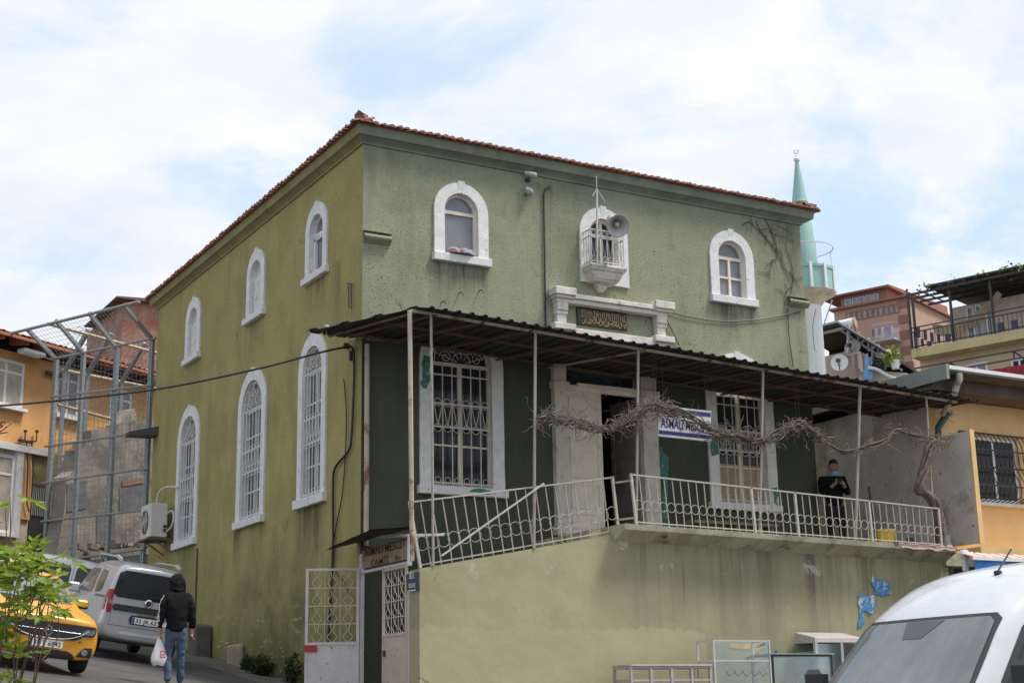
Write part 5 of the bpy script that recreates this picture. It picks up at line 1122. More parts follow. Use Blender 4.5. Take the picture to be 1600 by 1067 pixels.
b=MB(); u0,u1=e2; b.hexa([H4.W(u0-.3,zt2,.1),H4.W(u1+1.2,zt2-.0,.1),H4.W(u1+1.2,zt2,-9),H4.W(u0-.3,zt2,-9),H4.W(u0-.3,zt2+.12,.1),H4.W(u1+1.2,zt2+.1,.1),H4.W(u1+1.2,zt2+.6,-9),H4.W(u0-.3,zt2+.6,-9)]); b.build('roof',m_redb,fb)
lo4,hi4=e
for k in range(10):
    x0=1322+k*8.5; a0,a1=sorted((H4.uv(x0,495)[0],H4.uv(x0+8.1,495)[0])); simple_window(H4,fb,a0,a1,H4.uv(1322,504)[1],H4.uv(1322,489.5)[1],m_redb,m_glassl if k%3 else m_glassb,.06,0)
for k in range(5):
    x0=1318+k*11; a0,a1=sorted((H4.uv(x0,477)[0],H4.uv(x0+9.5,477)[0])); simple_window(H4,fb,a0,a1,zt+.22,zt2-.22,m_grey,m_glassl,.06,0,None,None,-.23)
a0,a1=sorted((H4.uv(1374,530)[0],H4.uv(1408,530)[0])); z1=H4.uv(1306,529)[1]; z0=H4.uv(1306,549)[1]
b=MB(); H4.bx(b,a0,a1,z0,z1,.02,-.3); lg=b.build('loggia',m_pinkw,fb); b=MB(); H4.bx(b,a0,a1,z0-.1,z0,1.,.02); H4.bx(b,a0,a1,z0+.9,z0+.95,1.,.95); b.build('loggia_rail',m_grey,lg)
zz1=H4.uv(1306,488)[1]
for k in range(8): 
    b=MB(); a=H4.uv(1413,500)[0]; H4.bx(b,a-.35,a+.35,zz1-.95*k-.5,zz1-.95*k,.05,-.1); b.build('brick_lattice',m_redb,fb)
rr=random.Random(4)
for k in range(7):
    b=MB(); a=a0+(a1-a0)*(k+.5)/7; w_=(a1-a0)/15
    b.grid(lambda u,v:H4.W(a+w_*(2*u-1),z1-.12-rr.uniform(.5,.6)*v*(1.1 if k%2 else .8),1.05+.05*math.sin(u*5)),4,4)
    c_=((.5,.5,.56),(.30,.32,.5),(.5,.3,.42),(.6,.58,.6),(.35,.2,.38),(.62,.5,.56),(.15,.15,.22))[k]
    tag(b.build('hanging_laundry',mat('cloth%d'%k,c_,.9)),'washing hung on the loggia of the salmon apartment house','laundry','washing on the loggia')
# ---------------------------------------------------------------- house with the steel roof
H5=Pl(PD(1340,560,52),-30)
sh=thing('steel_roof_house','cluttered house with open steel roof and beige parapet behind the awning','house',H5.o)
lo5,hi5=sorted((H5.uv(1285,575)[0],H5.uv(1420,575)[0]))
zq=H5.uv(1300,556)[1]
au=lambda x,y: H5.uv(x,y)
m_beige=mat('beige parapet',(.46,.38,.30),.9,.15,1.)
b=MB(); H5.poly(b,[(1262,640),(1262,560),(1284,558),(1322,549),(1332,553),(1348,571),(1352,640)],0,-.4); b.build('parapet',m_beige,sh)
b=MB(); H5.poly(b,[(1262,640),(1262,517),(1325,514),(1412,568),(1430,640)],-2.4,-3.); b.build('back_wall',m_black,sh)  # coloured black to stand in for the shaded interior
b=MB(); H5.poly(b,[(1262,525),(1320,510),(1414,566),(1413,570),(1320,514),(1262,529)],.8,-3.2); b.build('roof',mat('dark roof sheet',(.075,.065,.06),.8,.3,2),sh)  # underside shade put into the sheet colour
b=MB(); H5.poly(b,[(1262,523.5),(1320,508.5),(1415,565.5),(1414,568),(1320,511.5),(1262,526.5)],.86,.802); b.build('roof_edge',mat('weathered roof edge',(.40,.38,.36),.7,.2,2),sh)
b=MB()
for (x0,y0,x1,y1) in ((1313,516,1412,580),(1338,535,1398,568),(1344,520,1344,540),(1360,530,1360,550),(1375,540,1375,560),(1344,540,1360,530),(1360,550,1375,540),(1366,535,1366,570),(1390,552,1390,575)): b.bar(H5.p(x0,y0,.2),H5.p(x1,y1,.2),.06)
b.bar(H5.p(1332,556,.5),H5.p(1333,512,.5),.09); b.build('steel_truss',m_grey,sh)
b=MB(); H5.poly(b,[(1345,640),(1346,580),(1420,585),(1420,640)],.3,-.5); b.build('lower_wall',m_pinkw,sh)
for lab,x0,y0,x1,y1,d in (('upper white solar water tank on the steel roof house',1283,502,1316,498,-1.5),('lower white solar water tank on the steel roof house',1286,517,1337,506,.2)):
    tk=thing('water_tank',lab,'tank',H5.p(x0,y0,d)); p,q=H5.p(x0,y0,d),H5.p(x1,y1,d); r_=.13 if d<0 else .16
    b=MB(); b.tube([p,q],r_*1.15,14); b.build('barrel',m_pvc,tk,smooth=False); b=MB(); b.tube([q,q+(q-p).normalized()*.06],r_*1.2,14); b.build('end_cap',plain('red cap',(.5,.12,.09),.6) if d<0 else m_salm,tk)
def dish(px_,py_,r,d,lab,mm,dirv=None):
    c_=H5.p(px_,py_,d); t=thing('satellite_dish',lab,'satellite dish',c_); ax_=dirv or ((EYE-c_).normalized()+V((-.25,0,.35))).normalized()
    b=MB(); b.lathe([(0,-.16*r*2),(r*.5,-.13*r*2),(r*.85,-.05*r*2),(r,0),(r*.99,.012),(r*.84,-.04*r*2),(r*.5,-.115*r*2),(0,-.15*r*2)],c_,24,ax_); b.build('reflector',mm,t,smooth=True)
    b=MB(); f_=c_+ax_*r*.75; b.tube([c_-V((0,0,r*.9)),f_],.02,5); b.obox(f_,(.06,0,0),(0,.06,0),(0,0,.06)); b.build('feed_arm',m_irond,t); b=MB(); b.bar(c_-ax_*.1*r,c_-ax_*.2-V((0,0,r*1.3)),.05); b.build('mount',m_grey,t)
dish(1324,574,.31,.9,'big white satellite dish facing the street just above the awning',m_pvc)
dish(1336,546,.32,.3,'grey satellite dish in the shade of the steel roof',m_grey,V((-.9,-.3,.2)).normalized())
dish(1385,556,.30,.35,'white satellite dish tilted at the right end of the steel roof',m_pvc,V((-.5,-.4,.75)).normalized())
rr=random.Random(9)
for k,(x,y,c_,lab) in enumerate(((1347,566,(.50,.42,.35),'beige cloth drying on the steel roof house'),(1352,568,(.26,.16,.12),'brown cloth drying on the steel roof house'),(1358,569,(.55,.5,.46),'off white cloth drying on the steel roof house'),(1363,574,(.16,.42,.66),'sky blue cloth drying on the steel roof house'))):
    b=MB(); q=H5.p(x,y,.6); b.grid(lambda u,v:q+H5.h*(.34*(u-.5))+V((0,0,.25-.62*v*(1.25 if k==3 else 1)))+H5.n*(.05*math.sin(u*7+k)),6,5); tag(b.build('drying_cloth',mat('dry%d'%k,c_,.9)),lab,'laundry')
b=MB(); 
for k in range(9): b.bar(H5.p(1372+2.*k,566+.5*k,.5),H5.p(1372+2.*k,579+.5*k,.5),.03)
b.bar(H5.p(1370,566,.5),H5.p(1391,567,.5),.05); b.bar(H5.p(1370,580,.5),H5.p(1391,582,.5),.05); tag(b.build('balcony_grille',m_irond),'dark barred balcony front on the steel roof house','railing')
b=MB(); b.tube(crv([H5.p(1366,580,.7),H5.p(1380,583,.7),H5.p(1396,592,.7),H5.p(1410,598,.7)],5),.06,7); tag(b.build('white_pipe',m_pvc),'white pipe bending over the low wall behind the awning','pipe')
b=MB(); 
for k in range(110):
    q=H5.p(1404+rr.gauss(0,7),566+rr.gauss(0,7),.9+rr.uniform(-.3,.3)); s=rr.uniform(.07,.13); n_=V((rr.gauss(0,1),rr.gauss(0,1),rr.gauss(0,1))).normalized(); u_=n_.orthogonal().normalized()*s; v_=n_.cross(u_)
    b.add([q-u_,q+v_*.6,q+u_,q-v_*.6],[(0,1,2,3)])
tag(b.build('potted_shrub',m_leafy),'loose yellow green shrub between the steel roof house and apartment block','plant')
b=MB(); q=H5.p(1410,577,.9); b.lathe([(.12,0),(.17,.3),(.18,.3),(.15,.28),(0,.27)],q-V((0,0,.15)),12); tag(b.build('plant_pot',m_pvc),'white plant pot below the yellow green shrub','pot')
# ---------------------------------------------------------------- vehicles
def slope_pose(o,x,y,h,z_off=0.):
    h=V((h[0],h[1],0)).normalized(); e=.9
    f=V((h.x,h.y,(gz(x+h.x*e,y+h.y*e)-gz(x-h.x*e,y-h.y*e))/(2*e))).normalized()
    l0=V((-h.y,h.x,0)); l=V((l0.x,l0.y,(gz(x+l0.x*.7,y+l0.y*.7)-gz(x-l0.x*.7,y-l0.y*.7))/1.4)).normalized()
    n=f.cross(l).normalized(); l=n.cross(f)
    m=MX.Identity(4)
    for i,c in enumerate((f,l,n)):
        for j in range(3): m[j][i]=c[j]
    m.translation=V((x,y,gz(x,y)+.015+z_off)); o.location=m.translation; o.rotation_euler=m.to_euler()
    return m
class Car:
    def __init__(s,root,stations,mbody,levels=2,dz=0.):
        s.dz=dz; stations=[(q[0],q[1]+dz,q[2]+dz,q[3]+dz,q[4]+dz,*q[5:]) for q in stations]; s.root=root; vs_=[];fs=[]
        for (x,zb,zm,zbelt,zr,ws,wb,wr) in stations:
            if wr is None: half=[(ws*.84,zb),(ws,zb+.10),(ws+.015,zm),(wb,zbelt),(wb-.06,zr-.03),(wb*.6,zr),(0,zr+.02)]
            else: half=[(ws*.84,zb),(ws,zb+.10),(ws+.015,zm),(wb,zbelt),(wr+.035,zr-.10),(wr-.12,zr-.012),(0,zr+.015)]
            vs_+=[(x,y,z) for y,z in half]+[(x,-y,z) for y,z in half[-2::-1]]
        m=13; n=len(stations)
        for i in range(n-1):
            for k in range(m): fs.append((i*m+k,i*m+(k+1)%m,(i+1)*m+(k+1)%m,(i+1)*m+k))
        for e,fl in ((0,0),((n-1)*m,1)):
            for k in range(6):
                q=(e+k,e+k+1,e+m-2-k,e+m-1-k) if k<5 else (e+5,e+6,e+7)
                fs.append(q)
        me=bpy.data.meshes.new('cage'); me.from_pydata([V(v) for v in vs_],[],fs); me.update()
        bm=bmesh.new(); bm.from_mesh(me); bmesh.ops.recalc_face_normals(bm,faces=bm.faces); bm.to_mesh(me); bm.free()
        ob=bpy.data.objects.new('cage',me); COL.objects.link(ob); md=ob.modifiers.new('s','SUBSURF'); md.levels=levels; md.render_levels=levels
        ev=evalmesh(ob); bpy.data.objects.remove(ob)
        b=MB(); b.v=[v.co.copy() for v in ev.vertices]; b.f=[tuple(p.vertices) for p in ev.polygons]
        s.bvh=BVHTree.FromPolygons(b.v,b.f); s.body=b.build('body',mbody,root,smooth=True)
    def hit(s,ax,a,b_):
        if ax!='t': b_=b_+s.dz
        o,d={'f':((6,a,b_),(-1,0,0)),'r':((-6,a,b_),(1,0,0)),'l':((a,4,b_),(0,-1,0)),'s':((a,-4,b_),(0,1,0)),'t':((a,b_,5),(0,0,-1))}[ax]
        h=s.bvh.ray_cast(V(o),V(d)); d=V(d)
        if h[0] is None: return V(o)+d*4.,-d
        n=h[1]; n=n if n.dot(d)<0 else -n
        return h[0],n
    def patch(s,name,mm,ax,c,off=.006,rnd=.0,nu=10,nv=6,parent=None,label=None,smooth=True):
        c=[V((*p,0)) for p in c]
        def fn(u,v):
            if rnd:
                t=min(v,1-v)
                ins=rnd*(1-math.sqrt(max(0,1-((rnd-t)/rnd)**2))) if t<rnd else 0
                u=ins*.6+u*(1-1.2*ins)
            q=(c[0]*(1-u)+c[1]*u)*(1-v)+(c[3]*(1-u)+c[2]*u)*v
            p,n=s.hit(ax,q.x,q.y); return p+n*off
        ob=MB().grid(fn,nu,nv).build(name,mm,parent or s.root,smooth=smooth)
        if label: ob['label']=label
        return ob
    def P(s,ax,a,b_,off=.01): p,n=s.hit(ax,a,b_); return p+n*off
    def wheel(s,x,y,r,w,mt,mr,sgn):
        b=MB(); b.lathe([(r*.62,-w/2),(r*.93,-w/2),(r,-w/2+.03),(r,w/2-.03),(r*.93,w/2),(r*.62,w/2)],(x,y,r),28,(0,1,0)); t=b.build('wheel',mt,s.root,smooth=False)
        b=MB(); b.lathe([(0,.0),(r*.16,.0),(r*.2,-.02),(r*.55,-.035),(r*.63,.01),(r*.63,-w*.8),(0,-w*.8)],(x,y+sgn*w/2*.86,r),24,(0,sgn,0))
        for k in range(5):
            a=2*PI*k/5; d=V((math.cos(a),0,math.sin(a))); b.bar(V((x,y+sgn*(w/2*.86+.005),r))+d*r*.15,V((x,y+sgn*(w/2*.86-.01),r))+d*r*.6,.06,.03,up=(0,1,0))
        b.build('rim',mr,t)
        # dark arch behind the wheel
        q=MB(); pts=[]
        for rr_ in (1.0,1.17):
            for k in range(17):
                a=PI*k/16-.0; p,n=s.hit('l' if sgn>0 else 's',x+r*rr_*math.cos(a),max(r*.75+r*rr_*math.sin(a),.30)-s.dz); pts.append(p+n*.004)
        q.add(pts,[(k,k+1,17+k+1,17+k) for k in range(16)]+[tuple(range(16,-1,-1))]); q.build('wheel_arch',m_black,s.root)
m_tyre=mat('tyre rubber',(.018,.018,.018),.85,.2,8)
m_rim=plain('alloy',(.42,.43,.44),.3,.8)
m_blk=plain('black plastic',(.022,.022,.024),.45)
m_carglass=plain('car glass',(.025,.028,.03),.05,spec=.45)
m_screen=mat('car windscreen',(.13,.145,.15),.05,.25,.8,stain=(.22,.225,.22),sth=(.45,.75),ss=1.6,sst=(1,1.6,.35),spec=1.1)  # reflections put into the colour as a pale base with streaks
m_lamp=mat('headlight glass',(.22,.23,.24),.06,.6,14,metal=.3)
m_red=plain('red lamp',(.35,.012,.015),.15)
m_plate=plain('number plate',(.74,.74,.72),.4)
m_blue=plain('plate blue',(.02,.07,.35),.4)
m_chrome=plain('chrome',(.65,.66,.68),.12,1.)
m_taxi=plain('taxi yellow paint',(.66,.30,.022),.38,coat=.25)
m_silv=plain('silver paint',(.42,.42,.43),.30,.35,coat=.6)
m_wvan=plain('white van paint',(.56,.57,.59),.25,coat=.5)
m_wkan=plain('white grey paint',(.60,.61,.62),.3,coat=.4)
def plate(car,ax,y0,z0,txt,w=.52,h=.112,sgn=1):
    c=car.P(ax,y0,z0,.02); fx=V((1,0,0)) if ax=='f' else V((-1,0,0)); u=V((0,1,0)) if ax=='f' else V((0,-1,0))
    # reading direction is the viewer's left to right
    b=MB(); b.obox(c,u*w/2,fx*.006,V((0,0,h/2))); p=b.build('number_plate',m_plate,car.root)
    b=MB(); b.obox(c-u*(w/2-.025)+fx*.003,u*.022,fx*.006,V((0,0,h/2-.004))); b.build('blue_band',m_blue,p)
    b=MB(); textmb(b,txt,.098,c+u*.02+V((0,0,-.034))+fx*.0,u,(0,0,1),.010,width=.42)
    b.build('digits',m_blk,p); return p
# --- yellow taxi
tx=thing('taxi','yellow taxi saloon facing the camera behind the leafy sapling','car',local=True)
ST=[(-2.16,.42,.62,.80,.95,.62,.60,None),(-2.10,.32,.62,.86,1.05,.76,.72,None),(-1.55,.24,.6,.92,1.09,.84,.78,None),(-1.30,.18,.58,.93,1.14,.85,.78,.60),(-.75,.17,.58,.94,1.45,.85,.79,.57),(-.2,.17,.58,.94,1.50,.85,.79,.58),(.35,.17,.58,.93,1.44,.85,.79,.57),(.95,.17,.58,.92,1.06,.85,.79,.64),(1.12,.17,.58,.90,1.00,.85,.79,None),(1.65,.19,.56,.84,.94,.85,.80,None),(2.02,.18,.52,.78,.88,.83,.79,None),(2.13,.18,.5,.76,.85,.79,.76,None),(2.18,.21,.5,.72,.80,.70,.68,None)]
c=Car(tx,ST,m_taxi,dz=.03)
c.patch('windscreen',m_screen,'f',((-.66,1.02),(.66,1.02),(.53,1.40),(-.53,1.40)),.005,.12,14,8)
for ax,s in (('l',1),('s',-1)):
    c.patch('side_window',m_carglass,ax,((-.98,.98),(.62,.98),(.18,1.36),(-.72,1.38)),.004,.1,14,6)
    c.patch('pillar_trim',m_blk,ax,((-.22,.97),(-.13,.97),(-.13,1.38),(-.22,1.38)),.007,0,2,4)
    pm=c.P(ax,.55,1.0,.10); b=MB(); b.obox(pm,(.05,0,0),(0,.11,0),(0,0,.075)); b.bar(pm,c.P(ax,.55,.97,-.02),.04); b.build('wing_mirror',m_blk,tx,bevel=.03)
    sh_=MB(); sh_.obox(pm+V((.03,0,.01)),(.035,0,0),(0,.10,0),(0,0,.065)); sh_.build('mirror_shell',m_taxi,tx,bevel=.03)
c.patch('rear_window',m_carglass,'r',((-.6,1.12),(.6,1.12),(.5,1.38),(-.5,1.38)),.005,.1)
c.patch('grille',m_blk,'f',((-.50,.50),(.50,.50),(.60,.70),(-.60,.70)),.012,.15,14,5)
b=MB(); b.tube([c.P('f',y,.495+.17*abs(y/.62)**3,.032) for y in [-.62+.124*k for k in range(11)]],.008,5); b.tube([c.P('f',y,.62,.032) for y in [-.5+.1*k for k in range(11)]],.005,5); b.build('chrome_strip',m_chrome,tx)
c.patch('bonnet_edge',m_blk,'f',((-.70,.70),(.70,.70),(.72,.745),(-.72,.745)),.008,0,16,2)
for s in (-1,1):
    c.patch('headlight_housing',m_blk,'f',((s*.42,.57),(s*.74,.59),(s*.75,.74),(s*.50,.70)),.014,.12,8,4)
    c.patch('headlight',m_lamp,'f',((s*.50,.60),(s*.71,.615),(s*.73,.71),(s*.55,.68)),.020,.2,8,4)
    c.patch('fog_surround',m_blk,'f',((s*.48,.26),(s*.74,.27),(s*.74,.42),(s*.60,.41)),.010,.1,6,4)
    p=c.P('f',s*.62,.335,.012); b=MB(); b.lathe([(.0,0),(.045,0),(.05,.008),(.04,.014),(0,.012)],p,16,(1,0,0)); b.build('fog_lamp',m_lamp,tx)
    p=c.P('f',s*.52,.49,.0); b=MB(); b.lathe([(0,0),(.014,0),(.014,.012),(0,.012)],p,8,(1,0,0)); b.build('parking_sensor',m_blk,tx)
c.patch('lower_grille',m_blk,'f',((-.52,.21),(.52,.21),(.40,.33),(-.40,.33)),.012,.1,12,3)
p=c.P('f',0,.61,.035); b=MB(); D4=[V((0,0,.095)),V((0,.065,0)),V((0,0,-.095)),V((0,-.065,0))]
for k in range(4): b.bar(p+D4[k],p+D4[(k+1)%4],.024,.024,up=(1,0,0))
b.build('diamond_emblem',m_chrome,tx)
plate(c,'f',0,.415,'35 T 6842')
for x in (1.35,-1.28):
    for s in (-1,1): c.wheel(x,s*.755,.31,.2,m_tyre,m_rim,s)
b=MB(); b.box(-.85,-.62,-.28,.28,1.52,1.64); b.build('roof_sign',m_taxi,tx,bevel=.03)
b=MB()
for y in (-.28,.25): b.tube([c.P('f',y-.3,1.035,.015),c.P('f',y,1.03,.018),c.P('f',y+.28,1.05,.018)],.010,4)
b.build('wipers',m_blk,tx)
wl=PG(123,1053); h=V((.0,-.99,0)).normalized(); l=V((-h.y,h.x,0)); cp=wl-h*1.35*.9-l*.80*.9
slope_pose(tx,cp.x,cp.y,h); tx.scale=(.9,)*3
# --- silver people carrier seen from behind
qb=thing('people_carrier','silver people carrier with roof rails seen from behind beside the mosque wall','car',local=True)
ST=[(-1.96,.38,.62,.98,1.58,.77,.78,.66),(-1.95,.34,.62,1.00,1.64,.81,.81,.69),(-1.80,.30,.62,1.02,1.70,.84,.82,.68),(-1.2,.24,.62,1.03,1.72,.85,.83,.67),(-.3,.22,.62,1.03,1.74,.85,.83,.67),(.45,.22,.62,1.02,1.68,.85,.83,.66),(1.2,.22,.62,1.0,1.16,.85,.82,.68),(1.35,.22,.6,.98,1.08,.85,.81,None),(1.8,.26,.56,.86,.98,.80,.76,None),(1.98,.32,.52,.70,.78,.66,.62,None)]
c=Car(qb,ST,m_silv)
c.patch('rear_window',m_carglass,'r',((-.74,1.08),(.74,1.08),(.66,1.56),(-.66,1.56)),.006,.12,14,8)
c.patch('lower_band',m_blk,'r',((-.70,.845),(.70,.845),(.70,.96),(-.70,.96)),.012,.05,14,3)
for s in (-1,1):
    c.patch('tail_lamp',m_red,'r',((s*.71,.80),(s*.80,.80),(s*.785,1.20),(s*.71,1.20)),.016,.1,4,8)
    c.patch('reverse_lamp',m_lamp,'r',((s*.715,.95),(s*.775,.95),(s*.77,1.03),(s*.715,1.03)),.021,.1,3,3)
    ax='l' if s>0 else 's'
    c.patch('rear_side_window',m_carglass,ax,((-1.28,1.14),(-.72,1.08),(-.70,1.53),(-1.22,1.50)),.006,.2,8,6)
    c.patch('front_side_window',m_carglass,ax,((-.55,1.07),(.75,1.07),(.38,1.52),(-.52,1.53)),.006,.1,10,6)
    c.patch('slide_rail',m_blk,ax,((-1.72,1.035),(-.9,1.03),(-.9,1.06),(-1.72,1.065)),.008,0,8,1)
    c.patch('side_lamp_wrap',m_red,ax,((-1.86,.82),(-1.72,.84),(-1.74,1.16),(-1.86,1.18)),.010,.1,4,6)
    b=MB(); zr=1.765; b.tube(crv([(-1.55,s*.60,1.70),(-1.5,s*.60,zr),(-1.3,s*.61,zr+.015),(0,s*.62,zr+.03),(.3,s*.61,zr),(.38,s*.6,1.70)],4),.017,6); b.bar((-1.58,s*.60,1.73),(-1.25,s*.61,1.79),.05,.05); b.build('roof_rail',m_grey,qb)
    pm=c.P(ax,.72,1.08,.12); b=MB(); b.obox(pm,(.06,0,0),(0,.12,0),(0,0,.09)); b.build('wing_mirror',m_wkan,qb,bevel=.03)
c.patch('bumper_strip',plain('pale bumper strip',(.5,.5,.5),.5),'r',((-.50,.445),(.50,.445),(.50,.50),(-.50,.50)),.012,.1,10,2)
c.patch('tailgate_seam',m_blk,'r',((-.70,.585),(.70,.585),(.70,.592),(-.70,.592)),.005,0,14,1)
for s in (-1,1): c.patch('tailgate_seam',m_blk,'r',((s*.70,.59),(s*.706,.59),(s*.706,.86),(s*.70,.86)),.005,0,1,6)
p=c.P('r',0,1.03,.012); b=MB(); b.lathe([(0,0),(.075,0),(.08,.012),(.062,.02),(.055,.014),(0,.016)],p,20,(-1,0,0)); em=b.build('round_emblem',m_chrome,qb); b=MB(); b.lathe([(0,.0165),(.05,.0165),(.05,.018),(0,.019)],p,16,(-1,0,0)); b.build('emblem_disc',m_blk,em)
c.patch('plate_recess',m_blk,'r',((-.32,.64),(.32,.64),(.32,.80),(-.32,.80)),.007,.1,8,3)
b=MB(); b.tube([c.P('r',-.18,.82,.02),c.P('r',.18,.82,.02)],.015,5); b.build('plate_handle',m_chrome,qb)
plate(c,'r',0,.715,'35 JR 62')
b=MB(); b.bar(c.P('r',0,1.14,.02),c.P('r',-.45,1.2,.02),.02); b.build('rear_wiper',m_blk,qb)
for x in (1.30,-1.2):
    for s in (-1,1): c.wheel(x,s*.755,.30,.19,m_tyre,m_rim,s)
h=V((.035,1,0)).normalized(); l=V((-h.y,h.x,0)); wl=PG(131,1021); cp=wl+h*1.2-l*.80
slope_pose(qb,cp.x,cp.y,h); qb.scale=(1,.93,1.03)
# --- pale van parked behind
kv=thing('small_van','pale grey white small van parked across behind the silver people carrier','van',local=True)
ST=[(-2.1,.40,.62,1.0,1.50,.70,.72,.60),(-2.05,.34,.62,1.02,1.70,.80,.80,.68),(-1.8,.28,.62,1.03,1.79,.84,.82,.70),(-1.0,.24,.62,1.04,1.82,.85,.83,.70),(.1,.24,.62,1.04,1.82,.85,.83,.70),(.75,.24,.62,1.03,1.72,.85,.83,.68),(1.35,.24,.62,1.02,1.18,.85,.82,.70),(1.5,.24,.6,1.0,1.12,.85,.81,None),(1.95,.28,.56,.86,.98,.80,.76,None),(2.1,.34,.52,.70,.80,.66,.62,None)]
c=Car(kv,ST,m_wkan)
c.patch('windscreen',m_screen,'f',((-.70,1.15),(.70,1.15),(.58,1.64),(-.58,1.64)),.006,.1,12,6)
for ax in 'ls':
    c.patch('front_side_window',m_carglass,ax,((.02,1.10),(1.02,1.10),(.62,1.60),(.04,1.62)),.006,.12,10,6)
    c.patch('rear_side_window',m_carglass,ax,((-.85,1.10),(-.1,1.10),(-.1,1.62),(-.85,1.62)),.006,.15,8,6)
    c.patch('door_seam',m_blk,ax,((-.045,.35),(-.035,.35),(-.035,1.68),(-.045,1.68)),.004,0,1,10)
    s=1 if ax=='l' else -1; pm=c.P(ax,1.0,1.12,.12); b=MB(); b.obox(pm,(.06,0,0),(0,.11,0),(0,0,.1)); b.build('wing_mirror',m_blk,kv,bevel=.03)
    for x in (1.35,-1.35): c.wheel(x,s*.755,.31,.19,m_tyre,m_rim,s)
    c.patch('headlight',m_lamp,'f',((s*.42,.74),(s*.68,.74),(s*.70,.92),(s*.5,.88)),.015,.2,6,4)
c.patch('grille',m_blk,'f',((-.35,.62),(.35,.62),(.38,.76),(-.38,.76)),.012,.1,8,3)
b=MB(); b.tube([(.55,0,1.78),(.40,0,1.98)],.012,5); b.build('aerial',m_blk,kv)
slope_pose(kv,-2.2,12.3,(.90,-.43,0)); kv.scale=(.95,)*3
# --- large white van at the right
bv=thing('delivery_van','large white delivery van cut off by the right edge, windscreen tilted to the left','van',local=True)
ST=[(-2.75,.55,.8,1.3,2.30,.90,.93,.80),(-2.7,.42,.8,1.3,2.44,.98,.98,.84),(-2.2,.34,.8,1.3,2.50,1.0,1.0,.85),(-.5,.32,.8,1.3,2.52,1.0,1.0,.85),(.45,.32,.8,1.3,2.50,1.0,1.0,.84),(.95,.32,.8,1.28,2.38,1.0,.99,.81),(1.38,.32,.8,1.26,2.13,1.0,.98,.78),(1.55,.32,.8,1.25,2.00,1.0,.98,.77),(2.10,.32,.8,1.20,1.36,.99,.95,.82),(2.28,.34,.78,1.13,1.23,.98,.93,None),(2.6,.38,.7,1.0,1.05,.92,.86,None),(2.74,.42,.62,.85,.90,.80,.74,None)]
c=Car(bv,ST,m_wvan)
c.patch('screen_surround',m_blk,'f',((-.86,1.30),(.86,1.30),(.74,2.02),(-.74,2.02)),.005,.05,40,16)
c.patch('windscreen',m_screen,'f',((-.835,1.32),(.835,1.32),(.715,1.99),(-.715,1.99)),.010,.05,40,16)
c.patch('sensor_patch',plain('dark screen print',(.075,.075,.08),.3),'f',((-.09,1.85),(.12,1.85),(.26,1.985),(-.16,1.985)),.013,0,4,3)
b=MB()
for k in range(4): p=c.P('f',-.62+.02*k,1.40+.11*k,.014); 
b.tube([c.P('f',-.70,1.335,.02),c.P('f',-.25,1.36,.02),c.P('f',.05,1.42,.02)],.014,5); b.tube([c.P('f',0,1.335,.02),c.P('f',.4,1.36,.02),c.P('f',.68,1.44,.02)],.014,5); b.build('wipers',m_blk,bv)
for ax,s in (('l',1),('s',-1)):
    c.patch('window_rubber',m_blk,ax,((.52,1.30),(1.86,1.28),(1.30,1.97),(.52,1.99)),.005,.08,24,12)
    c.patch('side_window',m_carglass,ax,((.56,1.33),(1.78,1.31),(1.25,1.93),(.56,1.95)),.010,.08,24,12)
    c.patch('door_seam',m_blk,ax,((.44,.45),(.45,.45),(.45,2.12),(.44,2.12)),.004,0,1,12)
    c.patch('window_bar',m_blk,ax,((1.28,1.31),(1.32,1.31),(1.12,1.86),(1.09,1.86)),.014,0,1,6)
    pm=c.P(ax,1.66,1.36,.20); b=MB(); b.obox(pm+V((.02,s*.03,.06)),(.07,0,0),(0,.11,0),(0,0,.20)); b.build('wing_mirror',m_blk,bv,bevel=.04)
    b=MB(); b.bar(pm,c.P(ax,1.66,1.28,-.02),.07); b.build('mirror_arm',m_blk,bv)
    for x in (1.75,-1.7): c.wheel(x,s*.88,.35,.23,m_tyre,m_rim,s)
    c.patch('headlight',m_lamp,'f',((s*.52,.95),(s*.80,.95),(s*.82,1.10),(s*.6,1.08)),.015,.2,6,4)
    c.patch('roof_gutter',m_grey,'t',((1.2,s*.79),(-2.5,s*.815),(-2.5,s*.83),(1.2,s*.805)),.004,0,20,1)
b=MB(); p=c.P('t',.95,.25,0); b.lathe([(.035,0),(.03,.025),(.0,.03)],p,12); b.tube([p+V((0,0,.02)),p+V((-.17,0,.20))],.008,5); b.build('aerial',m_blk,bv)
c.patch('grille',m_blk,'f',((-.5,.72),(.5,.72),(.55,.98),(-.55,.98)),.012,.1,8,4)
c.patch('bumper',m_grey,'f',((-.75,.42),(.75,.42),(.78,.62),(-.78,.62)),.012,.1,12,3)
h=V((-.985,.17,0)).normalized()
h=V((math.cos(rad(177.4)),math.sin(rad(177.4)),0)); bvp=V((-2.247,-15.918,0))-h*1.50
bv.location=(bvp.x,bvp.y,2.208-2.0); bv.rotation_euler=(0,0,math.atan2(h.y,h.x))
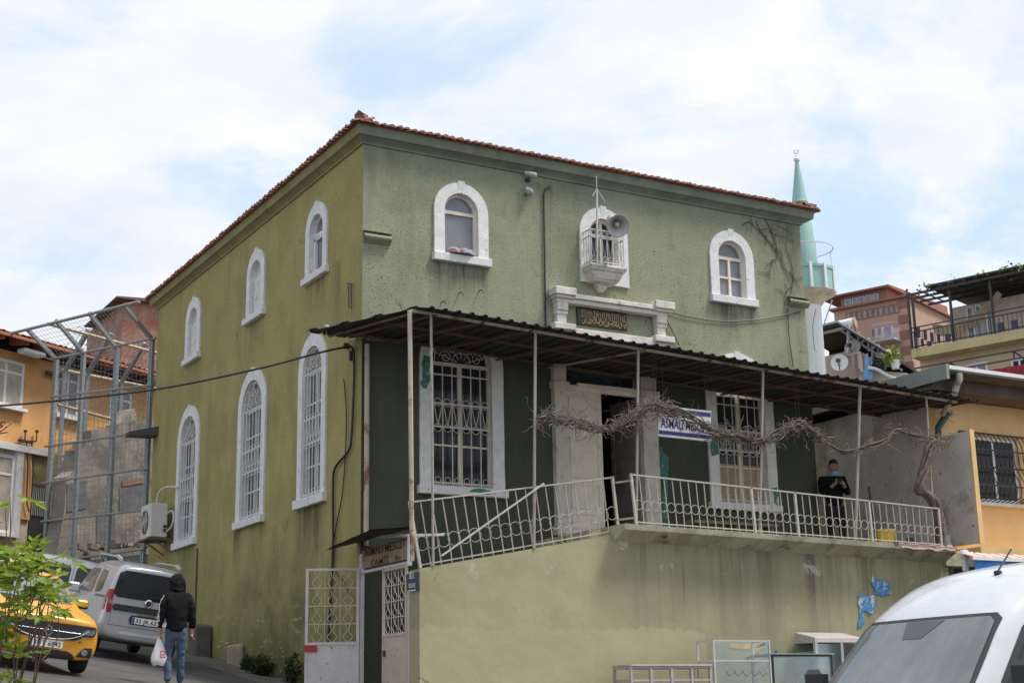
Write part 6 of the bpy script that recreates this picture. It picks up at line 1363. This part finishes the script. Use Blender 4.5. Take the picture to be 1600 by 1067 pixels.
# ---------------------------------------------------------------- glass cases in front of the terrace wall
def glassmat():
    t=NT('thin clear glass'); tr=t.n('ShaderNodeBsdfTransparent'); tr.inputs[0].default_value=(.92,.96,.94,1); g=t.n('ShaderNodeBsdfGlossy'); g.inputs['Roughness'].default_value=.03
    f=t.n('ShaderNodeFresnel'); f.inputs[0].default_value=1.5; m=t.n('ShaderNodeMixShader'); t.l(t.math('ADD',f.outputs[0],.03),m.inputs[0]); t.l(tr.outputs[0],m.inputs[1]); t.l(g.outputs[0],m.inputs[2]); t.l(m.outputs[0],t.out.inputs[0]); return t.m
m_cg=glassmat()
m_alu=plain('worn aluminium',(.55,.53,.50),.4,.3)
m_pinkm=mat('pinkish grey metal',(.42,.37,.35),.5,.12,5)
YC=-3.35
def frame_case(lab,px0,px1,pyt,dep,mf,shelves,cat='display case',zb=None,glass=True,t=.035,lid=None):
    a=PY(px0,pyt,YC); e=PY(px1,pyt,YC); x0,x1,zt=a.x,e.x,(a.z+e.z)/2; z0=gz((x0+x1)/2,YC)
    th_=thing('glass_case',lab,cat,((x0+x1)/2,YC,z0))
    for x in (x0+t/2,x1-t/2):
        for y in (YC+t/2,YC+dep-t/2): MB().bar((x,y,z0),(x,y,zt),t).build('upright',mf,th_)
    for k,zs in enumerate([zt-t/2]+[z0+(zt-z0)*s for s in shelves]):
        b=MB()
        for y in (YC+t/2,YC+dep-t/2): b.bar((x0+t,y,zs),(x1-t,y,zs),t*.8)
        for x in (x0+t/2,x1-t/2): b.bar((x,YC+t,zs),(x,YC+dep-t,zs),t*.8)
        b.build('shelf_frame',mf,th_)
        if glass: q=MB(); q.box(x0+t,x1-t,YC+t,YC+dep-t,zs+.0,zs+.008); q.build('shelf_glass',m_cg,th_)
    if glass: q=MB(); q.box(x0+t*.8,x1-t*.8,YC+.004,YC+.01,z0+.05,zt-t); q.build('front_glass',m_cg,th_)
    return th_,x0,x1,z0,zt
g1,x0,x1,z0,zt=frame_case('low pinkish metal rack frame at the left end of the glass cases',985,1112,1040,.55,m_pinkm,(.2,.45,.72),'rack',glass=False,t=.045)
b=MB(); b.box(x0,x1,YC-.02,YC+.57,zt+.003,zt+.03); b.build('top_board',mat('pale board',(.5,.45,.43),.7),g1)
for s in (.25,.5,.75): MB().bar((x0+(x1-x0)*s,YC+.02,z0),(x0+(x1-x0)*s,YC+.02,zt-.04),.05).build('upright',m_pinkm,g1)
g2,x0,x1,z0,zt=frame_case('tall glass case with thin aluminium frame beside the low rack',1114,1203,999,.5,m_alu,(.3,.72))
g3,x0,x1,z0,zt=frame_case('long glass counter with black uprights below the tall fridge case',1206,1300,1022,.6,m_blk,(.45,))
b=MB(); b.box(x0-.05,x1+.05,YC-.03,YC+.63,zt+.003,zt+.018); b.build('counter_top',plain('green glass edge',(.30,.42,.37),.1),g3)
a=PY(1258,996,YC+.55); e=PY(1334,996,YC+.55); x0,x1,zt=a.x,e.x,a.z; y0=YC+.28; z0=gz(x0,y0)
fc=thing('fridge_case','upright glass fridge case with sloping pinkish metal hood behind the counter','fridge',((x0+x1)/2,y0,z0))
b=MB(); b.hexa([(x0,y0,zt-.10),(x1,y0,zt-.10),(x1,y0+.6,zt-.10),(x0,y0+.6,zt-.10),(x0+.02,y0+.02,zt),(x1-.02,y0+.02,zt),(x1-.02,y0+.58,zt+.12),(x0+.02,y0+.58,zt+.12)]); b.build('hood',m_pinkm,fc,bevel=.01)
for x in (x0+.03,(x0+x1)/2+.05,x1-.03): MB().bar((x,y0+.03,z0),(x,y0+.03,zt-.1),.06).build('upright',m_pinkm,fc)
b=MB(); b.box(x0+.0,x1,y0+.57,y0+.6,z0,zt-.1); b.build('back_panel',mat('greenish back panel',(.25,.26,.19),.6),fc)
b=MB(); b.box(x0+.05,x1-.05,y0+.01,y0+.018,z0+.1,zt-.12); b.build('glass_door',m_cg,fc)
for zz in (.45,.8): b=MB(); b.box(x0+.05,x1-.05,y0+.05,y0+.55,z0+(zt-z0)*zz,z0+(zt-z0)*zz+.012); b.build('shelf',m_alu,fc)
b=MB(); b.obox(((x0+x1)/2-.1,y0+.25,zt-.36),(.22,0,0),(0,.15,.05),(0,0,.03)); tag(b.build('paper_tray',mat('cream tray',(.6,.56,.42),.8)),'cream paper tray on the upper shelf of the fridge case','tray')
rr=random.Random(2)
for k,(px_,lab) in enumerate(((1140,'dark wire hooks in the lower part of the tall glass case'),(1245,'dark wire hooks in the glass counter'))):
    b=MB(); 
    for j in range(5): p=PY(px_+j*13,1056,YC+.3); b.tube([p+V((-.08,0,.1)),p,p+V((.1,0,.06))],.012,4)
    tag(b.build('wire_hooks',m_blk),lab,'hooks')
b=MB(); p=PY(1270,1060,YC-.12); b.lathe([(0,-.02),(.06,-.02),(.07,.02),(.02,.04),(0,.04)],p,12); b.bar(p,p+V((0,.0,-.3)),.05)
# ---------------------------------------------------------------- people
def skin(name,mm,parent,vs_,es,sub=2,smooth=True,wr=0.):
    me=bpy.data.meshes.new(name); me.from_pydata([V(v[:3]) for v in vs_],es,[]); me.update()
    ob=bpy.data.objects.new(name,me); COL.objects.link(ob)
    ob.modifiers.new('k','SKIN'); ob.modifiers['k'].use_smooth_shade=True
    for i,v in enumerate(vs_):
        r=v[3]; me.skin_vertices[0].data[i].radius=r if isinstance(r,tuple) else (r,r)
    me.skin_vertices[0].data[0].use_root=True
    md=ob.modifiers.new('s','SUBSURF'); md.levels=sub; md.render_levels=sub
    ev=evalmesh(ob); bpy.data.objects.remove(ob); ev.name=name
    o=bpy.data.objects.new(name,ev); COL.objects.link(o); ev.materials.clear(); ev.materials.append(mm)
    if wr:
        for v,nn in [(v,v.normal.copy()) for v in ev.vertices]:
            p=v.co; v.co=p+nn*wr*(noise.noise((p.x*9,p.y*9,p.z*16))+.6*noise.noise((p.x*22,p.y*22,p.z*30)))
    for p in ev.polygons: p.use_smooth=True
    o.parent=parent; ORG[o.name]=V((0,0,0)); return o
def chain(vs_,es,start,pts):
    k=start
    for p in pts: vs_.append(p); es.append((k,len(vs_)-1)); k=len(vs_)-1
    return k
def hand(vs_,es,wrist,d,side,curl=.5,up=V((0,0,-1))):
    """palm and five fingers hanging from vertex wrist along d; side = direction of the thumb"""
    w_=V(vs_[wrist][:3]); d=V(d).normalized(); sd=V(side).normalized(); n=d.cross(sd).normalized()
    pal=chain(vs_,es,wrist,[(*(w_+d*.045),(.034,.022)),(*(w_+d*.085),(.038,.018))])
    for k,(o_,L) in enumerate(((-.030,.060),(-.010,.075),(.010,.080),(.030,.070))):
        b_=w_+d*.09+sd*o_; d2=(d*math.cos(curl)+n*math.sin(curl)); d3=(d*math.cos(curl*2)+n*math.sin(curl*2))
        chain(vs_,es,pal,[(*b_,.010),(*(b_+d2*L*.55),.009),(*(b_+d2*L*.55+d3*L*.5),.0075)])
    t=w_+d*.035+sd*.035; chain(vs_,es,pal-1,[(*t,.012),(*(t+sd*.022+d*.03),.0105),(*(t+sd*.026+d*.058+n*.01),.008)])
m_skin=mat('skin',(.36,.20,.135),.6,.08,10)
m_jeans=mat('blue denim',(.060,.085,.14),.9,.25,6,bump=.2,bs=60)
m_jack=mat('black jacket cloth',(.010,.010,.011),.95,.3,5,bump=.3,bs=14,spec=.15)
m_shoe=plain('dark shoe',(.02,.018,.016),.6)
def legs(hip,lf_,rf_,knl,knr,r=1.,mm=None,parent=None,name='jeans'):
    vs_=[(0,0,hip-.03,(.125*r,.16*r)),(0.0,0,hip+.08,(.115*r,.15*r))]; es=[(0,1)]
    for kn,ft in ((knl,lf_),(knr,rf_)):
        sy=1 if kn[1]>0 else -1
        chain(vs_,es,0,[(0.0,sy*.085,hip-.13,.10*r),(*kn,.068*r),((kn[0]+ft[0])/2-.02,(kn[1]+ft[1])/2,(kn[2]+ft[2])/2,.062*r),(ft[0],ft[1],ft[2]+.0,.064*r)])
    return skin(name,mm,parent,vs_,es,3,wr=.010)
def shoe(parent,ft,ang=0.):
    b=MB(); a=V((math.cos(ang),math.sin(ang),0)); s=V((-a.y,a.x,0)); f=V(ft)
    prof_=[(-.09,.034,.055),(-.05,.042,.085),(.03,.043,.075),(.10,.048,.05),(.16,.04,.04),(.19,.02,.028)]
    rows=[]
    for x,w_,h_ in prof_: rows.append([f+a*x+s*w_*math.cos(t)+V((0,0,max(0,h_*math.sin(t)))) for t in [PI*k/8 for k in range(9)]])
    for r_ in rows: pass
    vs_=[p for r_ in rows for p in r_]; b.add(vs_,[(i*9+k,i*9+k+1,(i+1)*9+k+1,(i+1)*9+k) for i in range(len(rows)-1) for k in range(8)]+[(i*9+8,i*9,(i+1)*9,(i+1)*9+8) for i in range(len(rows)-1)]+[tuple(range(9)),tuple((len(rows)-1)*9+k for k in range(9))])
    return b.build('shoe',m_shoe,parent,smooth=True)
# man in the street, seen from behind, local frame: +x = the way he walks
pf=PG(272,1073); hd=V((.12,.99,0)).normalized()
m1=thing('person','person in black hooded jacket and jeans walking away with a white carrier bag','person',pf,math.atan2(hd.y,hd.x),local=True); m1.scale=(.94,)*3
vs_=[(0,0,.96,(.085,.11)),(0,0,1.08,(.09,.12)),(.0,0,1.26,(.10,.14)),(.01,0,1.40,(.08,.13)),(.03,0,1.48,.055),(.06,0,1.54,.05),(.08,0,1.62,(.095,.082)),(.085,0,1.70,(.075,.066))]; es=[(i,i+1) for i in range(7)]
for sy,el,wr in ((1,(-.03,.225,1.14),(.03,.245,.89)),(-1,(-.05,-.225,1.14),(.02,-.25,.88))):
    k=chain(vs_,es,3,[(0,sy*.15,1.39,.05),(*el,.045),(*wr,.03)]); hand(vs_,es,k,(.05,0,-1),(1,0,0),.5)
for sy,kn,ft in ((1,(.07,.10,.50),(-.03,.11,.08)),(-1,(.05,-.10,.50),(.13,-.11,.08))):
    k=chain(vs_,es,0,[(0,sy*.09,.84,.065),(*kn,.045),(*ft,.032),(ft[0]+.1,ft[1],.05,.025)])
body=skin('body',m_skin,m1,vs_,es)
legs(.93,(-.03,.11,.07),(.13,-.11,.07),(.07,.10,.50),(.05,-.10,.50),1.,m_jeans,m1)
shoe(m1,(-.03,.11,.0)); shoe(m1,(.13,-.11,.0))
vs_=[(0,0,.80,(.13,.17)),(0,0,.95,(.14,.18)),(-.01,0,1.18,(.155,.20)),(0,0,1.36,(.13,.19)),(.005,0,1.46,(.09,.11)),(.03,0,1.51,(.115,.125)),(.055,0,1.60,(.145,.14)),(.06,0,1.70,(.135,.125)),(.05,0,1.785,(.06,.055))]; es=[(i,i+1) for i in range(8)]
for sy,el,wr in ((1,(-.03,.245,1.14),(.03,.255,.91)),(-1,(-.05,-.245,1.14),(.02,-.26,.90))):
    chain(vs_,es,3,[(0,sy*.165,1.39,.085),(el[0],el[1]*.9,1.27,.072),(el[0],el[1]*.94,el[2],.066),(*wr,.055)])
jk=skin('hooded_jacket',m_jack,m1,vs_,es,3,wr=.014)
jb=BVHTree.FromPolygons([v.co.copy() for v in jk.data.vertices],[tuple(p.vertices) for p in jk.data.polygons])
b=MB(); rows=[]
for i in range(26):
    z=1.43-.50*i/25; x=-.01-.03*math.sin(PI*i/25*.9)
    r_=[]
    for dx in (-.022,.022):
        h_=jb.ray_cast(V((x+dx,1.,z)),V((0,-1,0)))
        r_.append(h_[0]+V((0,.005,0)) if h_[0] else None)
    if None not in r_: rows+=r_
b.add(rows,[(2*i,2*i+1,2*i+3,2*i+2) for i in range(len(rows)//2-1)]); b.build('sleeve_stripe',plain('white stripe',(.7,.7,.7),.7),jk)
# bag in the left hand
Rm1=MX.Translation(pf)@MX.Rotation(math.atan2(hd.y,hd.x),4,'Z')
m_bag=mat('white carrier bag',(.70,.70,.70),.5,.12,7,bump=.5,bs=9)
bg=thing('carrier_bag','thin white plastic carrier bag with a red mark hanging from the left hand','bag',Rm1@V((.05,.25*.94,.76*.94)),math.atan2(hd.y,hd.x),local=True)
b=MB()
def bagf(u,v):
    a=2*PI*u; z=.02-.42*v; r_=(.012+.125*min(1,v*1.35)**.9)*(1-.25*max(0,v-.85)/.15); k=1+.12*noise.noise((math.cos(a)*2,math.sin(a)*2,v*5))
    return V((r_*.55*k*math.cos(a)+.01,r_*1.05*k*math.sin(a)-.04*v,z+(.03*noise.noise((a,1,0)) if v>.9 else 0)))
b.grid(bagf,24,14); b.add([bagf(k/24,1.) for k in range(24)],[tuple(range(24))]); bb=b.build('sack',m_bag,bg,smooth=True)
b=MB(); b.tube([(0,0,.10),(.0,.0,.05),(.0,.0,0)],[.012,.02,.014],6); b.build('handle',m_bag,bg)
b=MB(); 
for (y0,z0,y1,z1) in ((-.085,-.20,-.005,-.185),(-.085,-.29,-.005,-.275),(-.085,-.29,-.07,-.20),(-.02,-.275,-.005,-.19),(-.06,-.255,-.03,-.235)): b.add([(-.088,y0,z0),(-.088,y1,z0),(-.088,y1,z1),(-.088,y0,z1)],[(0,1,2,3)])
b.build('red_mark',plain('red print',(.55,.10,.05),.5),bg)
# man on the porch with a phone, facing the street
pz=PY(1308,842,-.35); zf=sz(pz.x)-.13
fd=V((-.35,-1,0)).normalized()
m2=thing('person','person in dark clothes and pulled down blue mask holding a phone on the porch','person',(pz.x,-.35,4.62),math.atan2(fd.y,fd.x),local=True)
m2s=PY(1308,721,-.35).z-4.62; m2.scale=(m2s/1.75,)*3
vs_=[(0,0,.92,(.11,.14)),(0,0,1.08,(.10,.13)),(.0,0,1.26,(.115,.155)),(.01,0,1.40,(.10,.15)),(.03,0,1.48,.055),(.05,0,1.53,.052),(.06,0,1.60,(.090,.072)),(.065,0,1.68,(.088,.074)),(.06,0,1.72,(.06,.055))]; es=[(i,i+1) for i in range(8)]
chain(vs_,es,6,[(.15,0,1.60,.018),(.168,0,1.585,.013)])
for sy in (1,-1):
    chain(vs_,es,6,[(.05,sy*.075,1.62,.018),(.045,sy*.088,1.63,.016)])
    k=chain(vs_,es,3,[(0,sy*.17,1.41,.06),(.03,sy*.26,1.16,.045),(.24,sy*.10,1.27,.032)]); hand(vs_,es,k,(.75,-sy*.45,.45),(-.3,-sy*.2,.9),.7)
    k=chain(vs_,es,0,[(0,sy*.09,.84,.085),(.02,sy*.11,.50,.055),(0,sy*.13,.08,.042),(.1,sy*.14,.05,.035)])
skin('body',m_skin,m2,vs_,es)
m_dark=mat('dark trousers',(.012,.012,.014),.9,.2,6)
legs(.93,(0,.13,.07),(0,-.13,.07),(.02,.11,.5),(.02,-.11,.5),1.02,m_dark,m2,'trousers'); shoe(m2,(0,.13,0),.2); shoe(m2,(0,-.13,0),-.2)
vs_=[(0,0,.88,(.13,.165)),(0,0,1.0,(.125,.165)),(0,0,1.2,(.135,.18)),(.005,0,1.37,(.115,.17)),(.02,0,1.455,(.07,.08))]; es=[(i,i+1) for i in range(4)]
for sy in (1,-1): chain(vs_,es,3,[(0,sy*.175,1.395,.10),(.015,sy*.235,1.27,.066),(.03,sy*.265,1.15,.06),(.18,sy*.15,1.235,.05),(.215,sy*.12,1.255,.045)])
skin('jacket',m_jack,m2,vs_,es,3,wr=.012)
b=MB(); b.add([],[])
b.grid(lambda u,v:V((.055+.108*math.sin(PI*.5*v)*math.cos(2*PI*u)-.012,.09*math.sin(PI*.5*v)*math.sin(2*PI*u),1.665+.115*math.cos(PI*.5*v)-(.05 if math.cos(2*PI*u)<.2 else -.02)*v)),24,8); b.build('hair',plain('black hair',(.010,.009,.008),.6),m2,smooth=True)
b=MB(); b.grid(lambda u,v:V((.062+(.098-.012*v)*math.cos(PI*(u-.5)),.082*math.sin(PI*(u-.5)),1.535-.07*v)),14,4); b.build('face_mask',plain('pale blue mask',(.16,.38,.50),.7),m2,smooth=True)
for s in (1,-1): b=MB(); b.lathe([(0,-.008),(.009,-.005),(.011,0),(.009,.005),(0,.008)],(.146,s*.032,1.645),8); b.build('eye',m_blk,m2)
mm_=MX.Translation((pz.x,-.35,4.62))@MX.Rotation(math.atan2(fd.y,fd.x),4,'Z')@MX.Scale(m2s/1.75,4)
ph=thing('phone','dark phone held in both hands by the person on the porch','phone',mm_@V((.335,0,1.335)),math.atan2(fd.y,fd.x),local=True)
b=MB(); b.obox((0,0,0),(.03,0,.055),(0,.038,0),(-.004,0,.002)); b.build('case',m_blk,ph,bevel=.003)
b=MB(); b.add([V((-.004,0,.003))+V((.028,0,.051))*a+V((0,.035,0))*c_ for a,c_ in ((-1,-1),(1,-1),(1,1),(-1,1))],[(0,1,2,3)]); b.build('screen',m_carglass,ph)
b=MB(); b.add([mm_@V(p) for p in ((.165,.10,1.44),(.155,.15,1.44),(.16,.15,1.415),(.17,.10,1.415))],[(0,1,2,3)])
# ---------------------------------------------------------------- plants
def leafmat(name,c1,c2):
    t=NT(name); oi=t.n('ShaderNodeNewGeometry'); c=t.mix(oi.outputs['Random Per Island'],c1,c2)
    p=t.n('ShaderNodeBsdfPrincipled'); t.l(c,p.inputs['Base Color']); p.inputs['Roughness'].default_value=.45
    tr=t.n('ShaderNodeBsdfTranslucent'); t.l(c,tr.inputs[0]); m=t.n('ShaderNodeMixShader'); m.inputs[0].default_value=.4
    t.l(p.outputs[0],m.inputs[1]); t.l(tr.outputs[0],m.inputs[2]); t.l(m.outputs[0],t.out.inputs[0]); return t.m
m_leaf=leafmat('fresh sapling leaf',(.17,.27,.030),(.33,.40,.055))
m_weed=leafmat('weed leaf',(.025,.05,.014),(.07,.11,.028))
m_stem=mat('brown stem',(.16,.10,.07),.8,.3,10)
rp=random.Random(17)
DP=10.5
sp_=PD(30,1180,DP); sp0=V((sp_.x,sp_.y,gz(sp_.x,sp_.y)))
sap=thing('sapling','leafy young sapling with bright yellow green leaves in the near left corner','tree',sp0)
def leaflet(mb,p,d,n,L,w_):
    d=d.normalized(); s=d.cross(n).normalized(); n=s.cross(d)
    pts=[p,p+d*L*.3+s*w_*.45-n*.004,p+d*L*.62+s*w_*.38,p+d*L,p+d*L*.62-s*w_*.38,p+d*L*.3-s*w_*.45-n*.004,p+d*L*.5-n*L*.10]
    mb.add(pts,[(0,1,6),(1,2,6),(2,3,6),(3,4,6),(4,5,6),(5,0,6)])
def compound(mb,st,p,d,L,n_):
    d=d.normalized(); side=d.cross(V((0,0,1))); side=side.normalized() if side.length>.1 else V((1,0,0)); q=p.copy(); up=side.cross(d).normalized(); pts=[q.copy()]
    for k in range(n_):
        d=(d+V((0,0,-.07))).normalized(); q=q+d*L/n_; pts.append(q.copy())
        for s in (1,-1):
            ld=(side*s+d*.65+V((rp.gauss(0,.15),rp.gauss(0,.15),rp.gauss(0,.25)-.12))); leaflet(mb,q,ld,up+V((rp.gauss(0,.6),rp.gauss(0,.6),rp.gauss(0,.3))),rp.uniform(.075,.115)*(.7+.5*math.sin(PI*(k+.7)/(n_+.5))),rp.uniform(.034,.050))
    leaflet(mb,q,d,up,.10,.045); st.tube(pts,.0025,3,False)
clusters=[(16,868,3),(36,878,4),(52,866,3),(66,880,3),(6,895,3),(28,900,4),(48,900,4),(70,902,3),(84,914,2),(40,918,3),(60,926,3),(18,925,2),(94,934,1),(90,948,2),(66,950,2),(44,888,4),(78,922,3),(26,866,3),(52,972,1),(8,792,1),(16,776,2),(-4,800,2),(0,1000,2),(8,1038,2),(-6,980,2),(4,1060,3),(22,1050,1),(84,945,2),(4,945,1)]
lm=MB(); sm_=MB()
hubs=[PD(-6,1075,DP),PD(22,1090,DP+.15),PD(48,1100,DP-.1)]
for hb in hubs: sm_.tube(crv([sp0,sp0.lerp(hb,.5)+V((rp.gauss(0,.04),rp.gauss(0,.04),0)),hb],4),[.016-.001*k for k in range(9)],6)
for i,(x,y,n_) in enumerate(clusters):
    dd=DP+rp.uniform(-.4,.4); p=PD(x,y,dd)
    hb=hubs[0] if x<28 else hubs[1] if x<62 else hubs[2]
    if i%3 and y<970:   # forked twig from a neighbouring stem
        hb=hb.lerp(PD(x*.8,y+60,dd),.75)
    mid=hb.lerp(p,.5)+V((rp.gauss(0,.04),rp.gauss(0,.04),-.02))
    cv=crv([hb,mid,p],5); sm_.tube(cv,[.0075-.0005*k for k in range(len(cv))],5)
    for j in range(int(n_*1.35) if y<960 else n_):
        a=rp.uniform(0,2*PI); d=V((math.cos(a),math.sin(a),rp.uniform(-.5,1.0))); q=p+V((rp.gauss(0,.045),rp.gauss(0,.045),rp.gauss(0,.05)))
        compound(lm,sm_,q,d,rp.uniform(.11,.21),rp.randint(3,5))
sm_.build('stems',m_stem,sap); tag(lm.build('foliage',m_leaf,sap),None)
b=MB()
for k in range(16): 
    p=PD(rp.uniform(-4,13),rp.uniform(655,682),DP+rp.uniform(-.2,.2)); d=V((rp.gauss(0,1),rp.gauss(0,1),rp.gauss(0,.6))); leaflet(b,p,d,V((0,0,1)),.055,.025)
q0=PD(-40,700,DP)
for k in range(3): b.tube([q0,PD(-12,680,DP),PD(4+4*k,665+5*k,DP)],.004,4,False)
q1=V((q0.x-.1,q0.y,gz(q0.x,q0.y))); b.tube([q1,q0],.012,5)
tag(b.build('red_leaved_sprig',leafmat('russet leaf',(.22,.06,.03),(.32,.12,.05))),'russet leaved sprig at the left edge above the sapling','plant')
def weed(lab,x,y,r,hh,n_):
    t=thing('wall_weed',lab,'weed',(x,y,gz(x,y)+.03),0,'weeds at the foot of the side wall'); l_=MB(); s_=MB(); c_=V((x,y,gz(x,y)+.03))
    for k in range(n_):
        a=rp.uniform(0,2*PI); e=rp.uniform(.1,1)**.6; q=c_+V((-abs(r*.8*e*math.cos(a)) if x>-.3 else r*e*math.cos(a)*.7,r*e*math.sin(a),hh*rp.uniform(.15,1)*(1-.45*e)))
        if k%4==0: s_.tube([c_+V((0,0,0)),c_.lerp(q,.6)+V((0,0,.04)),q],.004,3,False)
        for j in range(5):
            d=V((rp.gauss(0,1),rp.gauss(0,1),rp.gauss(.2,.6))); leaflet(l_,q+V((rp.gauss(0,.03),rp.gauss(0,.03),rp.gauss(0,.03))),d,V((rp.gauss(0,.5),rp.gauss(0,.5),1)),rp.uniform(.05,.09),rp.uniform(.03,.05))
    l_.build('leaves',m_weed,t); s_.build('stems',m_stem,t)
weed('large dark green weed clump at the foot of the side wall',-.25,3.9,.42,.50,230)
weed('small low weed clump left of the large clump by the wall',-.22,4.9,.26,.36,90)
weed('thin upright weed beside the open gate leaf at the wall',-.16,2.6,.24,.7,100)
